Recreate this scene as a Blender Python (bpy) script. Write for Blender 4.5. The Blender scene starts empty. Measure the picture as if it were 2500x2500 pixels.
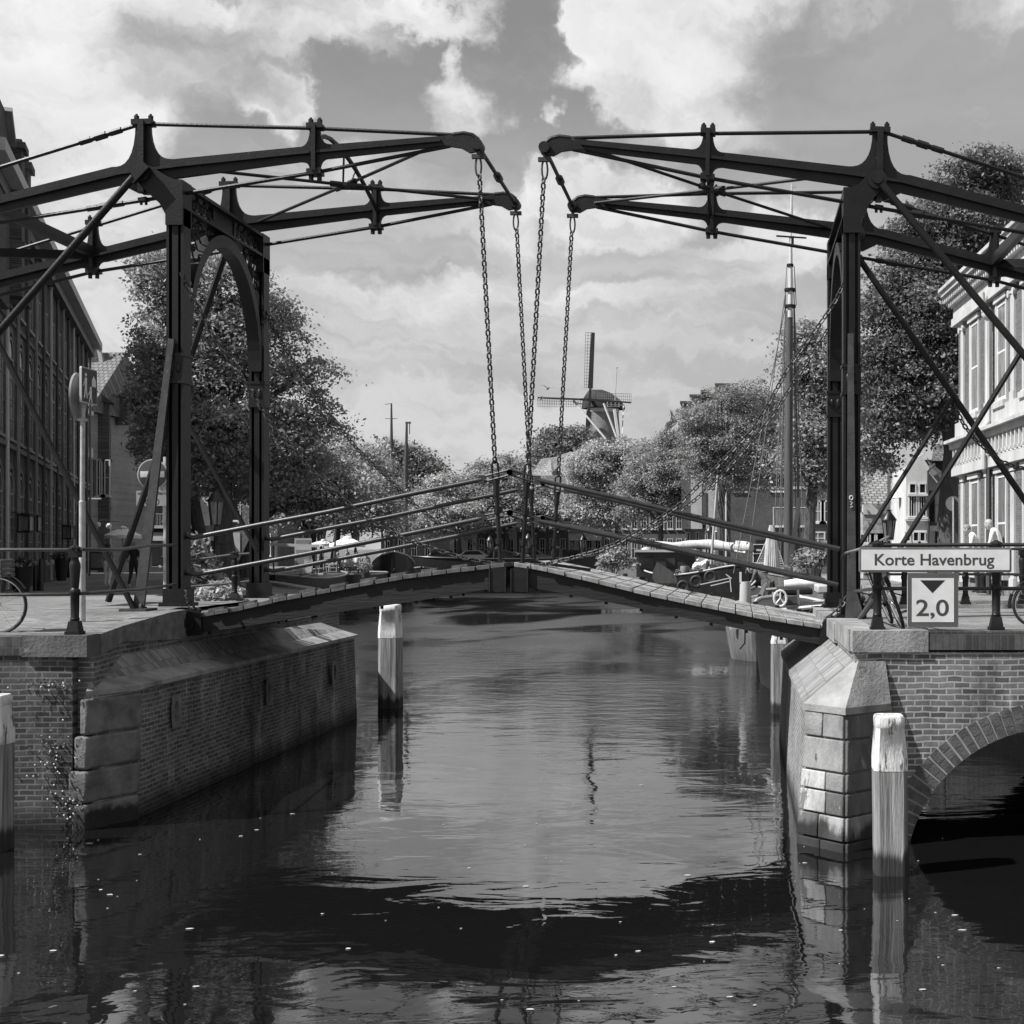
import bpy, bmesh, math, random
import numpy as np
from mathutils import Vector, Matrix
random.seed(7)
RNG = np.random.default_rng(11)
C = bpy.context.scene.collection
SC = bpy.context.scene
R = math.radians
pi = math.pi

# ------------------------------------------------------------------ camera
FPX, X0, Y0, HC = 3240.0, 1800.0, 1340.0, 3.9
cam_data = bpy.data.cameras.new('camera')
cam = bpy.data.objects.new('camera', cam_data)
C.objects.link(cam)
SC.camera = cam
cam.location = (0, 0, HC)
cam.rotation_euler = (R(90), 0, 0)
cam_data.sensor_fit = 'HORIZONTAL'
cam_data.sensor_width = 36.0
cam_data.lens = 36.0 * FPX / 2500.0
cam_data.shift_x = (1250.0 - X0) / 2500.0
cam_data.shift_y = (Y0 - 1250.0) / 2500.0
cam_data.clip_start = 0.2
cam_data.clip_end = 6000

# ------------------------------------------------------------------ exposure
SC.view_settings.view_transform = 'Standard'
SC.view_settings.look = 'None'
SC.view_settings.exposure = EXPOSURE = 0.75
SC.view_settings.gamma = 1
SC.cycles.max_bounces = 8
SC.cycles.transparent_max_bounces = 8
SC.cycles.use_denoising = True

# ------------------------------------------------------------------ sun
SUN_EL, SUN_STR = 50.0, 4.5
SUN_DIR = Vector((-math.cos(R(SUN_EL)) * 0.93, -math.cos(R(SUN_EL)) * 0.367, math.sin(R(SUN_EL))))  # towards the sun
sun_data = bpy.data.lights.new('sun', 'SUN')
sun_data.energy = SUN_STR
sun_data.angle = R(0.6)
sun_data.color = (1.0, 0.995, 0.99)
sun = bpy.data.objects.new('sun', sun_data)
C.objects.link(sun)
sun.location = (-60, -10, 80)
sun.rotation_euler = SUN_DIR.to_track_quat('Z', 'Y').to_euler()

# ------------------------------------------------------------------ sky with clouds
def node(nt, typ, **kw):
    n = nt.nodes.new(typ)
    for k, v in kw.items():
        setattr(n, k, v)
    return n

def mth(nt, op, a, b=None, c=None, clamp=False):
    n = nt.nodes.new('ShaderNodeMath')
    n.operation = op
    n.use_clamp = clamp
    for i, v in enumerate((a, b, c)):
        if v is None:
            continue
        if isinstance(v, (int, float)):
            n.inputs[i].default_value = v
        else:
            nt.links.new(v, n.inputs[i])
    return n.outputs[0]

def vmt(nt, op, a, b=None, out=0):
    n = nt.nodes.new('ShaderNodeVectorMath')
    n.operation = op
    for i, v in enumerate((a, b)):
        if v is None:
            continue
        if isinstance(v, (tuple, list, Vector)):
            n.inputs[i].default_value = v
        else:
            nt.links.new(v, n.inputs[i])
    return n.outputs[out]

def noise(nt, vec, scale, detail=4, rough=.55, dist=0.0, out=0):
    n = nt.nodes.new('ShaderNodeTexNoise')
    n.inputs['Scale'].default_value = scale
    n.inputs['Detail'].default_value = detail
    n.inputs['Roughness'].default_value = rough
    n.inputs['Distortion'].default_value = dist
    nt.links.new(vec, n.inputs['Vector'])
    return n.outputs[out]

def mapr(nt, v, a, b, c, d, smooth=False):
    n = nt.nodes.new('ShaderNodeMapRange')
    if smooth:
        n.interpolation_type = 'SMOOTHSTEP'
    for i, x in enumerate((v, a, b, c, d)):
        if isinstance(x, (int, float)):
            n.inputs[i].default_value = x
        else:
            nt.links.new(x, n.inputs[i])
    return n.outputs[0]

def pdir(px, py):
    return Vector(((px - X0) / FPX, 1.0, -(py - Y0) / FPX)).normalized()

world = bpy.data.worlds.new('World')
SC.world = world
world.use_nodes = True
wt = world.node_tree
for n in list(wt.nodes):
    wt.nodes.remove(n)
w_out = node(wt, 'ShaderNodeOutputWorld')
w_bg = node(wt, 'ShaderNodeBackground')
SKY_STR = 0.1
w_bg.inputs['Strength'].default_value = SKY_STR
wt.links.new(w_bg.outputs[0], w_out.inputs[0])
sky = node(wt, 'ShaderNodeTexSky', sky_type='NISHITA')
sky.sun_disc = False
sky.sun_elevation = R(SUN_EL)
sky.sun_rotation = math.atan2(SUN_DIR.x, SUN_DIR.y)
sky.air_density = 1.2
sky.dust_density = 1.5
bw = node(wt, 'ShaderNodeRGBToBW')
wt.links.new(sky.outputs[0], bw.inputs[0])
tc = node(wt, 'ShaderNodeTexCoord')
dvec = vmt(wt, 'NORMALIZE', tc.outputs['Generated'])
warp = noise(wt, dvec, 9.0, 6, .62, out=1)
wv = vmt(wt, 'MULTIPLY', vmt(wt, 'SUBTRACT', warp, (.5, .5, .5)), (.12, .12, .12))
dw = vmt(wt, 'ADD', dvec, wv)
def cloud_blob(px, py, rx, ry, w):
    c = pdir(px, py)
    q = vmt(wt, 'MULTIPLY', vmt(wt, 'SUBTRACT', dw, tuple(c)), (FPX / rx, FPX / rx, FPX / ry))
    l = vmt(wt, 'LENGTH', q, out=1)
    return mapr(wt, l, 1.25, 0.45, 0.0, w, True)
def blobs_sum(lst):
    t = None
    for b in lst:
        v = cloud_blob(*b)
        t = v if t is None else mth(wt, 'ADD', t, v)
    return t
# cumulus banks (hard bright edges) and grey undersides, by direction in the sky
CUM = [(160, 50, 460, 180, .9), (110, 310, 250, 150, .8), (640, 55, 300, 65, .7), (960, 25, 260, 45, .6), (655, 258, 92, 66, 1.2),
       (1115, 245, 95, 75, .6), (1300, 258, 35, 35, .6), (1110, 120, 40, 50, .5), (1740, 110, 320, 235, 1.2), (1450, 205, 105, 75, 1.0), (1420, 70, 45, 60, .7), (2320, 130, 470, 330, .9),
       (1330, 450, 105, 80, 1.4), (1500, 480, 160, 105, 1.2), (1130, 560, 240, 80, .6), (850, 430, 210, 60, .4), (230, 600, 340, 120, .9),
       (1890, 610, 220, 80, .9), (1650, 700, 300, 70, .5), (820, 720, 420, 90, .6), (1300, 720, 300, 60, .4), (420, 800, 240, 60, .5)]
GREY = [(800, 655, 330, 55, .9), (430, 170, 240, 120, .9), (2330, 280, 420, 230, 1.0), (1600, 640, 300, 50, .7), (1080, 640, 220, 50, .8), (1020, 470, 170, 60, .8), (1500, 650, 150, 50, .7), (2060, 170, 330, 190, .8), (1900, 720, 200, 40, .5)]
cumv = blobs_sum(CUM)
greyv = blobs_sum(GREY)
sep = node(wt, 'ShaderNodeSeparateXYZ')
wt.links.new(dvec, sep.inputs[0])
flat = vmt(wt, 'MULTIPLY', dw, (1, 1, 2.2))
fine = noise(wt, flat, 14.0, 5, .6)
big = noise(wt, flat, 3.2, 3, .55)
dens = mth(wt, 'ADD', cumv, mth(wt, 'MULTIPLY', mth(wt, 'SUBTRACT', fine, .5), .8))
# elsewhere in the dome (outside the photographed part) broken cloud from plain noise
dens = mth(wt, 'ADD', dens, mth(wt, 'MULTIPLY', mth(wt, 'SUBTRACT', big, .5), .35))
cmask = mapr(wt, dens, .03, .82, 0, 1, True)
body = noise(wt, flat, 6.0, 5, .6)
tone = mth(wt, 'SUBTRACT', mth(wt, 'ADD', body, mth(wt, 'MULTIPLY', fine, .25)), mth(wt, 'MULTIPLY', greyv, .30))
shade = mapr(wt, tone, .28, .76, 2.3, 5.2, True)
rim = mapr(wt, dens, .35, 1.5, 1.12, .94)
ccol = mth(wt, 'MULTIPLY', shade, rim)
# low over the horizon the cloud flattens into an even bright veil
low = mapr(wt, sep.outputs[2], .10, .30, .35, 1.0, True)
ccol = mth(wt, 'ADD', mth(wt, 'MULTIPLY', ccol, low), mth(wt, 'MULTIPLY', mth(wt, 'SUBTRACT', 1.0, low), 3.5))

# clear sky: nishita luminance, flattened towards mid grey as in the photograph
skyv = mth(wt, 'ADD', mth(wt, 'MULTIPLY', bw.outputs[0], .06), 1.55)
hz = mapr(wt, sep.outputs[2], .14, .37, 1.75, 0.0, True)
skyv = mth(wt, 'ADD', skyv, hz)
world.cycles.sampling_method = 'MANUAL'
world.cycles.sample_map_resolution = 512
wmix = node(wt, 'ShaderNodeMix')
wmix.data_type = 'FLOAT'
wt.links.new(cmask, wmix.inputs[0])
wt.links.new(skyv, wmix.inputs[2])
wt.links.new(ccol, wmix.inputs[3])
# added fill: unseen sky brightened behind the camera and overhead
boost = mth(wt, 'ADD', mapr(wt, sep.outputs[1], .0, -.6, 1.0, 1.25, True), mapr(wt, sep.outputs[2], .45, .8, 0.0, .7, True))
streak = noise(wt, vmt(wt, 'MULTIPLY', dw, (1, 1, 5.5)), 5.5, 4, .6)
streak = mth(wt, 'ADD', 1.0, mth(wt, 'MULTIPLY', mapr(wt, streak, .34, .66, -.17, .13, True), mapr(wt, sep.outputs[2], .30, .16, .25, 1.0, True)))
wt.links.new(mth(wt, 'MULTIPLY', mth(wt, 'MULTIPLY', wmix.outputs[0], streak), boost), w_bg.inputs['Color'])

# ------------------------------------------------------------------ helpers
def P(px, py, Y):
    return Vector(((px - X0) * Y / FPX, Y, HC - (py - Y0) * Y / FPX))
def PX(px, Y):
    return (px - X0) * Y / FPX
def PZ(py, Y):
    return HC - (py - Y0) * Y / FPX

def tag(o, label=None, cat=None, group=None, kind=None):
    if label: o['label'] = label
    if cat: o['category'] = cat
    if group: o['group'] = group
    if kind: o['kind'] = kind
    return o

def thing(name, loc, label, cat, group=None, rz=0.0):
    o = bpy.data.objects.new(name, None)
    o.empty_display_size = .3
    C.objects.link(o)
    o.location = loc
    o.rotation_euler = (0, 0, rz)
    return tag(o, label, cat, group)

def root_loc(o):
    while o.parent is not None:
        o = o.parent
    return Vector(o.location)

def frame_axes(d):
    d = d.normalized()
    up = Vector((0, 0, 1)) if abs(d.z) < .95 else Vector((0, 1, 0))
    a = d.cross(up).normalized()
    b = a.cross(d).normalized()
    return a, b

class MB:
    def __init__(s):
        s.v = []; s.f = []; s.m = []; s.cur = 0
    def face(s, idx):
        s.f.append(tuple(idx)); s.m.append(s.cur)
    def add(s, vs, fs):
        o = len(s.v)
        s.v.extend([tuple(v) for v in vs])
        for f in fs:
            s.face([i + o for i in f])
        return s
    def box(s, x0, x1, y0, y1, z0, z1):
        vs = [(x0, y0, z0), (x1, y0, z0), (x1, y1, z0), (x0, y1, z0), (x0, y0, z1), (x1, y0, z1), (x1, y1, z1), (x0, y1, z1)]
        return s.add(vs, [(0, 3, 2, 1), (4, 5, 6, 7), (0, 1, 5, 4), (1, 2, 6, 5), (2, 3, 7, 6), (3, 0, 4, 7)])
    def beam(s, p, q, w, h, w2=None, h2=None):
        p = Vector(p); q = Vector(q)
        a, b = frame_axes(q - p)
        w2 = w if w2 is None else w2
        h2 = h if h2 is None else h2
        vs = []
        for c, ww, hh in ((p, w, h), (q, w2, h2)):
            for sa, sb in ((-1, -1), (1, -1), (1, 1), (-1, 1)):
                vs.append(c + a * sa * ww / 2 + b * sb * hh / 2)
        return s.add(vs, [(0, 1, 2, 3), (7, 6, 5, 4), (0, 4, 5, 1), (1, 5, 6, 2), (2, 6, 7, 3), (3, 7, 4, 0)])
    def tube(s, pts, r, seg=8, caps=True, closed=False):
        pts = [Vector(p) for p in pts]
        n = len(pts)
        rs = r if isinstance(r, (list, tuple)) else [r] * n
        o = len(s.v)
        prev = None
        for i, p in enumerate(pts):
            if closed:
                d = pts[(i + 1) % n] - pts[i - 1]
            else:
                d = pts[min(i + 1, n - 1)] - pts[max(i - 1, 0)]
            if d.length < 1e-9: d = Vector((0, 0, 1))
            d.normalize()
            if prev is None:
                a, b = frame_axes(d)
            else:
                a = (prev - d * prev.dot(d))
                a = a.normalized() if a.length > 1e-6 else frame_axes(d)[0]
                b = a.cross(d)
            prev = a
            for k in range(seg):
                t = 2 * pi * k / seg
                s.v.append(tuple(p + (a * math.cos(t) + b * math.sin(t)) * rs[i]))
        rng = n if closed else n - 1
        for i in range(rng):
            for k in range(seg):
                i2 = (i + 1) % n
                s.face((o + i * seg + k, o + i * seg + (k + 1) % seg, o + i2 * seg + (k + 1) % seg, o + i2 * seg + k))
        if caps and not closed:
            s.face([o + k for k in range(seg)][::-1])
            s.face([o + (n - 1) * seg + k for k in range(seg)])
        return s
    def prism(s, poly, origin, ua, va, na, t0, t1):
        """poly in (u,v); extruded along na from t0 to t1"""
        origin = Vector(origin); ua = Vector(ua); va = Vector(va); na = Vector(na)
        n = len(poly)
        vs = [origin + ua * u + va * v + na * t0 for u, v in poly] + [origin + ua * u + va * v + na * t1 for u, v in poly]
        fs = [tuple(range(n))[::-1], tuple(range(n, 2 * n))]
        for i in range(n):
            j = (i + 1) % n
            fs.append((i, j, n + j, n + i))
        return s.add(vs, fs)
    def lathe(s, prof, c, seg=12, sx=1.0, sy=1.0):
        """prof: (r,z) bottom to top about vertical axis through c"""
        c = Vector(c); o = len(s.v); n = len(prof)
        for r, z in prof:
            for k in range(seg):
                t = 2 * pi * k / seg
                s.v.append((c.x + r * sx * math.cos(t), c.y + r * sy * math.sin(t), c.z + z))
        for i in range(n - 1):
            for k in range(seg):
                s.face((o + i * seg + k, o + i * seg + (k + 1) % seg, o + (i + 1) * seg + (k + 1) % seg, o + (i + 1) * seg + k))
        s.face([o + k for k in range(seg)][::-1])
        s.face([o + (n - 1) * seg + k for k in range(seg)])
        return s
    def ball(s, c, rx, ry=None, rz=None, seg=10, rings=6):
        ry = rx if ry is None else ry
        rz = rx if rz is None else rz
        prof = [(math.sin(pi * i / rings), -math.cos(pi * i / rings)) for i in range(rings + 1)]
        prof[0] = (.02, -1); prof[-1] = (.02, 1)
        return s.lathe([(a * rx, b * rz) for a, b in prof], c, seg, 1.0, ry / rx)
    def quad(s, a, b, c, d):
        return s.add([a, b, c, d], [(0, 1, 2, 3)])
    def xform(s, M, start=0):
        s.v[start:] = [tuple(M @ Vector(v)) for v in s.v[start:]]
        return s
    def build(s, name, mat, parent=None, local=False, angle=38, kind=None, label=None, smooth=True):
        off = root_loc(parent) if (parent is not None and not local) else Vector((0, 0, 0))
        me = bpy.data.meshes.new(name)
        vs = s.v if off.length == 0 else [(v[0] - off.x, v[1] - off.y, v[2] - off.z) for v in s.v]
        me.from_pydata(vs, [], s.f)
        mats = mat if isinstance(mat, (list, tuple)) else [mat]
        for m in mats:
            me.materials.append(m)
        if len(mats) > 1:
            me.polygons.foreach_set('material_index', s.m)
        me.validate()
        bm = bmesh.new(); bm.from_mesh(me)
        bmesh.ops.recalc_face_normals(bm, faces=bm.faces)
        bm.to_mesh(me); bm.free()
        if smooth:
            me.polygons.foreach_set('use_smooth', [True] * len(me.polygons))
            me.set_sharp_from_angle(angle=R(angle))
        me.update()
        o = bpy.data.objects.new(name, me)
        C.objects.link(o)
        if parent is not None:
            o.parent = parent
        if kind: o['kind'] = kind
        if label: o['label'] = label
        return o

def copy_tree(o, parent=None):
    c = o.copy()
    C.objects.link(c)
    c.parent = parent
    for ch in [x for x in o.children]:
        copy_tree(ch, c)
    return c

def arc(cx, cy, r, a0, a1, n=10, ry=None):
    ry = r if ry is None else ry
    return [(cx + r * math.cos(R(a0 + (a1 - a0) * i / n)), cy + ry * math.sin(R(a0 + (a1 - a0) * i / n))) for i in range(n + 1)]

# ------------------------------------------------------------------ materials (all grey: a black and white photograph)
def newmat(name):
    m = bpy.data.materials.new(name)
    m.use_nodes = True
    nt = m.node_tree
    b = nt.nodes['Principled BSDF']
    return m, nt, b

def wpos(nt):
    g = node(nt, 'ShaderNodeNewGeometry')
    return g.outputs['Position']

def setspec(b, v):
    if 'Specular IOR Level' in b.inputs:
        b.inputs['Specular IOR Level'].default_value = v

def mat(name, col, rough=.6, var=.25, scale=3.0, bump=0.0, bscale=25.0, metal=0.0, stretch=(1, 1, 1), spec=.5, detail=6, wear=None, slime=None):
    m, nt, b = newmat(name)
    pos = vmt(nt, 'MULTIPLY', wpos(nt), stretch)
    n1 = noise(nt, pos, scale, detail, .6)
    val = mapr(nt, n1, .3, .7, col * (1 - var), col * (1 + var))
    if wear:                       # (scale, threshold, worn colour): chips, runs, droppings
        wn = noise(nt, vmt(nt, 'ADD', pos, (3.3, 9.1, 4.7)), wear[0], 6, .7)
        wm_ = mapr(nt, wn, wear[1], wear[1] + .05, 0, 1, True)
        val = mth(nt, 'ADD', mth(nt, 'MULTIPLY', val, mth(nt, 'SUBTRACT', 1.0, wm_)), mth(nt, 'MULTIPLY', wm_, wear[2]))
    if slime:                      # dark weed below the tide line
        sz = node(nt, 'ShaderNodeSeparateXYZ'); nt.links.new(wpos(nt), sz.inputs[0])
        zz = mth(nt, 'ADD', sz.outputs[2], mth(nt, 'MULTIPLY', mth(nt, 'SUBTRACT', n1, .5), slime))
        val = mth(nt, 'MULTIPLY', val, mapr(nt, zz, slime * .45, slime * .75, .12, 1.0, True))
    nt.links.new(val, b.inputs['Base Color'])
    b.inputs['Roughness'].default_value = rough
    b.inputs['Metallic'].default_value = metal
    setspec(b, spec)
    if bump:
        n2 = noise(nt, pos, bscale, 5, .6)
        bp = node(nt, 'ShaderNodeBump')
        bp.inputs['Strength'].default_value = bump
        bp.inputs['Distance'].default_value = .02
        nt.links.new(n2, bp.inputs['Height'])
        nt.links.new(bp.outputs[0], b.inputs['Normal'])
    return m

def brick(name, c1, c2, mortar, uvec, vvec, bw_=.22, bh=.072, ms=.011, var=.35, vscale=.9, bump=.5, rough=.85, stain=None, offset=.5, jitter=0.0, lime=0.0):
    m, nt, b = newmat(name)
    pos = wpos(nt)
    if jitter:
        jn = noise(nt, pos, 1.6, 3, .5, out=1)
        pos2 = vmt(nt, 'ADD', pos, vmt(nt, 'MULTIPLY', vmt(nt, 'SUBTRACT', jn, (.5, .5, .5)), (jitter, jitter, jitter)))
    else:
        pos2 = pos
    u = vmt(nt, 'DOT_PRODUCT', pos2, uvec, out=1)
    v = vmt(nt, 'DOT_PRODUCT', pos2, vvec, out=1)
    cmb = node(nt, 'ShaderNodeCombineXYZ')
    nt.links.new(u, cmb.inputs[0]); nt.links.new(v, cmb.inputs[1])
    bt = node(nt, 'ShaderNodeTexBrick')
    bt.offset = offset
    bt.inputs['Scale'].default_value = 1.0
    bt.inputs['Brick Width'].default_value = bw_
    bt.inputs['Row Height'].default_value = bh
    bt.inputs['Mortar Size'].default_value = ms
    bt.inputs['Mortar Smooth'].default_value = .25
    bt.inputs['Bias'].default_value = 0.0
    bt.inputs['Color1'].default_value = (c1, c1, c1, 1)
    bt.inputs['Color2'].default_value = (c2, c2, c2, 1)
    bt.inputs['Mortar'].default_value = (mortar, mortar, mortar, 1)
    nt.links.new(cmb.outputs[0], bt.inputs['Vector'])
    sp = node(nt, 'ShaderNodeRGBToBW')
    nt.links.new(bt.outputs['Color'], sp.inputs[0])
    n1 = noise(nt, pos, vscale, 7, .62)
    k = mapr(nt, n1, .28, .72, 1 - var, 1 + var)
    n3 = noise(nt, pos, 9.0, 4, .6)
    k = mth(nt, 'MULTIPLY', k, mapr(nt, n3, .3, .7, .86, 1.14))
    val = mth(nt, 'MULTIPLY', sp.outputs[0], k)
    if lime:                       # pale lime bloom in patches and runs
        ln = noise(nt, vmt(nt, 'MULTIPLY', pos, (1.6, 1.6, .55)), 1.5, 6, .68)
        ln2 = noise(nt, pos, 17.0, 3, .6)
        lm_ = mth(nt, 'MULTIPLY', mapr(nt, ln, .52, .72, 0, lime, True), mapr(nt, ln2, .35, .65, .25, 1.0))
        val = mth(nt, 'ADD', val, mth(nt, 'MULTIPLY', lm_, .30))
        dk = noise(nt, vmt(nt, 'ADD', vmt(nt, 'MULTIPLY', pos, (1.2, 1.2, .5)), (7.3, 2.1, 5.5)), 1.1, 5, .65)
        val = mth(nt, 'MULTIPLY', val, mapr(nt, dk, .50, .68, 1.0, .45, True))
    if stain is not None:          # dark algae band where the water laps: (z_dark, z_clean)
        s3 = node(nt, 'ShaderNodeSeparateXYZ')
        nt.links.new(pos, s3.inputs[0])
        zz = mth(nt, 'ADD', s3.outputs[2], mth(nt, 'MULTIPLY', mth(nt, 'SUBTRACT', n1, .5), stain[1] * .8))
        val = mth(nt, 'MULTIPLY', val, mapr(nt, zz, stain[0], stain[1], .22, 1.0, True))
    nt.links.new(val, b.inputs['Base Color'])
    b.inputs['Roughness'].default_value = rough
    setspec(b, .3)
    bp = node(nt, 'ShaderNodeBump')
    bp.inputs['Strength'].default_value = bump
    bp.inputs['Distance'].default_value = .012
    hgt = mth(nt, 'ADD', mth(nt, 'SUBTRACT', 1.0, bt.outputs['Fac']), mth(nt, 'MULTIPLY', n3, .5))
    nt.links.new(hgt, bp.inputs['Height'])
    nt.links.new(bp.outputs[0], b.inputs['Normal'])
    return m

XV, YV, ZV = (1, 0, 0), (0, 1, 0), (0, 0, 1)
M = {}
M['iron'] = mat('black_painted_iron', .010, .45, .5, 3.0, .25, 22, spec=.3, wear=(6.0, .67, .10))
M['iron_worn'] = mat('worn_grey_iron', .045, .5, .4, 5.0, .25, 30, wear=(6.0, .68, .14))
M['iron_gate'] = mat('dark_painted_gate_iron', .007, .45, .5, 2.5, .25, 22, spec=.3, wear=(5.0, .68, .08))
M['rail'] = mat('painted_rail_iron', .03, .36, .3, 6.0, .1, 30)
M['chain'] = mat('chain_iron', .03, .5, .4, 12.0, .2, 60)
M['girder'] = mat('tarred_timber_girder', .012, .85, .6, 2.0, .5, 14, stretch=(.35, 1, 2.5))
M['plank'] = mat('weathered_deck_planks', .25, .88, .45, 2.5, .4, 30, stretch=(3.0, .5, 1))
M['wood_pile'] = mat('weathered_timber_pile', .17, .85, .55, 5.0, .8, 22, stretch=(3, 3, .25))
M['white_pile'] = mat('chipped_white_paint', .6, .65, .25, 6.0, .6, 20, stretch=(2, 2, .5), wear=(4.0, .56, .13))
M['white'] = mat('white_paint', .6, .55, .14, 1.5)
M['offwhite'] = mat('offwhite_stucco', .48, .8, .14, .9, .15, 30)
M['lightgrey'] = mat('light_grey_paint', .40, .7, .15, 1.2)
M['midgrey'] = mat('mid_grey_paint', .2, .7, .2, 1.2)
M['darkgrey'] = mat('dark_grey_paint', .06, .6, .25, 2.0)
M['black'] = mat('black_paint', .012, .4, .3, 3.0)
M['tar'] = mat('black_tarred_hull', .012, .38, .4, 2.0, .1, 12)
M['stone'] = mat('grey_stone_blocks', .17, .85, .5, 2.2, .8, 24, wear=(3.0, .60, .27), slime=.5)
M['stone_dark'] = mat('dark_rough_stone', .13, .9, .5, 4.0, 1.0, 16)
M['coping'] = mat('worn_coping_stone', .23, .85, .45, 2.0, .7, 22, wear=(2.6, .61, .12))
M['glass'] = mat('dark_window_glass', .018, .08, .4, .5, spec=.8)
M['glass_light'] = mat('curtained_window_glass', .16, .2, .6, 1.6, spec=.6, stretch=(3, 3, .6))
M['frame'] = mat('white_window_frame', .58, .5, .06, 2.0)
M['slate'] = mat('dark_slate', .05, .7, .3, 2.0)
M['thatch'] = mat('dark_mill_cap', .028, .9, .35, 1.5, .3, 8)
M['bark'] = mat('tree_bark', .06, .9, .45, 5.0, .8, 20, stretch=(2, 2, .4))
M['canvas'] = mat('pale_canvas', .75, .85, .18, 3.0, .3, 12)
M['sail'] = mat('furled_sailcloth', .42, .85, .3, 5.0, .4, 18, stretch=(2, 2, .5))
M['spar'] = mat('varnished_spar', .075, .5, .4, 4.0, .2, 20, stretch=(3, 3, .2))
M['rope'] = mat('rigging_rope', .12, .8, .3, 8.0)
M['rubber'] = mat('tyre_rubber', .018, .7, .2, 10.0)
M['chrome'] = mat('bright_metal', .6, .22, .15, 8.0, metal=.9)
M['galv'] = mat('galvanised_steel', .36, .5, .25, 9.0, .15, 40)
M['skin'] = mat('skin', .38, .6, .1, 8.0)
M['plant_green'] = mat('shrub_leaves', .085, .7, .5, 6.0)
# ================================================================== SETTING
YN, YF = 22.5, 26.3           # near and far plane of the drawbridge
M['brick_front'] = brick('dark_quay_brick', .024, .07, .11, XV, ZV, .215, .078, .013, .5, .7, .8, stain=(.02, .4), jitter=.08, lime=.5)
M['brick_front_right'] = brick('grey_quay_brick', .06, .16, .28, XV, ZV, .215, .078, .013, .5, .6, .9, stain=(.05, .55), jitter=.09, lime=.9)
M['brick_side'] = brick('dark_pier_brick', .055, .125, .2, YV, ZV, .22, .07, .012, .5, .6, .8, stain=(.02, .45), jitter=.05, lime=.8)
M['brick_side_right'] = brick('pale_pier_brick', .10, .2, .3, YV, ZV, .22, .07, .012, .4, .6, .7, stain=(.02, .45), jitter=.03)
M['brick_cap'] = brick('brick_pier_cap', .13, .26, .16, YV, XV, .085, .24, .008, .4, .8, .6)
M['soldier'] = brick('upright_coping_bricks', .04, .09, .07, XV, ZV, .095, .23, .012, .45, 1.2, .8, offset=0.0)
M['paving'] = brick('street_paving_bricks', .13, .22, .10, XV, YV, .2, .1, .008, .35, .35, .5)
M['paving_dark'] = brick('darker_street_paving', .10, .17, .08, XV, YV, .2, .1, .008, .3, .3, .5)

# ---- water
def water_mat():
    m, nt, b = newmat('canal_water')
    pos = wpos(nt)
    b.inputs['Base Color'].default_value = (.006, .006, .006, 1)
    b.inputs['Roughness'].default_value = .02
    b.inputs['IOR'].default_value = 1.9
    p1 = vmt(nt, 'MULTIPLY', pos, (.55, 1.0, 1))
    swell = noise(nt, p1, 1.1, 3, .5, .6)
    p2 = vmt(nt, 'MULTIPLY', pos, (.7, 1.3, 1))
    rip = noise(nt, p2, 4.2, 3, .55, .8)
    patch = noise(nt, vmt(nt, 'MULTIPLY', pos, (.10, .055, 1)), 1.0, 3, .6, .5)
    sp = node(nt, 'ShaderNodeSeparateXYZ')
    nt.links.new(pos, sp.inputs[0])
    gust = mapr(nt, patch, .40, .60, .12, 1.0, True)
    calm = mapr(nt, sp.outputs[1], 22, 38, .0, 1.0, True)
    gust = mth(nt, 'MULTIPLY', gust, calm)
    # ripples too fine to see one by one far off roughen the reflection
    nt.links.new(mth(nt, 'ADD', .015, mth(nt, 'MULTIPLY', gust, mapr(nt, sp.outputs[1], 26, 62, .05, .34))), b.inputs['Roughness'])
    chop = noise(nt, vmt(nt, 'MULTIPLY', pos, (.45, 1.0, 1)), 2.0, 2, .5, .4)
    h = mth(nt, 'ADD', mth(nt, 'ADD', mth(nt, 'MULTIPLY', swell, .013), mth(nt, 'MULTIPLY', chop, mth(nt, 'MULTIPLY', gust, .030))), mth(nt, 'MULTIPLY', rip, mth(nt, 'ADD', .0007, mth(nt, 'MULTIPLY', gust, .015))))
    bp = node(nt, 'ShaderNodeBump')
    bp.inputs['Strength'].default_value = 1.0
    bp.inputs['Distance'].default_value = 1.0
    nt.links.new(h, bp.inputs['Height'])
    nt.links.new(bp.outputs[0], b.inputs['Normal'])
    return m
M['water'] = water_mat()
mb = MB(); mb.quad((-260, -30, 0), (260, -30, 0), (260, 170, 0), (-260, 170, 0))
mb.build('water', M['water'], kind='structure')
mb = MB(); mb.quad((-260, -30, -2.2), (260, -30, -2.2), (260, 170, -2.2), (-260, 170, -2.2))
mb.build('canal_bed', M['darkgrey'], kind='structure')

# ---- canal edges (x of the quay line for a given y)
LQ = [(18.45, -8.98), (20.0, -9.3), (26.8, -9.32), (27.2, -9.9), (34, -10.2), (46, -14.5), (54, -18.5), (64, -24), (80, -27), (104, -31), (126, -28.5), (136, -26)]
RQ = [(32.0, 4.6), (46, 4.9), (60, 4.3), (85, 2.0), (104, -3.0), (120, -8.0), (136, -14)]
def lerp_tab(tab, y):
    if y <= tab[0][0]: return tab[0][1]
    for (a, xa), (b, xb) in zip(tab, tab[1:]):
        if y <= b:
            return xa + (xb - xa) * (y - a) / (b - a)
    return tab[-1][1]
def gz_left(x, y):
    # street level: a low hump at the bridge, falling away to the street beyond
    tab = [(18.3, 2.68), (19.5, 2.70), (22.0, 2.86), (26.0, 2.88), (29.0, 2.66), (36, 2.5), (50, 2.44), (400, 2.44)]
    z = lerp_tab(tab, y)
    k = max(0.0, min(1.0, (-10.5 - x) / 9.0))
    return z - .10 * k * (1 if y < 30 else .4)
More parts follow.
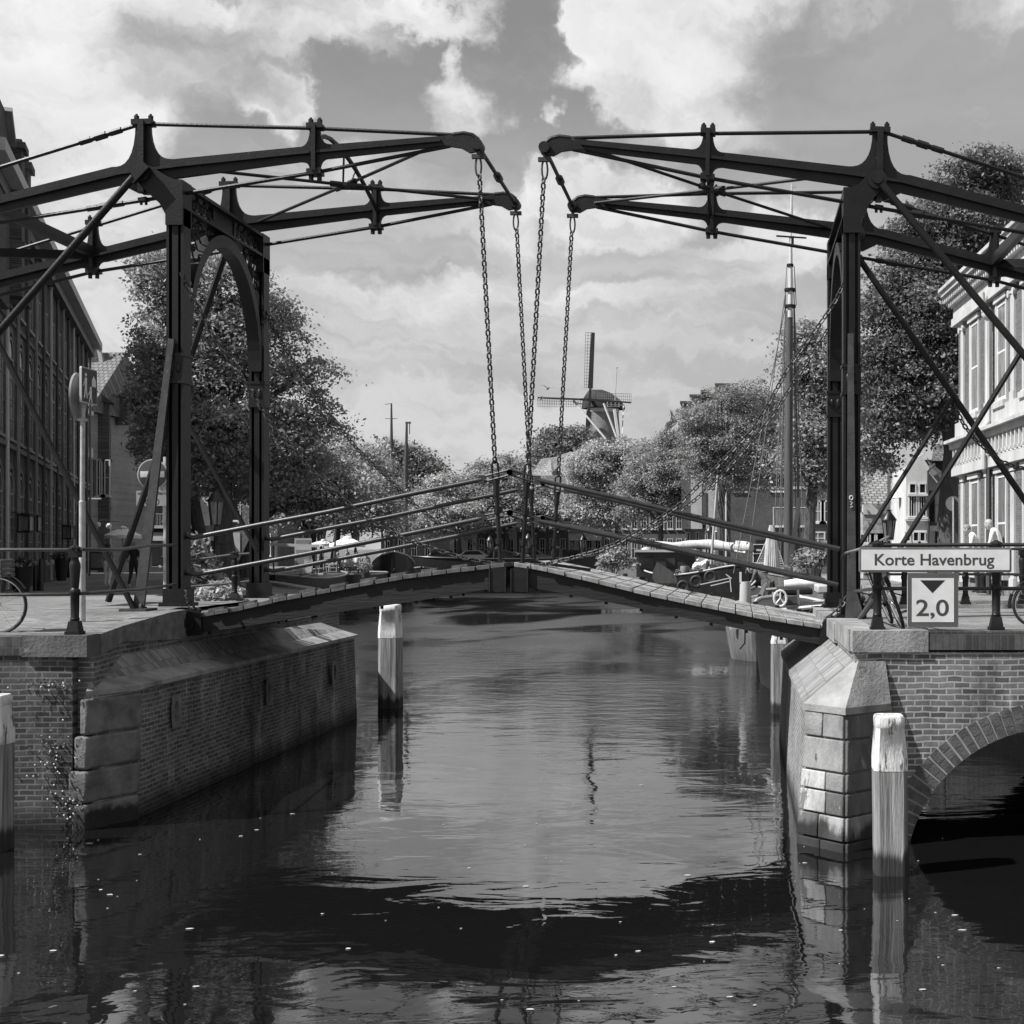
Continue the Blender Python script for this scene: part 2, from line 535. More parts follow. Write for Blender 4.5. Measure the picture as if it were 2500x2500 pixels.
def sheet(name, xl, xr, ys, zf, material, nx=10, kind='structure', under=.0, **kw):
    mb = MB()
    rows = []
    for y in ys:
        a, b = xl(y), xr(y)
        rows.append([(a + (b - a) * (i / nx) , y) for i in range(nx + 1)])
    vs = [(x, y, zf(x, y)) for r in rows for x, y in r]
    fs = []
    for j in range(len(ys) - 1):
        for i in range(nx):
            a = j * (nx + 1) + i
            fs.append((a, a + 1, a + nx + 2, a + nx + 1))
    mb.add(vs, fs)
    return mb.build(name, material, kind=kind, **kw)
ysl = [18.72, 19.3, 20.0, 21, 22, 23, 24, 25, 26, 26.8, 27.2, 28, 29, 31, 34, 38, 42, 46, 52, 60, 70, 80, 92, 104, 126, 136]
def lx(y):
    return lerp_tab(LQ, y) - (.0 if y > 27 else .26)
sheet('street', lambda y: -95, lx, ysl, gz_left, M['paving'], 14)
# land behind the far end of the canal, to the horizon
FARZ = 2.36
mb = MB()
mb.quad((-1500, 136, FARZ), (1500, 136, FARZ), (1500, 3000, FARZ), (-1500, 3000, FARZ))
mb.quad((-1500, 18.72, 2.34), (-95, 18.72, 2.34), (-95, 136, 2.34), (-1500, 136, 2.34))
mb.build('ground', M['paving_dark'], kind='structure')

# right side: road over the culvert, then the quay beyond the side canal
def gz_right(x, y):
    return lerp_tab([(17.7, 2.80), (19, 2.78), (22.5, 2.72), (26.9, 2.70), (60, 2.70)], y)
sheet('road', lambda y: 1.86, lambda y: 30, [18.02, 19, 20, 21, 22, 23, 24, 25, 26, 26.72], gz_right, M['paving'], 8)
sheet('quay_road', lambda y: lerp_tab(RQ, y), lambda y: 95, [32, 35, 38, 42, 46, 52, 57, 64, 70, 77, 84, 94, 104, 120, 136], lambda x, y: lerp_tab([(32, 2.62), (60, 2.44), (136, 2.36)], y), M['paving'], 10)
mb = MB()
mb.quad((30, -30, 2.5), (1500, -30, 2.5), (1500, 136, 2.5), (95, 136, 2.5)) 
mb.build('right_ground', M['paving_dark'], kind='structure')

# ---- left abutment: front wall with soldier-course coping, canal face
ab = thing('bridge_abutment', (-9.6, 18.45, 0), 'dark brick bridge abutment of the left bank under the black gate with a stone corner', 'abutment')
mb = MB()
ztl = 2.68
mb.cur = 0
# front wall
mb.box(-40, -9.25, 18.46, 18.72, -1.5, 2.42)
mb.build('wall', M['brick_front'], ab)
mb = MB()                        # canal face wall rising to the gate
pts = [(-9.02, 18.5), (-9.3, 19.9), (-9.3, 26.8)]
prof = [(-9.02, 18.60), (-9.28, 20.0), (-9.28, 26.8)]
vs = []
ztop = [2.44, 2.58, 2.66]
for (x, y), zt in zip(prof, ztop):
    vs += [(x, y, -1.5), (x, y, zt)]
for (x, y), zt in zip(prof, ztop):
    vs += [(x - .3, y + .02, -1.5), (x - .3, y + .02, zt)]
mb.add(vs, [(0, 2, 3, 1), (2, 4, 5, 3), (6, 7, 9, 8), (8, 9, 11, 10), (1, 3, 9, 7), (3, 5, 11, 9), (0, 1, 7, 6), (4, 10, 11, 5)])
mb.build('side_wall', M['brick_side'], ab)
mb = MB()
mb.box(-40, -9.92, 18.43, 18.76, 2.42, 2.68)
mb.build('brick_coping', M['soldier'], ab)
mb = MB()                        # stone at the corner and coping running up to the gate
mb.box(-9.92, -9.02, 18.40, 18.78, 2.40, 2.70)
mb.build('coping_stone', mat('dark_coping_stone', .085, .85, .5, 2.2, .7, 22, wear=(3.0, .62, .16)), ab)
mb = MB()
cz = [(-9.0, 18.79, 2.40, 2.70), (-9.26, 20.0, 2.50, 2.74), (-9.26, 21.6, 2.42, 2.86), (-9.26, 22.85, 2.36, 2.90)]
for (xa, ya, za0, za1), (xb, yb, zb0, zb1) in zip(cz, cz[1:]):
    mb.add([(xa, ya, za0), (xb, yb, zb0), (xb, yb, zb1), (xa, ya, za1), (xa - .3, ya, za0), (xb - .3, yb, zb0), (xb - .3, yb, zb1), (xa - .3, ya, za1)],
           [(0, 1, 2, 3), (7, 6, 5, 4), (3, 2, 6, 7), (0, 4, 5, 1), (0, 3, 7, 4), (1, 5, 6, 2)])
mb.build('coping_ramp', M['stone_dark'], ab)
mb = MB()
mb.box(-9.85, -9.22, 22.86, 26.8, 2.40, 2.80)
mb.build('bearing_sill', M['stone_dark'], ab)

# ---- left guide pier with sloping cap, rough corner stones and scuppers
pier = thing('guide_pier', (-8.8, 24.5, 0), 'long low dark brick pier with sloping cap along the left side of the channel', 'pier')
A_, B_, C_ = (-9.32, 18.40), (-8.73, 19.15), (-8.80, 30.6)
zc = 1.92
def batter(p, k):
    return p
mb = MB()
low = [(-9.0, 18.50), (-8.66, 19.1), (-8.74, 30.68), (-9.9, 30.68), (-9.6, 19.5)]
top = [(-9.0, 18.52), (-8.76, 19.2), (-8.82, 30.56), (-9.9, 30.56), (-9.6, 19.5)]
n = 5
vs = [(x, y, -1.5) for x, y in low] + [(x, y, zc - .07) for x, y in top]
mb.add(vs, [(i, (i + 1) % n, n + (i + 1) % n, n + i) for i in range(n)] + [(5, 6, 7, 8, 9)])
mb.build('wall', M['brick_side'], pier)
mb = MB()                        # cap slab: lower rim of stone, slope of brick
rim = [(-9.05, 18.44), (-8.70, 19.17), (-8.76, 30.66)]
inn = [(-9.16, 18.80), (-9.02, 19.42), (-9.06, 30.5)]
ins = [(-9.34, 19.62), (-9.285, 20.0), (-9.285, 26.8), (-9.52, 26.9), (-9.52, 30.3)]
za, zb, zi, zs = zc - .07, zc, zc + .11, 2.3
vs = [(x, y, za) for x, y in rim] + [(x, y, zb) for x, y in rim] + [(x, y, zi) for x, y in inn]
mb.add(vs, [(0, 1, 4, 3), (1, 2, 5, 4), (3, 4, 7, 6), (4, 5, 8, 7)])
mb.build('cap_rim', M['coping'], pier)
mb = MB()
q = [(-9.16, 18.80, zi), (-9.02, 19.42, zi), (-9.06, 26.85, zi), (-9.06, 30.5, zi), (-9.34, 19.62, zs - .02), (-9.285, 20.0, zs), (-9.285, 26.85, zs), (-9.52, 30.3, 2.22), (-9.52, 26.9, 2.24)]
mb.add(q, [(0, 1, 5, 4), (1, 2, 6, 5), (2, 3, 7, 8, 6)])
mb.quad((-9.06, 30.5, zi), (-8.8, 30.6, zb), (-9.9, 30.6, zb), (-9.52, 30.3, 2.22))
mb.build('cap_slope', M['brick_cap'], pier)
mb = MB()                        # corner stones, rough, bulging
zz = [1.82, 1.30, .82, .36, -.3]
for i in range(4):
    z1, z0 = zz[i] - .012, zz[i + 1] + .012
    g = .012 + .012 * i
    xl_ = -9.14 - (.0, .075, .15, .10)[i]
    poly = [(xl_, 18.45 - g), (-9.02, 18.42 - g), (-8.80 + g * .6, 18.98 - g * .5), (-8.70 + g * .6, 19.14 - g * .5), (-8.68 + g * .6, 19.36 - .05 * i), (-9.1, 19.42), (xl_, 18.8)]
    mb.prism(poly, (0, 0, 0), XV, YV, ZV, z0, z1)
st = mb.build('corner_stone', mat('rough_corner_stone', .13, .9, .5, 3.0, 1.0, 14, slime=.4), pier)
bv = st.modifiers.new('bevel', 'BEVEL'); bv.width = .035; bv.segments = 2
mb = MB()
for (px, py, Y) in [(412, 1737, 20.6), (638, 1688, 24.7), (802, 1642, 28.7)]:
    z = PZ(py, Y)
    x = -8.70
    mb = MB()
    ring = []
    n = 14
    # square stone with an oval hole
    vs = []
    hw, hh = .09, .17
    for k in range(n):
        t = 2 * pi * k / n
        c, s_ = math.cos(t), math.sin(t)
        m_ = max(abs(c), abs(s_))
        vs.append((x, Y + c / m_ * .19, z + s_ / m_ * .25))
    for k in range(n):
        t = 2 * pi * k / n
        vs.append((x, Y + math.cos(t) * hw, z + math.sin(t) * hh))
    for k in range(n):
        t = 2 * pi * k / n
        vs.append((x - .14, Y + math.cos(t) * hw * .8, z + math.sin(t) * hh * .8))
    fs = []
    for k in range(n):
        j = (k + 1) % n
        fs.append((k, j, n + j, n + k)); fs.append((n + k, n + j, 2 * n + j, 2 * n + k))
    mb.add(vs, fs)
    o = mb.build('scupper_stone', bpy.data.materials['rough_corner_stone'], pier)
    mb = MB(); mb.add([(x - .1, Y + math.cos(2 * pi * k / n) * hw * .86, z + math.sin(2 * pi * k / n) * hh * .86) for k in range(n)], [tuple(range(n))])
    mb.build('hole', M['black'], o)

# ---- right pier with faceted stone nose
rp = thing('cutwater_pier', (1.4, 18.5, 0), 'pale pier with faceted stone nose and sloping cap at the right of the channel', 'pier')
lo = [(.80, 27.2), (.80, 17.62), (1.38, 17.02), (2.02, 17.66), (2.02, 27.2)]
hi = [(.93, 27.2), (.93, 17.74), (1.40, 17.24), (2.02, 17.70), (2.02, 27.2)]
def between(t):
    return [(a[0] + (b[0] - a[0]) * t, a[1] + (b[1] - a[1]) * t) for a, b in zip(lo, hi)]
mb = MB()
vs = [(x + .02 * 0, y, -1.5) for x, y in lo] + [(x, y, 1.76) for x, y in hi]
mb.add(vs, [(i, (i + 1) % 5, 5 + (i + 1) % 5, 5 + i) for i in range(5)] + [(5, 6, 7, 8, 9)])
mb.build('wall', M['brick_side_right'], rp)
# ashlar blocks of the nose: left facet and right facet, one stone each
rows = [1.76, 1.42, .99, .74, .44, .12, -.35]
tones = [M['stone'], mat('warm_pale_ashlar', .33, .85, .45, 2.4, .8, 24, stretch=(1.5, 1.5, .6), wear=(2.5, .57, .15), slime=.5), mat('dark_ashlar', .10, .85, .5, 2.4, .8, 24, stretch=(1.5, 1.5, .6), wear=(2.5, .6, .22), slime=.5), mat('medium_ashlar', .19, .85, .5, 2.4, .8, 24, stretch=(1.5, 1.5, .6), wear=(2.6, .6, .08), slime=.5)]
pick = [0, 0, 3, 2, 1, 3, 1, 2, 2, 1, 3, 3]
ip = 0
def ashlar(pA, pB, z0, z1, nrm, m_):
    mb = MB()
    t0, t1 = (z0 + .0) / 1.76, z1 / 1.76
    e = .012
    a0 = Vector((pA(t0)[0], pA(t0)[1], z0 + e)); b0 = Vector((pB(t0)[0], pB(t0)[1], z0 + e))
    a1 = Vector((pA(t1)[0], pA(t1)[1], z1 - e)); b1 = Vector((pB(t1)[0], pB(t1)[1], z1 - e))
    d = (b0 - a0).normalized() * .008
    a0 += d; a1 += d; b0 -= d; b1 -= d
    k = Vector(nrm) * .035
    kk = Vector(nrm) * -.06
    mb.add([a0 + kk, b0 + kk, b1 + kk, a1 + kk, a0 + k, b0 + k, b1 + k, a1 + k], [(3, 2, 1, 0), (4, 5, 6, 7), (0, 1, 5, 4), (1, 2, 6, 5), (2, 3, 7, 6), (3, 0, 4, 7)])
    ob_ = mb.build('ashlar_block', m_, rp)
    bv = ob_.modifiers.new('bevel', 'BEVEL'); bv.width = .014; bv.segments = 2
def on(i, j, f):
    def g(t):
        q = between(t)
        return (q[i][0] + (q[j][0] - q[i][0]) * f, q[i][1] + (q[j][1] - q[i][1]) * f)
    return g
nl = Vector((-.70, -.71, .05)); nr = Vector((.70, -.71, .05))
split = [.47, None, .58, .6, .45, .5]
tl = [0, 2, 3, 3, 1, 3, 1, 2, 2, 1, 3, 3]
seq = [(0, 3), (3, None), (1, 0), (1, 2), (2, 1), (3, 0)]
seqr = [2, 2, 2, 2, 3, 3]
for r in range(6):
    z1, z0 = rows[r], rows[r + 1]
    s_ = split[r]
    if s_ is None:
        ashlar(on(1, 2, 0), on(1, 2, 1), z0, z1, nl, tones[seq[r][0]])
    else:
        ashlar(on(1, 2, 0), on(1, 2, s_), z0, z1, nl, tones[seq[r][0]])
        ashlar(on(1, 2, s_), on(1, 2, 1), z0, z1, nl, tones[seq[r][1]])
    ashlar(on(2, 3, 0), on(2, 3, 1), z0, z1, nr, tones[seqr[r]])
mb = MB()
zr0, zr1, zt = 1.75, 1.84, 2.40
rimp = [(.88, 27.2), (.88, 17.72), (1.40, 17.16), (2.05, 17.69)]
vs = [(x, y, zr0) for x, y in rimp] + [(x, y, zr1) for x, y in rimp] + [(1.56, 26.6, zt), (1.56, 17.80, zt), (1.62, 17.74, zt), (1.98, 17.74, zt)]
mb.cur = 0
mb.add(vs, [(0, 1, 5, 4), (1, 2, 6, 5), (2, 3, 7, 6)])
mb.add(vs, [(5, 6, 10, 9), (6, 7, 11, 10)])
mb.build('cap_stone', M['coping'], rp)
mb = MB(); mb.add(vs, [(4, 5, 9, 8)]); mb.quad((.88, 27.2, zr1), (1.56, 26.6, zt), (2.0, 26.6, zt), (2.0, 27.2, zr1))
mb.build('cap_slope', M['brick_cap'], rp)

# ---- right abutment: road bridge with a brick arch over the side canal
ra = thing('arched_road_bridge', (4.27, 17.75, 0), 'brick road bridge with a low round arch over the side canal on the right', 'bridge')
acx, acz, aR = 4.27, -.518, 2.03
def archpts(Rr, n=26):
    a0 = math.degrees(math.asin((0 - acz) / Rr)) - 14
    return arc(acx, acz, Rr, 180 - a0, a0, n)
ain = archpts(aR)
aout = archpts(aR + .34)
wy = 17.75
poly = [(1.57, 2.52)] + [(1.57, -1.5), (ain[0][0] , -1.5)] + ain + [(ain[-1][0], -1.5), (30, -1.5), (30, 2.52)]
mb = MB()
mb.prism(poly, (0, wy, 0), XV, ZV, YV, 0, .3)
mb.build('wall', M['brick_front_right'], ra)
mb = MB()                                     # canal face of the abutment
mb.box(1.56, 1.86, wy + .3, 27.0, -1.5, 2.50)
mb.build('side_wall', M['brick_side_right'], ra)
# arch ring: individual voussoirs of two header rows
mb = MB()
nv = 46
rnd = random.Random(4)
a_lo = math.degrees(math.asin(-(acz) / (aR + .17))) - 12
for k in range(nv):
    t0 = R(180 - a_lo - (180 - 2 * a_lo) * k / nv)
    t1 = R(180 - a_lo - (180 - 2 * a_lo) * (k + 1) / nv)
    g = (t0 - t1) * .10
    cuts = [(aR - .004, aR + .165), (aR + .18, aR + .345)] if k % 2 else [(aR - .004, aR + .10), (aR + .115, aR + .235), (aR + .25, aR + .345)]
    for ra_, rb_ in cuts:
        q = [(acx + r * math.cos(t), acz + r * math.sin(t)) for r, t in ((ra_, t0 - g), (rb_, t0 - g), (rb_, t1 + g), (ra_, t1 + g))]
        mb.prism(q, (0, wy, 0), XV, ZV, YV, -.03, .02)
M['voussoir'] = mat('arch_bricks', .085, .85, .5, 5.0, .5, 40)
mb.build('arch_bricks', M['voussoir'], ra)
mb = MB()
mb.prism(aout + ain[::-1], (0, wy, 0), XV, ZV, YV, -.012, .05)
mb.build('arch_mortar', mat('pale_mortar', .3, .9, .25, 4), ra)
mb = MB()                                     # vault
vs = []
for x, z in archpts(aR + .001):
    vs += [(x, wy + .28, z), (x, 26.9, z)]
mb.add(vs, [(2 * i, 2 * i + 2, 2 * i + 3, 2 * i + 1) for i in range(len(vs) // 2 - 1)])
mb.build('vault', mat('shaded_vault_brick', .022, .9, .5, 4, .5, 20), ra)  # deep shade of the vault is put into the brick colour
poly2 = [(1.86, 2.52), (1.86, -1.5), (ain[0][0], -1.5)] + ain + [(ain[-1][0], -1.5), (30, -1.5), (30, 2.52)]
mb = MB(); mb.prism(poly2, (0, 26.7, 0), XV, ZV, YV, 0, .3); mb.build('rear_wall', M['brick_front'], ra)
mb = MB(); mb.box(2.55, 4.18, wy - .03, wy + .33, 2.55, 2.80); mb.box(5.05, 30, wy - .03, wy + .33, 2.55, 2.80)
mb.build('brick_coping', M['soldier'], ra)
mb = MB(); mb.box(1.54, 2.55, wy - .04, wy + .34, 2.52, 2.81); mb.box(4.18, 5.05, wy - .04, wy + .34, 2.52, 2.81)
mb.box(1.52, 1.9, wy + .34, 20.6, 2.50, 2.80)
mb.box(1.5, 2.0, 20.6, 27.02, 2.44, 2.74)
mb.box(2.0, 30, 26.72, 27.02, 2.46, 2.78)
mb.build('coping_stone', M['coping'], ra)

# ---- quay walls of the canal (left, right, far end)
def quay_wall(name, label, pts, z1, m_, cop, thick=.4, side=1):
    t = thing(name, (pts[0][0], pts[0][1], 0), label, 'wall')
    mb = MB(); mc = MB()
    for (xa, ya), (xb, yb) in zip(pts, pts[1:]):
        d = Vector((xb - xa, yb - ya, 0)).normalized()
        nn = Vector((-d.y, d.x, 0)) * thick * side
        a = Vector((xa, ya, 0)); b = Vector((xb, yb, 0))
        for q, za, zb, e in ((mb, -1.5, z1 - .22, 0.0), (mc, z1 - .22, z1 + .02, -.05)):
            k = nn.normalized() * e
            vs = [a + k, b + k, b + nn, a + nn]
            vv = [v + Vector((0, 0, za)) for v in vs] + [v + Vector((0, 0, zb)) for v in vs]
            q.add(vv, [(0, 1, 5, 4), (1, 2, 6, 5), (2, 3, 7, 6), (3, 0, 4, 7), (4, 5, 6, 7)])
    mb.build('wall', m_, t)
    mc.build('coping', M['coping'], t)
    return t
M['brick_quay'] = brick('quay_brick_far', .06, .12, .16, (-.3, .95, 0), ZV, .24, .08, .012, .4, .5, .4, stain=(.05, .5))
M['brick_quay_front'] = brick('quay_brick_front', .07, .14, .17, XV, ZV, .24, .08, .012, .4, .5, .4, stain=(1.0, 1.9))  # dark band raised up the wall so its reflection under the arch stays dark
quay_wall('quay_wall', 'brick quay wall of the left bank curving away behind the moored boats', [(x, y) for y, x in LQ[3:]], 2.52, M['brick_quay'], None, side=1)
quay_wall('quay_wall', 'brick quay wall of the right bank beside the moored barges', [(x, y) for y, x in RQ], 2.5, M['brick_quay'], None, side=-1)
quay_wall('quay_wall', 'brick quay wall across the side canal seen through the right railings', [(4.6, 32.0), (40, 32.0)], 2.64, M['brick_quay_front'], None, side=1)
quay_wall('quay_wall', 'low brick quay wall closing the far end of the canal', [(-26.3, 136), (-13.7, 136)], 2.36, M['brick_quay_front'], None, side=1)
# ================================================================== DRAWBRIDGE
KN = FPX / YN                       # pixels per metre in the near plane
def N(px, py, Y=YN):
    """near-plane pixel -> x, z in the bridge's own upright plane, placed at depth Y"""
    return Vector(((px - X0) / KN, Y, HC - (py - Y0) / KN))

def chain_mesh(pts, pitch=.098, r=.017, wid=.036):
    """alternating oval links along a polyline"""
    mb = MB()
    pts = [Vector(p) for p in pts]
    seg = [(b - a).length for a, b in zip(pts, pts[1:])]
    L = sum(seg)
    n = max(2, int(L / pitch))
    def at(s):
        s = max(0, min(L, s))
        for i, l in enumerate(seg):
            if s <= l or i == len(seg) - 1:
                return pts[i] + (pts[i + 1] - pts[i]) * (s / l)
            s -= l
    hl = pitch * .5 + r * .9
    for k in range(n):
        c = at((k + .5) * L / n)
        d = (at((k + 1) * L / n) - at(k * L / n)).normalized()
        a, b = frame_axes(d)
        s_ = a if k % 2 else b
        w = (a + b).normalized() if k % 2 else (a - b).normalized()
        loop = []
        for i in range(10):
            t = 2 * pi * i / 10
            cx = math.cos(t); sy = math.sin(t)
            loop.append(c + d * (cx * .55 + (1 if cx > 0 else -1) * .45) * (hl - r) + w * sy * wid)
        mb.tube(loop, r, 5, closed=True)
    return mb

def tower(sg, xc, xp, zb, zp, label):
    """sg=+1: left tower (bracket towards -x), -1: right tower"""
    root = thing('gate_tower', (xc, YN, zb), label, 'gate tower')
    def S(dx):                       # dx measured towards the outside of the channel
        return xc - sg * dx
    zt = zp - .58                    # shaft top, below the bracket head
    for iy, Y in enumerate((YN, YF)):
        f = -1 if iy == 0 else 1
        mb = MB()                    # H-shaped shaft, tapering slightly
        w, dpt, t = .29, .30, .045
        for (xa, xb, ya, yb) in ((-w / 2, -w / 2 + t, -dpt / 2, dpt / 2), (w / 2 - t, w / 2, -dpt / 2, dpt / 2), (-w / 2 + t, w / 2 - t, -.035, .035)):
            mb.box(xc + xa, xc + xb, Y + ya, Y + yb, zb, zt)
        mb.box(xc - .05, xc + .05, Y - dpt / 2 + .01, Y - .03, zb, zt)
        for z in np.arange(zb + .6, zt, .9):     # bolt heads
            mb.box(xc - .10, xc - .07, Y - .055, Y - .03, z, z + .03)
            mb.box(xc + .07, xc + .10, Y - .055, Y - .03, z, z + .03)
        mb.box(xc - .24, xc + .24, Y - .24, Y + .24, zb, zb + .06)
        mb.box(xc - .19, xc + .19, Y - .19, Y + .19, zb + .06, zb + .30)
        post = mb.build('post', M['iron_gate'], root)
        mb = MB()                    # collar with relief panel part-way up
        zc_ = zb + 4.0
        for z in (zc_ + .22, zc_ - .24):
            mb.box(xc - .17, xc + .17, Y - .175, Y + .175, z, z + .05)
        mb.box(xc - .155, xc + .155, Y - .16, Y + .16, zc_ - .19, zc_ + .22)
        for dx in (-.06, .06):
            mb.ball((xc + dx, Y - .155, zc_ + .02), .045, .03, .10)
        mb.build('collar', M['iron_gate'], post)
        # bracket head carrying the pivot
        dp = (xp - xc) / -sg
        hd = [(-.145, zt - .04), (-.145, zp - .12), (.0, zp - .11), (.12, zp - .06), (dp - .16, zp + .10), (dp, zp + .15), (dp + .11, zp + .10), (dp + .14, zp),
              (dp + .07, zp - .16), (dp - .12, zp - .36), (.24, zp - .52), (.145, zt - .12), (.145, zt - .3), (-.145, zt - .3)]
        mb = MB()
        mb.prism([(-sg * u, v) for u, v in hd], (xc, Y, 0), XV, ZV, YV, -.19, .19)
        hb = mb.build('bracket', M['iron_gate'], root)
        mb = MB()
        mb.tube([(xp, Y - .30, zp), (xp, Y + .30, zp)], .085, 14)
        mb.tube([(xp, Y - .24, zp), (xp, Y + .24, zp)], .16, 16)
        mb.build('pivot_pin', M['iron'], hb)
    # lintel between the posts
    y0, y1 = YN + .14, YF - .14
    zl0, zl1 = zp - .58, zp - .13
    mb = MB()
    mb.box(xc - .14, xc + .14, y0, y1, zl1 - .06, zl1)
    mb.box(xc - .14, xc + .14, y0, y1, zl0, zl0 + .05)
    for f in (.0, .36, .64, 1.0):
        y = y0 + (y1 - y0) * f
        mb.box(xc - .05, xc + .05, y - .04 if f else y, y + .04 if f < 1 else y, zl0 + .05, zl1 - .06)
    yc = (y0 + y1) / 2
    mb.box(xc - .03, xc + .03, yc - .5, yc + .5, zl0 + .05, zl1 - .06)
    li = mb.build('lintel', M['iron_gate'], root)
    mb = MB()                        # cast tracery in the lintel
    for f0, f1 in ((.0, .36), (.64, 1.0)):
        n = 4
        for i in range(n):
            ya = y0 + (y1 - y0) * (f0 + (f1 - f0) * i / n); yb = y0 + (y1 - y0) * (f0 + (f1 - f0) * (i + 1) / n)
            zA, zB = zl0 + .05, zl1 - .06
            mb.beam((xc, ya, zA), (xc, yb, zB), .03, .03)
            mb.beam((xc, ya, zB), (xc, yb, zA), .03, .03)
            ym = (ya + yb) / 2; zm = (zA + zB) / 2
            mb.tube([(xc, ym + .09 * math.cos(2 * pi * k / 8), zm + .09 * math.sin(2 * pi * k / 8)) for k in range(8)], .025, 4, closed=True)
            mb.beam((xc, yb, zA), (xc, yb, zB), .02, .02)
    mb.build('tracery', M['iron_gate'], li)
    # arch under the lintel
    hw = (y1 - y0) / 2
    zs = zb + 4.55
    oa = [(yc + hw * 1.0 * math.cos(R(a)), zs + (zl0 - .02 - zs) * math.sin(R(a))) for a in np.linspace(0, 180, 33)]
    ia = [(yc + (hw - .13) * math.cos(R(a)), zs - .1 + (zl0 - .24 - zs + .1) * math.sin(R(a))) for a in np.linspace(0, 180, 33)]
    mb = MB()
    for i in range(32):
        q = [oa[i], oa[i + 1], ia[i + 1], ia[i]]
        mb.prism(q, (xc, 0, 0), YV, ZV, XV, -.12, .12)
    mb.build('arch', M['iron_gate'], root)
    mb = MB()                        # cast scrollwork filling the spandrels
    rnd = random.Random(3)
    for s_ in (-1, 1):
        for k in range(70):
            fy = rnd.uniform(.36, 1.0); zz_ = rnd.uniform(zs + .25, zl0)
            lim = math.sqrt(max(0, 1 - fy * fy))
            if zz_ < zs + (zl0 - zs) * lim + .02: continue
            yy = yc + s_ * hw * fy
            rr = rnd.uniform(.05, .11)
            a0 = rnd.uniform(0, 6.28)
            mb.tube([(xc, yy + rr * (1 - i / 14) * math.cos(a0 + i * .75), zz_ + rr * (1 - i / 14) * math.sin(a0 + i * .75)) for i in range(10)], .02, 4)
        for k in range(5):
            f = .55 + .09 * k
            zq = zs + (zl0 - zs) * math.sqrt(max(0, 1 - f * f))
            mb.beam((xc, yc + s_ * hw * f, zq), (xc, yc + s_ * hw * min(1, f + .22), zl0), .022, .03)
    mb.build('spandrel', M['iron_gate'], root)
    return root

LX, LPX, LZB, LZP = N(436, 0).x, N(358, 0).x, 2.93, 10.23
RX, RPX, RZB, RZP = N(2078, 0).x, N(2139, 0).x, 2.74, 10.10
tl_ = tower(1, LX, LPX, LZB, LZP, 'black cast iron gate tower with arch on the left bank end of the drawbridge')
tr_ = tower(-1, RX, RPX, RZB, RZP, 'black cast iron gate tower at right by the white bridge name board')

# stays and struts of the towers
def rod(mb, a, b, r, seg=8):
    mb.tube([a, b], r, seg)
mb = MB(); rod(mb, N(345, 445, YN - .3), N(-330, 1222, YN - .3), .062, 10); mb.beam(N(378, 415, YN - .3), N(340, 455, YN - .3), .09, .13)
mb.build('stay_rod', M['iron'], tl_)
mb = MB(); rod(mb, N(345, 1484, YN - .28), N(-60, 690, YN - .28), .05); rod(mb, N(345, 1484, YN - .28), N(362, 1487, YN - .1), .05)
mb.build('brace_rod', M['iron'], tl_)
mb = MB(); a = N(358, 440, YF); rod(mb, a, (a.x - 2.5, YF + .1, 2.85), .065); mb.build('stay_rod', M['iron'], tl_)
mb = MB(); rod(mb, P(400, 922, YF - .3), P(628, 1345, YF - .3), .045); mb.build('brace_rod', M['iron'], tl_)
mb = MB()                          # flat raking strut, lighter worn iron
mb.beam(N(431, 832, YN - .19), N(352, 1478, YN - .19), .10, .06, .18, .06)
mb.box(N(318, 0).x, N(382, 0).x, YN - .42, YN + .04, 2.84, 2.90)
for dx in (-14, 8):
    mb.lathe([(.04, 0), (.04, .05), (.02, .08)], N(352 + dx, 1484, YN - .25), 6)
mb.build('raking_strut', M['iron_worn'], tl_)
mb = MB(); rod(mb, N(2148, 462, YN - .3), N(2900, 1365, YN - .3), .062, 10); mb.build('stay_rod', M['iron'], tr_)
mb = MB(); a = N(2139, 460, YF); mb.tube([P(2098, 632, YF), P(2330, 970, YF), P(2620, 1395, YF)], .065, 8); mb.build('stay_rod', M['iron'], tr_)
mb = MB(); rod(mb, N(2480, 872, YN - .28), N(2185, 1350, YN - .28), .045); rod(mb, N(2185, 1350, YN - .28), N(2096, 1508, YN - .2), .045); mb.build('brace_rod', M['iron'], tr_)
mb = MB(); rod(mb, P(2325, 972, YF - .1), P(2090, 1345, YF - .1), .045); mb.build('brace_rod', M['iron'], tr_)
mb = MB()
mb.beam(N(2074, 820, YN - .22), N(2076, 1440, YN - .22), .09, .08, .15, .08)
mb.beam(N(2076, 1440, YN - .22), N(2083, 1506, YN - .24), .15, .08, .32, .12)
mb.build('raking_strut', M['iron_worn'], tr_)
# short brace at the foot of the right tower
mb = MB(); rod(mb, N(2092, 1513, YN - .32), N(2125, 1462, YN - .5), .05); mb.build('foot_brace', M['iron_worn'], tr_)
# chalk scrawl on the right strut
mb = MB()
sc_ = [N(2075 + 4 * math.cos(t), 1217 + 5 * math.sin(t), YN - .27) for t in np.linspace(0, 6.2, 10)]
mb.tube(sc_, .012, 4)
mb.tube([N(2072, 1226, YN - .27), N(2078, 1229, YN - .27), N(2074, 1234, YN - .27), N(2079, 1238, YN - .27), N(2073, 1240, YN - .27)], .01, 4)
mb.build('chalk_scrawl', M['lightgrey'], tr_)

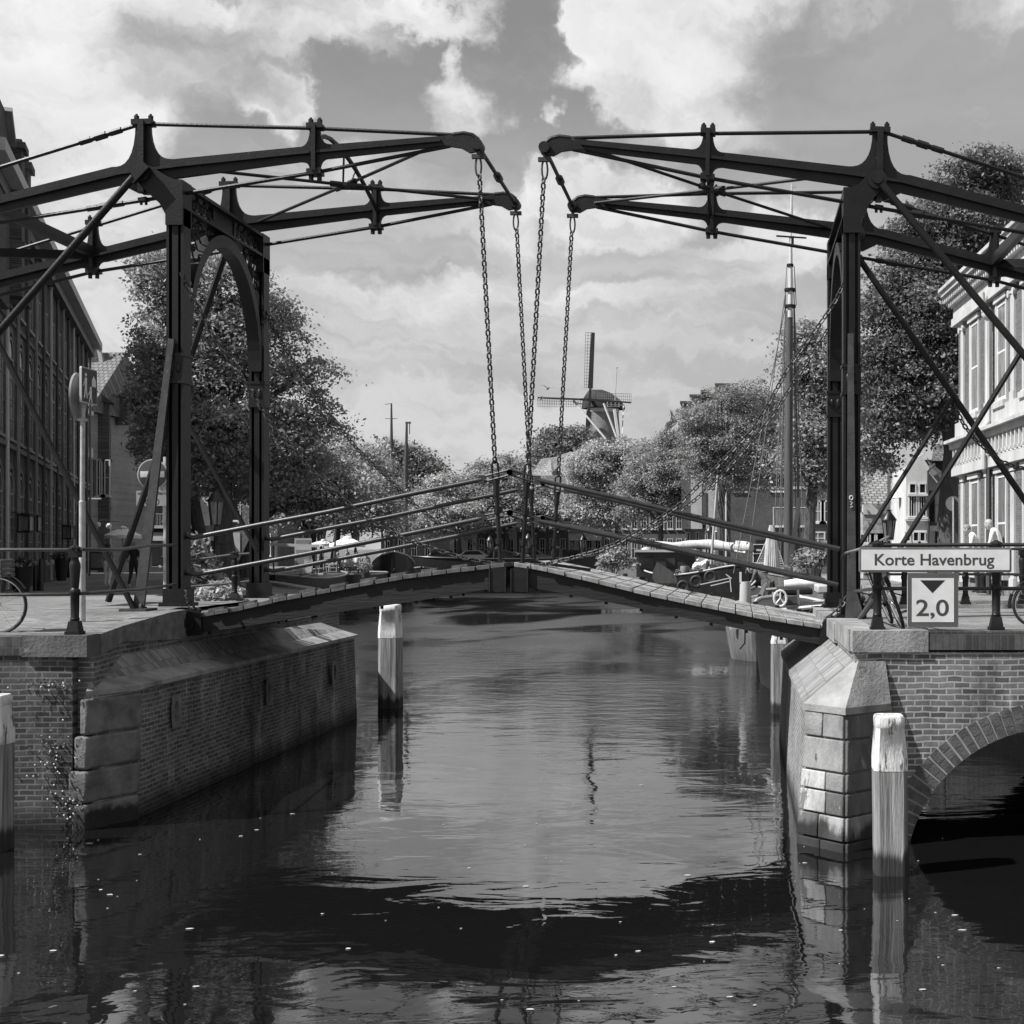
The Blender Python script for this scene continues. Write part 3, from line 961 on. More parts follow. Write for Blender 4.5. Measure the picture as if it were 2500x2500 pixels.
# ------------------------------------------------------------------ balance frames
def balance(sg, xp, zp, tilt, label):
    root = thing('balance_frame', (xp, (YN + YF) / 2, zp), label, 'balance beam')
    ct, st = math.cos(tilt), math.sin(tilt)
    def W(u, w, Y):
        uu = u * ct - w * st; ww = u * st + w * ct
        return Vector((xp + sg * uu, Y, zp + ww))
    def WP(u, w):
        uu = u * ct - w * st; ww = u * st + w * ct
        return (xp + sg * uu, zp + ww)
    up = [(-6.2, -1.25), (-2.49, -.345), (-.42, .175), (.57, .28), (2.79, .495), (5.05, .665)]
    dn = [(-6.2, -1.56), (-2.49, -.64), (-.4, -.15), (.57, .0), (2.79, .25), (5.05, .50)]
    tip = [(5.3, .70), (5.47, .68), (5.60, .61), (5.66, .50), (5.60, .40), (5.48, .38), (5.34, .46)]
    def interp(tab, u):
        for (a, wa), (b, wb) in zip(tab, tab[1:]):
            if u <= b: return wa + (wb - wa) * (u - a) / (b - a)
        return tab[-1][1]
    for Y in (YN, YF):
        b = 1 if Y == YF else -1
        mb = MB()
        # web with flares at the king post and the intermediate posts, upper edge left to right
        top = [(-6.2, -1.25)]
        def flare(uc, hw, rad, wtop, edge, sgn):
            e0 = interp(edge, uc - hw - rad); e1 = interp(edge, uc + hw + rad)
            pl = []
            for i in range(9):
                t = i / 8
                a = t * pi / 2
                pl.append((uc - hw - rad + rad * math.sin(a), e0 + sgn * (abs(wtop - e0)) * (1 - math.cos(a)) ** 1.35))
            for i in range(9):
                t = 1 - i / 8
                a = t * pi / 2
                pl.append((uc + hw + rad - rad * math.sin(a), e1 + sgn * (abs(wtop - e1)) * (1 - math.cos(a)) ** 1.35))
            return pl
        top += flare(-2.74, .08, .2, .12, up, 1)
        top += [(-2.2, interp(up, -2.2))] + flare(-.05, .125, .40, .86, up, 1) + flare(2.86, .085, .20, .80, up, 1) + [(5.05, .665)]
        bot = [(-6.2, -1.56)] + flare(-2.74, .08, .17, -.84, dn, -1) + [(-1.0, interp(dn, -1.0)), (-.42, -.16), (-.14, -.30), (.10, -.30), (.30, -.08)] + flare(2.86, .085, .17, .08, dn, -1) + [(5.05, .50)]
        poly = top + tip + bot[::-1]
        # triangulate by strips between top and bottom is fragile; use an n-gon
        bm_poly = [WP(u, w) for u, w in poly]
        mb.prism(bm_poly, (0, Y, 0), XV, ZV, YV, -.035, .035)
        # upper and mid flange ribs
        mid = [(u, (interp(up, u) + interp(dn, u)) / 2) for u in (-6.2, -2.49, -.42, .57, 2.79, 5.0)]
        for (u0, w0), (u1, w1) in zip(mid, mid[1:]):
            mb.beam(W(u0, w0, Y), W(u1, w1, Y), .24 if u1 < 4 else .2, .045)
        for uc, w0, w1, hw in ((-.05, -.3, .9, .05), (2.86, .06, .84, .035), (-2.74, -.8, .1, .035)):
            mb.beam(W(uc, w0, Y), W(uc, w1, Y), hw * 2, .26)
        # bolts on the king post and nuts on its crown
        for i in range(5):
            w = .22 + .13 * i
            mb.box(*sorted((W(-.10, w, Y).x, W(-.13, w, Y).x)), Y - .06, Y + .06, W(-.1, w, Y).z, W(-.1, w, Y).z + .03)
        o = mb.build('beam', M['iron'], root, angle=30)
        mb = MB()
        for uc, w, n_, sp in ((-.05, .86, 2, .12), (2.86, .80, 2, .075), (-2.74, .1, 2, .075)):
            mb.beam(W(uc - sp - .05, w + .02, Y), W(uc + sp + .05, w + .03, Y), .22, .09)
            for s_ in (-1, 1):
                mb.tube([W(uc + s_ * sp, w - .02, Y - .07 * 0), W(uc + s_ * sp, w + .15, Y)], .045, 6)
                mb.tube([W(uc + s_ * sp, w + .15, Y), W(uc + s_ * sp, w + .18, Y)], .022, 6)
        for uc, w in ((2.86, .04), (-2.74, -.84), (-.05, -.42)):
            kk = .6 if uc == -.05 else 1.0
            mb.beam(W(uc - .12 * kk, w, Y), W(uc + .12 * kk, w + .02, Y), .22 * kk, .1 * kk)
            for s_ in (-1, 1):
                mb.tube([W(uc + s_ * .07 * kk, w, Y), W(uc + s_ * .07 * kk, w - .13 * kk, Y)], .042 * kk, 6)
        mb.build('clamp', M['iron'], o)
        # trussing rods
        mb = MB()
        mb.tube([W(-6.2, -1.0, Y), W(-2.74, .06, Y), W(-.17, .85, Y), W(.07, .87, Y), W(2.86, .80, Y), W(5.2, .69, Y)], .034, 8)
        mb.tube([W(5.2, .69, Y), W(5.38, .71, Y), W(5.52, .68, Y), W(5.62, .60, Y)], .045, 8)
        tb = W(-.78, .665, Y); td = (W(-.17, .85, Y) - W(-2.74, .06, Y)).normalized()
        for k, (q, r_) in enumerate(((-.27, .055), (0, .065), (.27, .055))):
            mb.tube([tb + td * sg * (q - .10), tb + td * sg * (q + .10)], r_, 8)
        mb.tube([tb - td * .3, tb + td * .3], .045, 8)
        mb.build('upper_tie_rod', M['iron'], root)
        mb = MB()
        mb.tube([W(-6.2, -1.7, Y), W(-2.74, -.84, Y), W(-.05, -.42, Y), W(2.86, .05, Y), W(5.15, .50, Y)], .034, 8)
        tb = W(-.70, -.52, Y); td = (W(-.05, -.42, Y) - W(-2.74, -.84, Y)).normalized()
        for q, r_ in ((-.22, .05), (0, .065), (.22, .05)):
            mb.tube([tb + td * (q - .09), tb + td * (q + .09)], r_, 8)
        mb.tube([tb - td * .27, tb + td * .27], .045, 8)
        mb.build('lower_tie_rod', M['iron'], root)
    # tie between the two tips, with a collar half way
    mb = MB()
    mb.tube([W(5.62, .5, YN), W(5.62, .5, YF)], .036, 8)
    ym = (YN + YF) / 2
    mb.tube([W(5.62, .5, ym - .12), W(5.62, .5, ym + .12)], .075, 8)
    mb.tube([W(5.62, .5, YN - .14), W(5.62, .5, YN + .14)], .095, 12)
    mb.tube([W(5.62, .5, YF - .14), W(5.62, .5, YF + .14)], .095, 12)
    mb.build('tip_tie', M['iron'], root)
    # cross bracing in the plane of the beams
    mb = MB()
    cN = W(2.82, .36, ym)
    for u, w, Y in ((5.0, .56, YN), (5.2, .58, YF), (.75, .12, YN), (.45, .12, YF)):
        e = W(u, w, Y)
        mb.tube([e, cN], .03, 8)
        d = (cN - e).normalized()
        mb.tube([cN - d * .30, cN - d * .1], .055, 8)
    mb.box(cN.x - .16, cN.x + .16, ym - .1, ym + .1, cN.z - .03, cN.z + .03)
    mb.build('cross_brace', M['iron'], root)
    mb = MB()                        # hooped tie between the intermediate posts
    A = W(2.86, .66, YN); B = W(2.86, .30, YF)
    pts = []
    for i in range(15):
        t = i / 14
        y = YN + (YF - YN) * t
        pts.append(W(2.90, .52 + .38 * math.sin(pi * min(1, t * 1.15)) ** .8 - .25 * t if t < .86 else .52 - .25 * t, y))
    pts = [W(2.90, w_, YN + (YF - YN) * t_) for t_, w_ in ((0, .57), (.04, .69), (.1, .78), (.18, .835), (.28, .85), (.38, .835), (.48, .80), (.58, .745), (.68, .665), (.78, .57), (.88, .46), (1, .32))]
    mb.tube(pts, .042, 8)
    for dy in (-.18, .18):
        mb.tube([cN + Vector((0, dy, 0)), W(2.9, .8, ym + dy * 2.2)], .018, 6)
    mb.build('hoop_tie', M['iron'], root)
    # cross beam and diagonal towards the weight end
    mb = MB()
    mb.beam(W(-2.74, -.46, YN + .04), W(-2.74, -.46, YF - .04), .12, .2)
    mb.beam(W(-2.80, -.52, YF - .05), W(-5.6, -1.22, YN + .05), .12, .16)
    mb.beam(W(-6.0, -1.36, YN + .04), W(-6.0, -1.36, YF - .04), .3, .5)
    mb.build('cross_beam', M['iron'], root)
    return root, W

bl, WL = balance(1, LPX, LZP, 0.0, 'black iron balance beam pair pivoting on the left gate tower')
br, WR = balance(-1, RPX, RZP, .014, 'black iron balance beam pair pivoting on the right gate tower')

# ------------------------------------------------------------------ leaves of the deck
def leaf(name, topn, botn, planks, rails, label, endx, cleats, hinge, wood):
    topw = [N(*p) for p in topn]
    root = thing('bridge_leaf', ((topw[0].x + topw[-1].x) / 2, (YN + YF) / 2, topw[len(topw) // 2].z), label, 'bridge deck')
    ya, yb = YN - .16, YF + .16
    def zt(x):
        for a, b in zip(topw, topw[1:]):
            if x <= b.x: return a.z + (b.z - a.z) * (x - a.x) / (b.x - a.x)
        return topw[-1].z
    th = .075
    n = planks
    rnd = random.Random(5)
    mb = MB()
    for k in range(n):
        xa = topw[0].x + (topw[-1].x - topw[0].x) * k / n + .008
        xb = topw[0].x + (topw[-1].x - topw[0].x) * (k + 1) / n - .008
        e0, e1 = rnd.uniform(-.014, .014), rnd.uniform(-.014, .014)
        dz = rnd.uniform(-.004, .004)
        vs = [(xa, ya + e0, zt(xa) - th + dz), (xb, ya + e0, zt(xb) - th + dz), (xb, yb + e1, zt(xb) - th + dz), (xa, yb + e1, zt(xa) - th + dz),
              (xa, ya + e0, zt(xa) + dz), (xb, ya + e0, zt(xb) + dz), (xb, yb + e1, zt(xb) + dz), (xa, yb + e1, zt(xa) + dz)]
        mb.add(vs, [(0, 3, 2, 1), (4, 5, 6, 7), (0, 1, 5, 4), (1, 2, 6, 5), (2, 3, 7, 6), (3, 0, 4, 7)])
    o = mb.build('deck_planks', wood, root)
    bv = o.modifiers.new('bevel', 'BEVEL'); bv.width = .006; bv.segments = 1
    mb = MB()
    for Y in (YN - .02, YN + 1.3, YF - 1.3, YF + .02):
        up_ = [(N(px, py).x, zt(N(px, py).x) - th - .004) for px, py in botn]
        dn_ = [(N(px, py).x, N(px, py).z) for px, py in botn]
        mb.prism(up_ + dn_[::-1], (0, Y, 0), XV, ZV, YV, -.09, .09)
    o = mb.build('girder', M['girder'], root)
    mb = MB()
    for Y in (YN - .02, YF + .02):
        for k in range(9):
            f = (k + .6) / 9.2
            x = topw[0].x + (topw[-1].x - topw[0].x) * f
            i = min(range(len(botn)), key=lambda j: abs(N(*botn[j]).x - x))
            bx = [(N(*p).x, N(*p).z) for p in botn]
            zb_ = bx[0][1]
            for (xa, z1), (xb, z2) in zip(bx, bx[1:]):
                if xa <= x <= xb: zb_ = z1 + (z2 - z1) * (x - xa) / (xb - xa)
            mb.tube([(x, Y, zb_ - .05), (x, Y, zb_ + .03)], .028, 6)
    mb.build('bolt', M['iron'], root)
    # iron shoe at the meeting end and hinge block
    e0, e1 = endx
    mb = MB()
    for Y in (YN - .12, YF + .12):
        q = [N(e0, 1388), N(e1, 1382), N(e1, 1446), N(e0, 1444)]
        mb.prism([(v.x, v.z) for v in q], (0, Y, 0), XV, ZV, YV, -.03, .03)
        for p in q[:2]:
            pass
        fr = [N(e0, 1388), N(e0, 1444), N(e1, 1446), N(e1, 1382)]
        mb.tube([(v.x, Y - .03, v.z) for v in fr], .02, 5)
    mb.box(min(N(e0, 0).x, N(e1, 0).x) + .05, max(N(e0, 0).x, N(e1, 0).x) - .05, YN, YF, N(0, 1440).z, N(0, 1395).z)
    mb.build('end_shoe', M['iron'], root)
    hx = N(hinge[0], hinge[1])
    mb = MB()
    for Y in (YN - .12, YF + .12):
        mb.tube([(hx.x, Y - .1, hx.z), (hx.x, Y + .1, hx.z)], .17, 16)
        mb.tube([(hx.x, Y - .16, hx.z), (hx.x, Y + .16, hx.z)], .08, 10)
        q = [N(*p) for p in hinge[2]]
        mb.prism([(v.x, v.z) for v in q], (0, Y, 0), XV, ZV, YV, -.06, .06)
    mb.build('hinge', M['iron'], root)
    if cleats:
        mb = MB()
        for k in range(cleats):
            f = (k + 1.0) / (cleats + 1.5)
            x = topw[0].x + (topw[-1].x - topw[0].x) * f
            for Y in (ya + .07,):
                mb.add([(x - .13, Y - .06, zt(x - .13)), (x + .13, Y - .06, zt(x + .13)), (x + .13, Y + .1, zt(x + .13)), (x - .13, Y + .1, zt(x - .13)),
                        (x - .13, Y - .06, zt(x - .13) + .05), (x + .13, Y - .06, zt(x + .13) + .05), (x + .13, Y + .1, zt(x + .13) + .05), (x - .13, Y + .1, zt(x - .13) + .05)],
                       [(0, 3, 2, 1), (4, 5, 6, 7), (0, 1, 5, 4), (1, 2, 6, 5), (2, 3, 7, 6), (3, 0, 4, 7)])
        mb.build('deck_cleat', wood, root)
    # handrails on both sides
    for Y in (YN, YF):
        for rl, links in rails:
            mb = MB()
            mb.tube([N(px, py, Y) for px, py in rl], .042, 10)
            a = N(*rl[0], Y); b = N(*rl[-1], Y)
            for e in (links,):
                for pa, pb in zip(e, e[1:]):
                    for off in (-.045, .045):
                        mb.tube([N(*pa, Y) + Vector((0, 0, off)), N(*pb, Y) + Vector((0, 0, off))], .02, 6)
                    mb.beam(N(*pa, Y) - Vector((.05, 0, 0)), N(*pa, Y) + Vector((.05, 0, 0)), .07, .15)
                mb.tube([N(*e[-1], Y - .05), N(*e[-1], Y + .05)], .05, 10)
            mb.build('handrail', M['rail'], root)
    return root, zt

lt = [(462, 1502), (585, 1481), (700, 1455), (850, 1428), (990, 1403), (1100, 1389), (1189, 1378), (1236, 1373)]
lb = [(468, 1548), (585, 1531), (700, 1513), (850, 1491), (1000, 1470), (1189, 1439), (1236, 1436)]
lr = [([(452, 1300), (458, 1310), (472, 1313), (500, 1307), (650, 1278), (799, 1250), (1000, 1207), (1176, 1171)], [(1176, 1171), (1245, 1153)]),
      ([(452, 1388), (458, 1399), (476, 1403), (520, 1396), (650, 1371), (799, 1343), (1000, 1303), (1176, 1266)], [(1176, 1266), (1245, 1252)])]
leafL, ztL = leaf('leaf', lt, lb, 22, lr, 'left leaf of the drawbridge, dark timber with pipe handrails rising to the middle', (1200, 1238), 9, (462, 1520, [(452, 1490), (500, 1496), (503, 1548), (462, 1552), (448, 1520)]), mat('shaded_deck_planks', .10, .9, .45, 2.5, .4, 30, stretch=(3, .5, 1)))  # shade on the plank ends is put into this darker colour
rt = [(1258, 1373), (1312, 1380), (1420, 1404), (1560, 1438), (1714, 1471), (1860, 1500), (2004, 1523), (2044, 1529)]
rb = [(1258, 1428), (1300, 1434), (1420, 1456), (1560, 1484), (1714, 1515), (1860, 1546), (2022, 1576)]
rr = [([(1312, 1172), (1500, 1214), (1700, 1262), (1900, 1307), (2025, 1335), (2050, 1340)], [(1312, 1172), (1245, 1153)]),
      ([(1312, 1272), (1500, 1310), (1700, 1353), (1900, 1397), (2020, 1422), (2046, 1428)], [(1312, 1272), (1245, 1252)])]
leafR, ztR = leaf('leaf', rt, rb, 19, rr, 'right leaf of the drawbridge with pale plank deck sloping down to the right', (1252, 1292), 0, (2030, 1528, [(2014, 1524), (2044, 1500), (2064, 1505), (2044, 1552), (2034, 1578), (1996, 1572), (2004, 1530)]), M['plank'])
mb = MB()                                  # iron plate and eye bolts on the meeting end
for f in (0, 1, 2, 3, 4, 5, 6, 7, 8):
    x = N(1480 + f * 62, 0).x
    mb.lathe([(.05, 0), (.05, .03), (.03, .06)], (x, YF + .02, ztR(x)), 6)
mb.beam(N(1262, 1374, YN + .5) + Vector((0, 0, .04)), N(1425, 1402, YN + .9) + Vector((0, 0, .06)), .16, .05)
mb.build('bolt', M['iron'], leafR)

# ------------------------------------------------------------------ lifting chains with their bars
def lift(pt, pb, kn, label, Y):
    root = thing('lifting_chain', pt, label, 'chain', 'lifting chains of the drawbridge')
    pt = Vector(pt); pb = Vector(pb)
    d = (pb - pt)
    split = pt + d * kn
    mb = MB()                               # shackle at the tip
    s0 = pt + d.normalized() * .10
    mb.tube([pt, s0], .03, 6)
    mb.beam(s0 - Vector((.11, 0, 0)), s0 + Vector((.11, 0, 0)), .07, .07)
    loop = [s0 + Vector((.05 * math.cos(t), 0, -.17 + .17 * math.sin(t))) for t in np.linspace(0, 2 * pi, 12, endpoint=False)]
    mb.tube(loop, .018, 5, closed=True)
    mb.build('shackle', M['chain'], root)
    chain_mesh([s0 + d.normalized() * .30, split - d.normalized() * .34]).build('links', M['chain'], root)
    mb = MB()
    c = split - d.normalized() * .17
    loop = []
    for i in range(12):
        t = 2 * pi * i / 12
        cx, sy = math.cos(t), math.sin(t)
        loop.append(c + d.normalized() * (cx * .4 + (1 if cx > 0 else -1) * .6) * .2 + Vector((1, 0, 0)) * sy * .055)
    mb.tube(loop, .02, 6, closed=True)
    mb.tube([split - d.normalized() * .05, split + d.normalized() * .22], .055, 8)
    mb.tube([split, pb], .036, 8)
    for f in (.33, .70):
        q = split + (pb - split) * f
        mb.tube([q - d.normalized() * .05, q + d.normalized() * .05], .062, 8)
    mb.tube([pb + Vector((0, -.09, 0)), pb + Vector((0, .09, 0))], .10, 12)
    mb.build('hanger_bar', M['iron'], root)
    return root
lift(WL(5.62, .42, YN), N(1222, 1382, YN), .80, 'long heavy lifting chain hanging nearest from the left balance beam', YN)
lift(WL(5.62, .42, YF), N(1222, 1382, YF), .80, 'lifting chain hanging from the far tip of the left balance beam', YF)
lift(WR(5.62, .42, YN), N(1275, 1386, YN), .80, 'long lifting chain hanging nearest from the right balance beam, crossing in front', YN)
lift(WR(5.62, .42, YF), N(1275, 1386, YF), .80, 'lifting chain from the far right tip passing in front of the windmill', YF)

def slack(pts, Y, label, r=.014, pitch=.10):
    w = [P(px, py, Y) for px, py in pts]
    o = chain_mesh(w, pitch, r, .034).build('slack_chain', M['chain'])
    tag(o, label, 'chain', 'slack safety chains from the gates to the deck')
    return o
slack([(443, 664), (465, 716), (517, 813), (565, 886), (613, 954), (662, 1036), (700, 1078), (760, 1148), (824, 1206), (875, 1250), (928, 1285), (980, 1312), (1031, 1331), (1090, 1350), (1140, 1364), (1176, 1371), (1216, 1378)], YN - .1, 'slack chain from the near left gate post across the handrails')
slack([(642, 745), (660, 790), (705, 865), (762, 950), (820, 1032), (878, 1103), (957, 1177), (1015, 1235), (1064, 1273), (1110, 1302), (1160, 1328), (1200, 1343), (1290, 1358)], YF, 'slack chain from the far left gate post in front of the trees')
slack([(2062, 690), (2040, 735), (2004, 788), (1962, 846), (1921, 904), (1880, 980), (1838, 1049), (1750, 1140), (1660, 1231), (1590, 1280), (1515, 1322), (1460, 1345), (1390, 1364), (1330, 1378), (1276, 1384)], YN - .1, 'slack chain from the near right gate post down to the middle of the deck')
slack([(2030, 790), (1990, 855), (1946, 920), (1890, 1010), (1825, 1090), (1755, 1169), (1695, 1222), (1631, 1268), (1550, 1316), (1466, 1351), (1400, 1362), (1365, 1366)], YF, 'slack chain from the far right gate post behind the mast')
# the chain end visible at the hinge on each side, and the one on the far right stay
for pts, Y, lab in (([(452, 1440), (458, 1468), (470, 1485), (492, 1492)], YN - .2, 'short chain hooked at the hinge of the left leaf'),
                    ([(2070, 1455), (2056, 1478), (2040, 1496), (2018, 1510)], YN - .2, 'short chain hooked at the hinge of the right leaf'),
                    ([(2335, 1000), (2352, 1036), (2378, 1070), (2410, 1100), (2440, 1125), (2480, 1140), (2540, 1150)], 24.6, 'chain looping from the right stay rod past the white mansion')):
    w = [P(px, py, Y) for px, py in pts]
    tag(chain_mesh(w, .10, .017, .036).build('hook_chain', M['chain']), lab, 'chain')
# ================================================================== RAILINGS, SIGNS, PILES, BICYCLES
def pieces(name, lst, mat_, parent, **kw):
    """every loose piece a part of its own"""
    for m_ in lst:
        m_.build(name, mat_, parent, **kw)

def rail_post(parent, x, y, z, h=1.26, k=1.0):
    mb = MB()
    w = .5 * k
    mb.box(x - .20 * w, x + .20 * w, y - .20 * w, y + .20 * w, z, z + .045)
    # tapered plinth
    a, b = .17 * w, .125 * w
    vs = [(x + sx * a, y + sy * a, z + .045) for sx, sy in ((-1, -1), (1, -1), (1, 1), (-1, 1))] + [(x + sx * b, y + sy * b, z + .19 * h / 1.26) for sx, sy in ((-1, -1), (1, -1), (1, 1), (-1, 1))]
    mb.add(vs, [(0, 3, 2, 1), (4, 5, 6, 7), (0, 1, 5, 4), (1, 2, 6, 5), (2, 3, 7, 6), (3, 0, 4, 7)])
    f = h / 1.26
    mb.lathe([(.115 * w, .19 * f), (.13 * w, .22 * f), (.11 * w, .24 * f), (.12 * w, .55 * f), (.145 * w, .57 * f), (.145 * w, .62 * f), (.10 * w, .65 * f),
              (.11 * w, .68 * f), (.15 * w, .95 * f), (.14 * w, 1.0 * f), (.10 * w, 1.05 * f), (.10 * w, 1.1 * f)], (x, y, z), 10)
    c = .135 * w
    mb.box(x - c, x + c, y - c, y + c, z + 1.08 * f, z + 1.20 * f)
    mb.lathe([(.19 * w, 1.20 * f), (.19 * w, 1.215 * f), (.03 * w, 1.26 * f)], (x, y, z), 4)
    return mb.build('rail_post', M['iron'], parent)

Yl = 18.60
rl_ = thing('railing', (PX(183, Yl), Yl, 2.70), 'black iron railing with one baluster post at the left front edge of the quay', 'railing')
rail_post(rl_, PX(183, Yl), Yl, 2.70)
for pts in ([P(-160, 1342, Yl), P(10, 1342, Yl), P(175, 1342.5, Yl), P(200, 1341.5, Yl), P(240, 1342, 18.9), P(290, 1342, 19.6), P(330, 1336, 20.4), P(372, 1331, 21.2), P(428, 1331, 22.2)],
            [P(-160, 1452, Yl), P(10, 1452, Yl), P(175, 1451, Yl), P(215, 1448, Yl + .1), P(300, 1442, 20.0), P(345, 1439, 20.8), P(428, 1427, 22.2)]):
    mb = MB(); mb.tube(pts, .025, 8); mb.build('rail', M['rail'], rl_)
Yb = 26.72
rb_ = thing('railing', (PX(573, Yb), Yb, 2.86), 'black iron railing behind the left gate with a post before the trees', 'railing')
rail_post(rb_, PX(573, Yb), Yb, 2.86, 1.0, .95)
for pts in ([P(440, 1372, Yb), P(565, 1354, Yb), P(630, 1350, Yb)], [P(440, 1434, Yb), P(563, 1424, Yb), P(630, 1416, Yb)]):
    mb = MB(); mb.tube(pts, .024, 8); mb.build('rail', M['rail'], rb_)
Yr = 17.97
rr_ = thing('railing', (PX(2288, Yr), Yr, 2.80), 'black iron railing on the arched bridge carrying the two signs', 'railing')
for px in (2142, 2432):
    rail_post(rr_, PX(px, Yr), Yr, 2.80, 1.22)
for pts in ([P(2088, 1344, 21.9), P(2110, 1336, 19), P(2142, 1331, Yr), P(2432, 1330, Yr), P(2800, 1330, Yr)], [P(2088, 1443, 21.9), P(2115, 1440, 19), P(2142, 1437, Yr), P(2432, 1437, Yr), P(2800, 1437, Yr)]):
    mb = MB(); mb.tube(pts, .026, 8); mb.build('rail', M['rail'], rr_)
Yf = 26.85
rf_ = thing('railing', (PX(2357, Yf), Yf, 2.78), 'rear iron railing across the road behind the two bridge signs', 'railing')
for px in (2208, 2357, 2496):
    rail_post(rf_, PX(px, Yf), Yf, 2.78, 1.15)
for py in (1340, 1402):
    mb = MB(); mb.tube([P(2110, py, Yf), P(2900, py, Yf)], .026, 8); mb.build('rail', M['rail'], rf_)

# ------------------------------------------------------------------ signs
def text_mesh(body, size, cx, cz, y, parent, name, m_, bold=.0, align='CENTER', rot=None, width=None, ext=.0006):
    cu = bpy.data.curves.new(name, 'FONT')
    cu.body = body
    cu.size = size
    cu.align_x = align
    cu.align_y = 'BOTTOM_BASELINE'
    cu.extrude = ext
    cu.offset = bold
    cu.resolution_u = 4
    o = bpy.data.objects.new(name + '_tmp', cu)
    C.objects.link(o)
    dg = bpy.context.evaluated_depsgraph_get()
    me = bpy.data.meshes.new_from_object(o.evaluated_get(dg))
    bpy.data.objects.remove(o)
    bpy.data.curves.remove(cu)
    me.name = name
    xs = [v.co.x for v in me.vertices]
    sx = 1.0
    if width:
        sx = width / (max(xs) - min(xs))
    mid = (max(xs) + min(xs)) / 2
    L = root_loc(parent)
    for v in me.vertices:
        x, yy, z = v.co
        p = Vector(((x - mid) * sx, 0, yy)) + Vector((0, -z, 0))
        if rot is not None:
            p = rot @ p
        v.co = p + Vector((cx, y, cz)) - L
    me.materials.clear(); me.materials.append(m_)
    ob = bpy.data.objects.new(name, me)
    C.objects.link(ob); ob.parent = parent
    return ob

def rrect(x0, x1, z0, z1, r, n=4):
    pts = []
    for cx, cz, a in ((x1 - r, z1 - r, 0), (x0 + r, z1 - r, 90), (x0 + r, z0 + r, 180), (x1 - r, z0 + r, 270)):
        pts += arc(cx, cz, r, a, a + 90, n)
    return pts
def plate(mb, poly, y0, y1):
    mb.prism(poly, (0, 0, 0), XV, ZV, YV, y0, y1)

M['sign_white'] = mat('sign_face_white', .66, .45, .12, 3.0)
M['sign_grey'] = mat('sign_border_grey', .085, .45, .12, 4.0)
M['sign_edge'] = mat('sign_frame_metal', .17, .5, .2, 6.0)
M['ink'] = mat('sign_lettering', .05, .5, .15, 6.0)
Ys = 17.84
x0_, x1_ = PX(2097, Ys), PX(2469, Ys)
z0_, z1_ = PZ(1397, Ys), PZ(1336.5, Ys)
nb = thing('name_board', ((x0_ + x1_) / 2, Ys, z0_), 'long white bridge name board lettered Korte Havenbrug on the right railing', 'sign')
mb = MB(); plate(mb, rrect(x0_, x1_, z0_, z1_, .02), Ys - .02, Ys + .03); mb.build('frame', M['sign_edge'], nb)
mb = MB(); plate(mb, rrect(x0_ + .018, x1_ - .018, z0_ + .018, z1_ - .018, .015), Ys - .024, Ys - .01); mb.build('border', M['sign_grey'], nb)
mb = MB(); plate(mb, [(x0_ + .029, z0_ + .029), (x1_ - .029, z0_ + .029), (x1_ - .029, z1_ - .029), (x0_ + .029, z1_ - .029)], Ys - .028, Ys - .012); mb.build('face', M['sign_white'], nb)
text_mesh('Korte Havenbrug', .215, (PX(2135, Ys) + PX(2426.5, Ys)) / 2, PZ(1379.5, Ys), Ys - .029, nb, 'lettering', M['ink'], bold=.0035, width=PX(2426.5, Ys) - PX(2135, Ys))
x0_, x1_ = PX(2215, Ys), PX(2339.5, Ys)
z0_, z1_ = PZ(1531, Ys), PZ(1400, Ys)
hs = thing('clearance_sign', ((x0_ + x1_) / 2, Ys, z0_), 'square height clearance sign with a black triangle over 2,0', 'sign')
mb = MB(); plate(mb, rrect(x0_, x1_, z0_, z1_, .02), Ys - .01, Ys + .02); mb.build('rim', M['lightgrey'], hs)
mb = MB(); plate(mb, rrect(x0_ + .006, x1_ - .006, z0_ + .006, z1_ - .006, .018), Ys - .014, Ys); mb.build('border', M['sign_grey'], hs)
mb = MB(); plate(mb, [(x0_ + .06, z0_ + .068), (x1_ - .06, z0_ + .068), (x1_ - .06, z1_ - .063), (x0_ + .06, z1_ - .063)], Ys - .018, Ys - .002); mb.build('face', M['sign_white'], hs)
mb = MB(); plate(mb, [(PX(2245.7, Ys), PZ(1416.5, Ys)), (PX(2307, Ys), PZ(1416.5, Ys)), (PX(2276, Ys), PZ(1448, Ys))][::-1], Ys - .0195, Ys - .01); mb.build('triangle', M['black'], hs)
text_mesh('2,0', .31, PX(2276, Ys), PZ(1503, Ys), Ys - .019, hs, 'numerals', M['ink'], bold=.004, width=PX(2316, Ys) - PX(2236, Ys))
mb = MB()
mb.box(PX(2262, Ys), PX(2290, Ys), Ys + .02, Ys + .10, PZ(1440, Ys), PZ(1434, Ys)); mb.build('clip', M['galv'], hs)

def disc(mb, c, nrm, r, t, seg=28):
    n = Vector(nrm).normalized()
    mb.tube([Vector(c) - n * t / 2, Vector(c) + n * t / 2], r, seg)
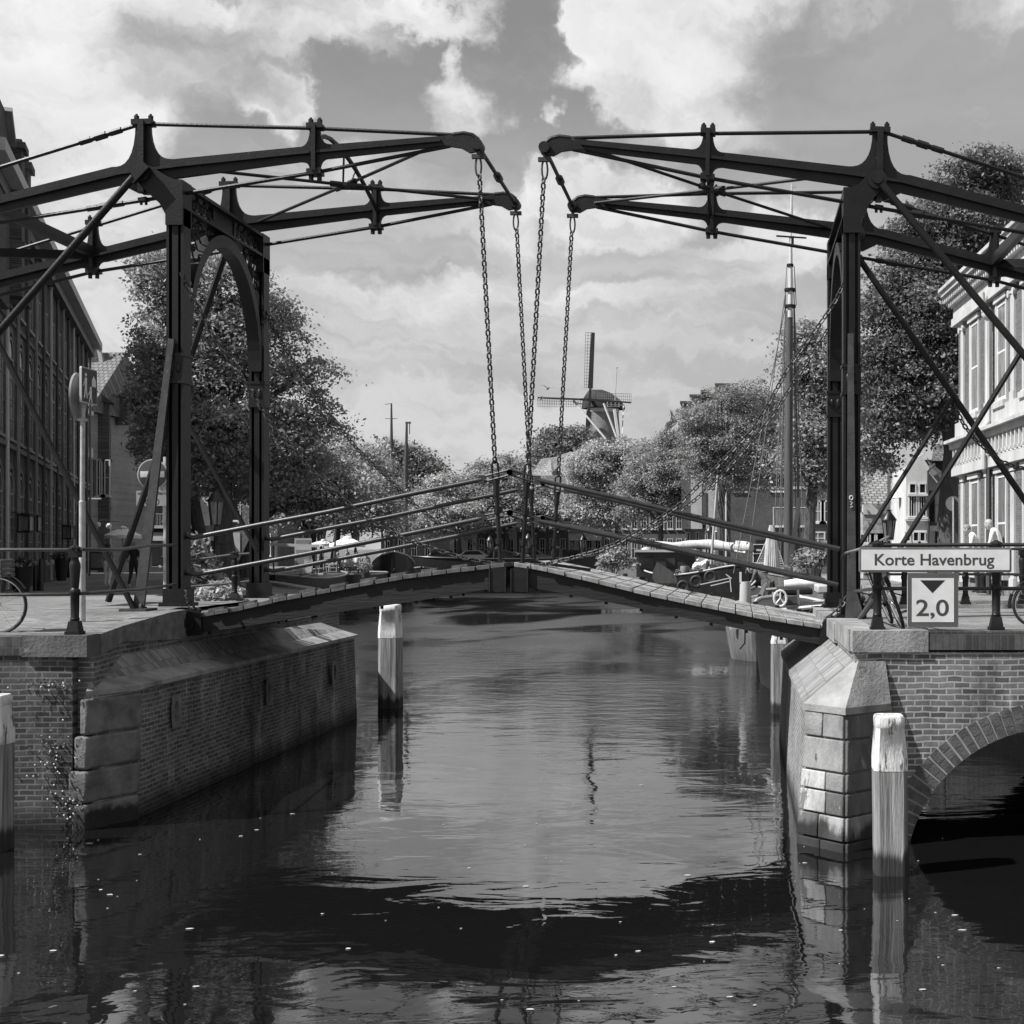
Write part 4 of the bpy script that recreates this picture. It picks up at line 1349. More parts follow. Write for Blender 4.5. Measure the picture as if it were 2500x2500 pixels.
# no-entry sign with exception plate for bicycles
Ye = 27.6
ne = thing('no_entry_sign', (PX(402, Ye), Ye + .08, 2.75), 'round no entry sign with white bar over a plate reading uitgezonderd and bicycle', 'road sign')
mb = MB(); mb.tube([(PX(402, Ye), Ye + .08, 2.72), (PX(402, Ye), Ye + .08, PZ(1115, Ye))], .06, 10); mb.build('pole', M['galv'], ne)
c = P(373, 1158, Ye)
mb = MB(); disc(mb, c, (0, 1, 0), .318, .02); mb.build('rim', M['offwhite'], ne)
mb = MB(); disc(mb, c - Vector((0, .012, 0)), (0, 1, 0), .297, .012); mb.build('disc', M['darkgrey'], ne)
mb = MB(); mb.box(c.x - .25, c.x + .25, Ye - .026, Ye - .01, c.z - .062, c.z + .062); mb.build('bar', M['sign_white'], ne)
xa, xb, za_, zb_ = PX(333, Ye), PX(412, Ye), PZ(1235, Ye), PZ(1198, Ye)
mb = MB(); plate(mb, rrect(xa, xb, za_, zb_, .02), Ye - .01, Ye + .01); pl_ = mb.build('plate', M['sign_white'], ne)
text_mesh('uitgezonderd', .10, (xa + xb) / 2, PZ(1208, Ye), Ye - .013, ne, 'lettering', M['ink'], bold=.002, width=(xb - xa) * .9)
mb = MB()
for dx in (-.085, .085):
    cc = Vector(((xa + xb) / 2 + dx, Ye - .014, PZ(1225.5, Ye)))
    mb.tube([cc + Vector((.055 * math.cos(t), 0, .055 * math.sin(t))) for t in np.linspace(0, 2 * pi, 14, endpoint=False)], .008, 4, closed=True)
cx_ = (xa + xb) / 2; cz_ = PZ(1225.5, Ye); yy_ = Ye - .014
for a, b in (((-.085, 0), (-.03, .09)), ((-.03, .09), (.06, .09)), ((.06, .09), (.085, 0)), ((-.085, 0), (.0, 0)), ((0, 0), (.06, .09)), ((-.045, .1), (-.0, .1)), ((.055, .12), (.09, .12))):
    mb.tube([(cx_ + a[0], yy_, cz_ + a[1]), (cx_ + b[0], yy_, cz_ + b[1])], .008, 4)
mb.build('bicycle_symbol', M['ink'], ne)

# residential-zone sign and round sign on one pole
Yw = 20.6
wx = PX(201, Yw)
wz = thing('sign_pole', (wx, Yw, 2.68), 'grey sign pole with a square home zone sign and a round sign seen edge on', 'road sign')
mb = MB(); mb.tube([(wx, Yw, 2.66), (wx, Yw, PZ(1228, Yw))], .047, 12); mb.tube([(wx, Yw, PZ(1228, Yw)), (wx + .015, Yw, PZ(905, Yw))], .036, 12)
mb.ball((wx, Yw, PZ(1227, Yw)), .05, seg=12); mb.build('pole', M['galv'], wz)
# square plate turned towards the street on the right
nrm = Vector((.999, .02, 0)).normalized(); tv = Vector((-.02, .999, 0)).normalized()
cc = Vector((PX(218, Yw), Yw - .02, PZ(943, Yw)))
hw_, hh_ = .26, .275
mb = MB(); mb.prism(rrect(-hw_, hw_, -hh_, hh_, .03), cc, tv, ZV, nrm, -.02, .012); mb.build('square_plate', M['offwhite'], wz)
mb = MB(); mb.prism(rrect(-hw_ + .018, hw_ - .018, -hh_ + .018, hh_ - .018, .02), cc, tv, ZV, nrm, .0, .016); mb.build('sign_field', M['darkgrey'], wz)
mb = MB()
def wz_poly(pl):
    mb.prism(pl, cc, tv, ZV, nrm, .01, .020)
wz_poly([(.07, .0), (.07, .1), (.13, .17), (.20, .1), (.20, .0)])                          # house
for x, z, h in ((-.13, -.05, .3), (.03, -.16, .18)):                                       # adult and child
    wz_poly([(x - .03, z), (x + .03, z), (x + .035, z + h * .55), (x - .035, z + h * .55)])
    wz_poly([(x - .03, z), (x - .06, z - h * .5), (x - .035, z - h * .5), (x, z)])
    wz_poly([(x + .03, z), (x + .055, z - h * .5), (x + .03, z - h * .5), (x, z)])
    wz_poly(arc(x, z + h * .7, .03, 0, 360, 10)[:-1])
    wz_poly([(x - .03, z + h * .5), (x - .085, z + h * .1), (x - .07, z + h * .1), (x - .02, z + h * .4)])
mb.build('pictogram', M['sign_white'], wz)
nb2 = Vector((.99, .14, 0)).normalized()
rc = Vector((PX(189, Yw), Yw + .02, PZ(968, Yw)))
mb = MB(); disc(mb, rc, nb2, .37, .03); mb.build('round_plate', M['midgrey'], wz)
mb = MB(); mb.box(wx - .05, wx + .05, Yw - .06, Yw + .06, PZ(1028, Yw), PZ(1021, Yw)); mb.build('clamp', M['galv'], wz)
mb = MB(); mb.tube([(wx, Yw, rc.z + .15), (wx - .09, Yw + .01, rc.z + .15)], .02, 6); mb.build('clamp', M['galv'], wz)
# round sign seen from behind near the mansion
Yq = 44.0
c = P(2328, 1229.5, Yq)
rs = thing('round_sign', (c.x, Yq, 2.55), 'grey back of a round road sign on a thin pole before the white gabled house', 'road sign')
mb = MB(); mb.tube([(c.x, Yq, 2.55), (c.x, Yq, c.z + .2)], .035, 8); mb.build('pole', M['galv'], rs)
mb = MB(); disc(mb, c + Vector((0, .05, 0)), (0, 1, 0), .25, .02); mb.build('disc', M['midgrey'], rs)

# ------------------------------------------------------------------ mooring piles
def pile(x, y, w, ztop, zwhite, label, group='mooring piles with white tops', worn=1.0, tilt=0.0):
    root = thing('mooring_pile', (x, y, 0), label, 'mooring pile', group)
    def ring(z, k):
        c = w * .5 * k; b = c * .72
        return [(x - b + tilt * z, y - c, z), (x + b + tilt * z, y - c, z), (x + c + tilt * z, y - b, z), (x + c + tilt * z, y + b, z), (x + b + tilt * z, y + c, z), (x - b + tilt * z, y + c, z), (x - c + tilt * z, y + b, z), (x - c + tilt * z, y - b, z)]
    def stack(levels, capit):
        mb = MB(); vs = []
        for z, k in levels: vs += ring(z, k)
        fs = []
        for i in range(len(levels) - 1):
            for k in range(8):
                fs.append((i * 8 + k, i * 8 + (k + 1) % 8, (i + 1) * 8 + (k + 1) % 8, (i + 1) * 8 + k))
        fs.append(tuple(range((len(levels) - 1) * 8, len(levels) * 8)))
        if capit: fs.append(tuple(range(8))[::-1])
        mb.add(vs, fs)
        return mb
    stack([(-1.8, 1.0), (0, .99), (zwhite * .5, .97), (zwhite, .97)], False).build('shaft', M['wood_pile'], root)
    h = ztop - zwhite
    stack([(zwhite - .002, .985), (zwhite + h * .2, .985), (zwhite + h * .78, .84), (zwhite + h * .79, .86), (ztop - .03, .86), (ztop, .78)], True).build('white_top', M['white_pile'], root)
    return root
M['wood_pile'] = mat('weathered_timber_pile', .22, .88, .7, 3.2, 1.0, 12, stretch=(4, 4, .2), wear=(3.2, .60, .05), slime=.45)
pile(1.85, 16.0, .41, 1.90, 1.25, 'big weathered mooring pile with chipped white top before the stone cutwater', tilt=-.012)
pile(-8.53, 32.65, .53, 2.53, 1.72, 'mooring pile with clean white top standing mid channel beyond the left leaf')
pile(1.0, 31.6, .41, 1.87, 1.65, 'mooring pile half hidden behind the right pier under the deck')
pile(-9.66, 17.2, .42, 2.01, 1.38, 'mooring pile cut off by the left edge of the photo', tilt=.01)
# iron bands and staples
for px, py, Y in ((955, 1490, 32.65),):
    pass

# ------------------------------------------------------------------ bicycles
def bicycle(loc, rz, lean, label, r=.36, steer=0.0, basket=False):
    root = thing('bicycle', loc, label, 'bicycle', 'bicycles parked by the bridge')
    root.rotation_euler = (lean, 0, rz)
    # local frame: x forward, y left, z up; rear hub at x=-.52, front hub at x=.56
    def wheel(cx):
        mb = MB()
        mb.tube([(cx + (r - .02) * math.cos(t), 0, r + (r - .02) * math.sin(t)) for t in np.linspace(0, 2 * pi, 32, endpoint=False)], .021, 8, closed=True)
        w = mb.build('wheel', M['rubber'], root, local=True)
        mb = MB()
        mb.tube([(cx + (r - .045) * math.cos(t), 0, r + (r - .045) * math.sin(t)) for t in np.linspace(0, 2 * pi, 32, endpoint=False)], .011, 6, closed=True)
        for k in range(18):
            t = 2 * pi * k / 18
            mb.tube([(cx, .02 * (-1) ** k, r), (cx + (r - .045) * math.cos(t), 0, r + (r - .045) * math.sin(t))], .0022, 3)
        mb.tube([(cx, -.05, r), (cx, .05, r)], .025, 8)
        mb.build('rim', M['chrome'], w, local=True)
    wheel(-.54); wheel(.56)
    hd0, hd1 = Vector((.40, 0, .62)), Vector((.33, 0, .86))
    bbk = Vector((-.08, 0, .30)); st0 = Vector((-.22, 0, .80))
    mb = MB()
    for a, b, q in ((hd0, bbk, .022), (hd1, hd0, .024), (bbk, st0, .018), (hd1, st0 - Vector((0, 0, .1)), .018)):
        mb.tube([a, b], q, 8)
    for s in (-.05, .05):
        mb.tube([bbk, (-.54, s, r)], .011, 6); mb.tube([st0 - Vector((0, 0, .08)), (-.54, s, r)], .009, 6)
    mb.tube([(-.08, -.06, .30), (-.08, .06, .30)], .03, 8)
    mb.build('frame', M['iron'], root, local=True)
    mb = MB()
    for s in (-.05, .05):
        mb.tube([hd0, (.45, s, .5), (.56, s, r)], .012, 6)
    mb.build('fork', M['iron'], root, local=True)
    mb = MB()
    mb.tube([hd1, (.30, 0, 1.0)], .014, 6)
    mb.tube([(.05, -.30, 1.02), (.14, -.27, 1.05), (.26, -.12, 1.04), (.32, 0, 1.0), (.26, .12, 1.04), (.14, .27, 1.05), (.05, .30, 1.02)], .012, 8)
    hb = mb.build('handlebar', M['chrome'], root, local=True)
    for s in (-1, 1):
        mb = MB(); mb.tube([(.0, s * .315, 1.01), (.12, s * .275, 1.045)], .019, 8); mb.tube([(.1, s * .27, 1.03), (.2, s * .2, 1.0), (.12, s * .25, .97)], .006, 5)
        mb.build('grip', M['rubber'], hb, local=True)
    mb = MB(); mb.ball((.46, 0, .80), .05, .05, .05); mb.build('headlamp', M['chrome'], root, local=True)
    mb = MB(); mb.add([(-.36, -.09, .88), (-.36, .09, .88), (-.2, .05, .9), (-.05, .015, .88), (-.05, -.015, .88), (-.2, -.05, .9), (-.34, -.08, .83), (-.34, .08, .83), (-.06, 0, .84)],
                      [(0, 5, 2, 1), (5, 4, 3, 2), (0, 1, 7, 6), (6, 7, 8), (0, 6, 8, 4, 5), (1, 2, 3, 8, 7), (3, 4, 8)])
    mb.build('saddle', M['black'], root, local=True)
    mb = MB()
    for s in (-.06, .0, .06):
        mb.tube([(-.85, s, .74), (-.3, s, .74)], .007, 5)
    for s in (-.06, .06):
        mb.tube([(-.7, s, .74), (-.54, s, r)], .006, 5)
    mb.tube([(-.85, -.06, .74), (-.85, .06, .74)], .007, 5)
    mb.build('rack', M['iron'], root, local=True)
    mb = MB()
    for cx, a0, a1 in ((-.54, -15, 190), (.56, 30, 175)):
        pts = arc(cx, r, r + .035, a0, a1, 12)
        for (xa, za_), (xb, zb_) in zip(pts, pts[1:]):
            mb.beam((xa, 0, za_), (xb, 0, zb_), .05, .006)
    mb.build('mudguard', M['black'], root, local=True)
    mb = MB()
    mb.tube([(-.08, .07, .30), (-.02, .09, .14)], .009, 5); mb.box(-.07, .03, .09, .18, .125, .15); mb.tube([(-.08, -.07, .30), (-.14, -.09, .46)], .009, 5); mb.box(-.19, -.09, -.18, -.09, .45, .475)
    mb.build('pedals', M['darkgrey'], root, local=True)
    if basket:
        mb = MB()
        for z in (.86, .93, 1.0, 1.06):
            mb.beam((.42, -.17, z), (.42, .17, z), .02, .05); mb.beam((.72, -.17, z), (.72, .17, z), .02, .05)
            mb.beam((.42, -.17, z), (.72, -.17, z), .02, .05); mb.beam((.42, .17, z), (.72, .17, z), .02, .05)
        mb.box(.43, .71, -.16, .16, .83, .85)
        mb.build('crate', M['spar'], root, local=True)
    return root
bicycle((PX(-3, 19.3) - .56, 19.3, 2.66), R(0), R(3), 'black bicycle with front crate cut off at the left edge', r=.43, basket=True)
bicycle((2.30, 18.40 + .67, 2.785), R(-90), R(21), 'bicycle with bright handlebars leaning on the railing beside the name board', r=.36).scale = (1.2, 1.2, 1.2)
bicycle((PX(2526, 19.0) + .54, 19.0, 2.78), R(180 - 180), R(4), 'bicycle at the right edge with only its dark rear wheel showing', r=.33)

# ------------------------------------------------------------------ wall plants and floating leaves
def leafy(mb, c, rad, n, size, rnd, flat_y=.35):
    for _ in range(n):
        p = Vector((rnd.gauss(0, rad[0]), rnd.gauss(0, rad[1]), rnd.gauss(0, rad[2]))) + Vector(c)
        a = Vector((rnd.uniform(-1, 1), rnd.uniform(-1, 1), rnd.uniform(-1, 1))).normalized()
        b = a.cross(Vector((rnd.uniform(-1, 1), rnd.uniform(-1, 1), 1))).normalized()
        s = size * rnd.uniform(.6, 1.3)
        mb.add([p - a * s, p - b * s * .5, p + a * s, p + b * s * .5], [(0, 1, 2, 3)])
rnd = random.Random(21)
for (px, py, w, h, nf, lab) in ((125, 1672, .20, .04, 9, 'small wall plant with white flowers just under the coping at left'),
                                (125, 1850, .17, .22, 18, 'bushy wall plant dotted with white flowers beside the rough corner stones'),
                                (165, 1960, .12, .12, 14, 'low wall plant with white flowers near the waterline at the corner stones')):
    Yp = 18.40
    c = P(px, py, Yp)
    t = thing('wall_plant', (c.x, 18.45, c.z), lab, 'plant', 'flowering plants on the left quay wall')
    mb = MB(); leafy(mb, c, (w, .03, h), 150, .022, rnd)
    for _ in range(12):
        mb.tube([c + Vector((0, .03, 0)), c + Vector((rnd.gauss(0, w), -.03, rnd.gauss(0, h)))], .003, 3)
    mb.build('leaves', M['plant_green'], t)
    for _ in range(nf):
        mb = MB(); mb.ball(c + Vector((rnd.gauss(0, w), -.07, rnd.gauss(0, h))), .013, seg=6, rings=4); mb.build('flower', M['white'], t)
mb = MB()
rnd = random.Random(5)
for k in range(110):
    px = rnd.uniform(0, 2500); py = 1700 + 780 * rnd.random() ** .75
    Y = 12636.0 / (py - Y0)
    x = PX(px, Y)
    if Y > 18.2 and (x < -8.5 or x > .7): continue
    s = rnd.choice((.006, .008, .01, .014, .022))
    a = rnd.uniform(0, 6.28)
    n = 6
    mb.prism([(s * rnd.uniform(.5, 1.4) * math.cos(a + 2 * pi * i / n) * 1.6, s * rnd.uniform(.5, 1.2) * math.sin(a + 2 * pi * i / n)) for i in range(n)], (x, Y, 0.004), XV, YV, ZV, 0, .004)
o = mb.build('floating_leaves', M['lightgrey'], kind='stuff'); tag(o, 'pale leaves and petals drifting on the dark canal water', 'leaves')
# ================================================================== BUILDINGS
class House:
    """facade box: front corner S, direction d along the front, depth to the side n (away from the street)"""
    def __init__(s, name, label, S, E, z0, z1, depth, m_, cat='house', group=None, flip=1):
        s.S = Vector((S[0], S[1], 0)); s.E = Vector((E[0], E[1], 0))
        s.L = (s.E - s.S).length
        s.d = (s.E - s.S).normalized()
        s.n = Vector((s.d.y, -s.d.x, 0)) * flip      # towards the street
        s.z0, s.z1, s.depth, s.m = z0, z1, depth, m_
        s.root = thing(name, ((S[0] + E[0]) / 2, (S[1] + E[1]) / 2, z0), label, cat, group)
    def pt(s, u, z, o=0.0):
        p = s.S + s.d * u + s.n * o
        return Vector((p.x, p.y, z))
    def block(s, u0, u1, z0, z1, o0, o1, mb=None):
        mb = mb or MB()
        vs = [s.pt(u0, z0, o0), s.pt(u1, z0, o0), s.pt(u1, z0, o1), s.pt(u0, z0, o1), s.pt(u0, z1, o0), s.pt(u1, z1, o0), s.pt(u1, z1, o1), s.pt(u0, z1, o1)]
        mb.add(vs, [(0, 3, 2, 1), (4, 5, 6, 7), (0, 1, 5, 4), (1, 2, 6, 5), (2, 3, 7, 6), (3, 0, 4, 7)])
        return mb
    def wall(s, m_=None):
        return s.block(0, s.L, s.z0 - .6, s.z1, 0, -s.depth).build('wall', m_ or s.m, s.root)
    def part(s, name, m_, *a):
        return s.block(*a).build(name, m_, s.root)
    def gable_roof(s, zr, m_, over=.25, axis='along', name='roof'):
        """ridge along the front ('along') or running back ('back')"""
        mb = MB()
        D = s.depth
        if axis == 'along':
            vs = [s.pt(-over, s.z1, over), s.pt(s.L + over, s.z1, over), s.pt(s.L + over, zr, -D / 2), s.pt(-over, zr, -D / 2), s.pt(-over, s.z1, -D - over), s.pt(s.L + over, s.z1, -D - over)]
            mb.add(vs, [(0, 1, 2, 3), (3, 2, 5, 4), (0, 3, 4), (1, 5, 2), (0, 4, 5, 1)])
        else:
            vs = [s.pt(-over, s.z1, over), s.pt(-over, s.z1, -D), s.pt(s.L / 2, zr, -D), s.pt(s.L / 2, zr, over), s.pt(s.L + over, s.z1, over), s.pt(s.L + over, s.z1, -D)]
            mb.add(vs, [(0, 3, 2, 1), (3, 4, 5, 2), (0, 4, 3), (1, 2, 5), (0, 1, 5, 4)])
        return mb.build(name, m_, s.root)
    def window(s, u, z, w, h, bars=(2, 2), fm=None, gm=None, arch_=0.0, sill=True, fw=.07, o=.05, pane=True, sillm=None):
        fm = fm or M['frame']; gm = gm or M['glass']
        x0, x1, zt = u - w / 2, u + w / 2, z + h
        mb = MB()
        s.block(x0, x0 + fw, z, zt, o, -.02, mb); s.block(x1 - fw, x1, z, zt, o, -.02, mb)
        s.block(x0 + fw, x1 - fw, z, z + fw, o, -.02, mb); s.block(x0 + fw, x1 - fw, zt - fw, zt, o, -.02, mb)
        nx, nz = bars
        for i in range(1, nx):
            x = x0 + w * i / nx; s.block(x - fw * .3, x + fw * .3, z + fw, zt - fw, o - .012, -.02, mb)
        for i in range(1, nz):
            q = z + h * i / nz; s.block(x0 + fw, x1 - fw, q - fw * .3, q + fw * .3, o - .016, -.02, mb)
        if sill:
            s.block(x0 - .06, x1 + .06, z - .1, z - .003, o + .08, -.02, mb)
        if arch_:
            pts_o = arc(u, zt, w / 2, 180, 0, 10, arch_); pts_i = arc(u, zt, w / 2 - fw, 180, 0, 10, arch_ - fw)
            for a, b, c, d in zip(pts_o, pts_o[1:], pts_i[1:], pts_i):
                vs = [s.pt(q[0], q[1], oo) for oo in (o, -.02) for q in (a, b, c, d)]
                mb.add(vs, [(0, 1, 2, 3), (7, 6, 5, 4), (0, 4, 5, 1), (2, 6, 7, 3)])
        f = mb.build('window', fm, s.root, smooth=False)
        if pane:
            mb = MB()
            s.block(x0 + fw * .5, x1 - fw * .5, z + fw * .5, zt - (fw * .5 if not arch_ else 0), .012, -.04, mb)
            if arch_:
                pts_i = arc(u, zt, w / 2 - fw * .5, 180, 0, 10, arch_ - fw * .5)
                vs = [s.pt(q[0], q[1], .012) for q in pts_i]
                mb.add(vs, [tuple(range(len(vs)))])
            mb.build('pane', gm, f, smooth=False)
        return f

def tile_mat(name, c, uvec, vvec, w=.28, h=.33, var=.35):
    return brick(name, c * .75, c * 1.25, c * .35, uvec, vvec, w, h, .03, var, .5, 1.0, .8)

# ---------------------------------------------------------------- warehouse on the left
S_, E_ = (-23.2, 40.6), (-39.6, 81.0)
d_ = (Vector(E_) - Vector(S_)).normalized()
M['brick_ware'] = brick('dark_warehouse_brick', .035, .08, .11, (d_.x, d_.y, 0), ZV, .23, .075, .012, .35, .4, .4)
wh = House('warehouse', 'tall dark brick warehouse with arched windows and many drain pipes along the left street', S_, E_, 2.4, 16.45, 14, M['brick_ware'], 'warehouse')
wh.n = Vector((d_.y, -d_.x, 0))
if wh.n.x < 0: wh.n = -wh.n
wh.wall()
M['ware_frame'] = mat('dim_window_frame', .22, .6, .2, 3)
M['ware_glass'] = mat('dark_shutter_glass', .012, .15, .4, 1.5, spec=.5)
nb_ = 14
for k in range(nb_):
    u = 4.2 + k * 2.92
    if u > wh.L - 1: break
    wh.window(u, 3.3, 1.5, 2.6, (2, 3), M['ware_frame'], M['ware_glass'], .72, True, .09)
    wh.window(u, 7.8, 1.55, 2.9, (2, 4), M['ware_frame'], M['ware_glass'], .75, True, .09)
    for du in (-.42, .42):
        wh.window(u + du, 12.5, .62, 1.75, (1, 2), M['ware_frame'], M['ware_glass'], 0, True, .07)
    mb = MB()                                     # pale arch band and stone stripes
    for zc_, hw_, ry in ((5.9, .9, .86), (10.7, .93, .89)):
        po = arc(u, zc_, hw_ + .2, 180, 0, 12, ry + .2); pi_ = arc(u, zc_, hw_, 180, 0, 12, ry)
        for a, b, c, d in zip(po, po[1:], pi_[1:], pi_):
            vs = [wh.pt(q[0], q[1], oo) for oo in (.05, -.02) for q in (a, b, c, d)]
            mb.add(vs, [(0, 1, 2, 3), (7, 6, 5, 4), (0, 4, 5, 1), (2, 6, 7, 3)])
    mb.build('arch_band', mat('arch_band_brick', .13, .85, .4, 3) if k == 0 else bpy.data.materials['arch_band_brick'], wh.root)
    mb = MB(); q = wh.pt(u + 1.46, 2.5, .1); t_ = wh.pt(u + 1.46, 15.7, .1)
    mb.tube([q, t_], .07, 8)
    mb.ball(t_, .14, .14, .2, 8, 5)
    mb.build('drain_pipe', M['lightgrey'] if k in (0, 5, 9) else (M['midgrey'] if k % 2 else M['darkgrey']), wh.root)
for z0_, z1_, o_ in ((7.45, 7.62, .1), (11.95, 12.1, .06)):
    wh.part('string_course', bpy.data.materials['arch_band_brick'], 0, wh.L, z0_, z1_, o_, -.02)
for z0_ in (4.6, 5.3, 9.0, 9.9):
    wh.part('stone_band', bpy.data.materials['arch_band_brick'], 0, wh.L, z0_, z0_ + .1, .022, -.02)
wh.part('cornice', M['lightgrey'], -.3, wh.L + .3, 16.1, 16.5, .75, -.02)
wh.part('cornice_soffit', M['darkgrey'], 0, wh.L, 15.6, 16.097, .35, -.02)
mb = MB(); vs = [wh.pt(-.3, 16.5, .4), wh.pt(wh.L + .3, 16.5, .4), wh.pt(wh.L, 19.0, -7), wh.pt(0, 19.0, -7), wh.pt(0, 16.5, -14), wh.pt(wh.L, 16.5, -14)]
mb.add(vs, [(0, 1, 2, 3), (3, 2, 5, 4), (0, 3, 4), (1, 5, 2)]); mb.build('roof', M['slate'], wh.root)
# two chimney-like pier tops of the taller front part
for px, pt_, pb_, w, Y in ((58, 395, 620, .85, 47.2), (28, 345, 560, .8, 45.4)):
    c = P(px, pt_, Y); u = (Vector((c.x, c.y, 0)) - wh.S).dot(wh.d)
    zt_ = PZ(pt_, Y); zb_ = 12.5
    mb = MB(); wh.block(u - w / 2, u + w / 2, zb_, zt_ - .35, .65, -.3, mb)
    wh.block(u - w / 2 - .12, u + w / 2 + .12, zt_ - .35, zt_ - .12, .77, -.4, mb); wh.block(u - w / 2, u + w / 2, zt_ - .12, zt_, .65, -.3, mb)
    wh.block(u - w / 2 - .1, u + w / 2 + .1, zb_ + 1.6, zb_ + 1.85, .75, -.4, mb)
    mb.build('chimney', M['brick_ware'], wh.root)
fu = (Vector((PX(8, 44.5), 44.5, 0)) - wh.S).dot(wh.d)
mb = MB(); vs = [wh.pt(u, z, o) for o in (.3, -3) for u, z in ((fu - 6, 12), (fu + .4, 12), (fu + .4, PZ(350, 44.6)), (fu - .6, PZ(285, 44.5)), (fu - 6, PZ(285, 44.5)))]
mb.add(vs, [(0, 1, 2, 3, 4), (9, 8, 7, 6, 5), (0, 5, 6, 1), (1, 6, 7, 2), (2, 7, 8, 3), (3, 8, 9, 4)]); mb.build('front_gable', M['brick_ware'], wh.root)
mb = MB(); mb.beam(wh.pt(fu + .5, PZ(348, 44.6), .2), wh.pt(fu - .7, PZ(280, 44.5), .2), .6, .2); mb.build('gable_coping', M['midgrey'], wh.root)
# wall lanterns and a camera
for px, py, Y in ((28, 1278, 47.5), (54, 1278, 50.0), (143, 1300, 63)):
    c = P(px, py, Y); u = (Vector((c.x, c.y, 0)) - wh.S).dot(wh.d); q = wh.pt(u, c.z, .5)
    t = thing('wall_lantern', wh.pt(u, c.z, 0), 'square black lantern on the warehouse wall', 'lantern', 'square lanterns on the warehouse wall')
    mb = MB()
    for sx in (-.2, .2):
        for sy in (-.2, .2):
            mb.beam(q + Vector((sx, sy, -.3)), q + Vector((sx, sy, .3)), .04, .04)
    for z in (-.3, .3): mb.box(q.x - .23, q.x + .23, q.y - .23, q.y + .23, q.z + z - .03, q.z + z + .03)
    mb.beam(q + Vector((0, 0, .33)), wh.pt(u, c.z + .4, -.02), .04, .04)
    mb.build('cage', M['black'], t)
    mb = MB(); mb.box(q.x - .17, q.x + .17, q.y - .17, q.y + .17, q.z - .25, q.z + .25); mb.build('glass', M['glass_light'], t)
# ---------------------------------------------------------------- white tiled house beyond the warehouse
M['tile_front'] = tile_mat('roof_tiles_facing', .17, XV, (0, .7, .7), .30, .36)
h1 = House('tiled_house', 'narrow pale house with a tiled roof just past the far end of the dark warehouse', (-48, 83), (-40.6, 83), 2.4, PZ(1005, 83), 9, brick('pale_house_brick', .2, .28, .3, XV, ZV, .24, .08, .01, .2, .5, .2))
h1.wall()
mb = MB(); zr = PZ(852, 86); q = [h1.pt(0, h1.z1, .5), h1.pt(h1.L + .3, h1.z1, .5), h1.pt(h1.L + .3, zr, -4.5), h1.pt(0, zr, -4.5), h1.pt(h1.L + .3, h1.z1, -9), h1.pt(0, h1.z1, -9)]
mb.add(q, [(0, 1, 2, 3), (3, 2, 4, 5), (1, 4, 2), (0, 3, 5)]); mb.build('roof', M['tile_front'], h1.root)
h1.part('gutter', M['white'], -.2, h1.L + .35, h1.z1 - .25, h1.z1, .62, .0)
for px, py0, py1, w in ((222, 1215, 1120, 1.0), (243, 1210, 1122, .55), (255, 1210, 1122, .55)):
    u = PX(px, 82.8) + 48; h1.window(u, PZ(py0, 83), w, PZ(py1, 83) - PZ(py0, 83), (2, 1) if w > .8 else (1, 2), None, M['glass_light'])
h1.part('bay_cornice', M['white'], h1.L - 2.9, h1.L + .3, PZ(1118, 83), PZ(1095, 83), .9, -.02)
h1.part('bay_roof', M['midgrey'], h1.L - 2.6, h1.L + .1, PZ(1095, 83) + .01, PZ(1075, 83), .6, -.02)
h1.part('shop_fascia', M['black'], h1.L - 3.2, h1.L - 1.6, PZ(1285, 83), PZ(1205, 83), 1.0, -.02)
h1.part('door_frame', M['white'], h1.L - 1.2, h1.L - .4, 2.4, PZ(1255, 83), .12, -.02)
h1.part('shop_front', M['darkgrey'], h1.L - 3.0, h1.L - 1.3, 2.4, PZ(1290, 83), .06, -.02)
# tall brick house, side on to the street
S2, E2 = (-40.0, 84.5), (-50.6, 110.5)
d2 = (Vector(E2) - Vector(S2)).normalized()
M['brick_tall'] = brick('mid_brick', .05, .1, .13, (d2.x, d2.y, 0), ZV, .24, .08, .012, .3, .4, .3)
h2 = House('brick_house', 'tall brick gabled house with rows of narrow windows on the left street', S2, E2, 2.4, 13.2, 8, M['brick_tall'])
if h2.n.x < 0: h2.n = -h2.n
h2.wall()
for i in range(7):
    for z in (3.4, 6.6, 9.7):
        h2.window(1.6 + i * 3.6, z, 1.1, 2.0, (2, 2), M['white'] if z < 4 else M['ware_frame'], M['glass'])
h2.gable_roof(16.5, M['slate'])
mb = MB()                                  # curved Dutch gable against the street with pale stone edge
gy = 84.5
prof = [(-3.2, 12.0), (-3.2, 13.6), (-2.6, 14.2), (-2.2, 15.4), (-1.3, 16.0), (-1.0, 17.4), (-.5, 18.0), (.5, 18.0), (1.0, 17.4), (1.3, 16.0), (2.2, 15.4), (2.6, 14.2), (3.2, 13.6), (3.2, 12.0)]
mb.prism(prof, (-43.0, 86.6, 0), XV, ZV, YV, 0, .4); mb.build('gable', M['brick_tall'], h2.root)
mb = MB()
for (a, za_), (b, zb_) in zip(prof[1:-1], prof[2:-1]):
    mb.beam((-43 + a, 86.75, za_), (-43 + b, 86.75, zb_), .6, .22)
mb.build('gable_coping', M['lightgrey'], h2.root)
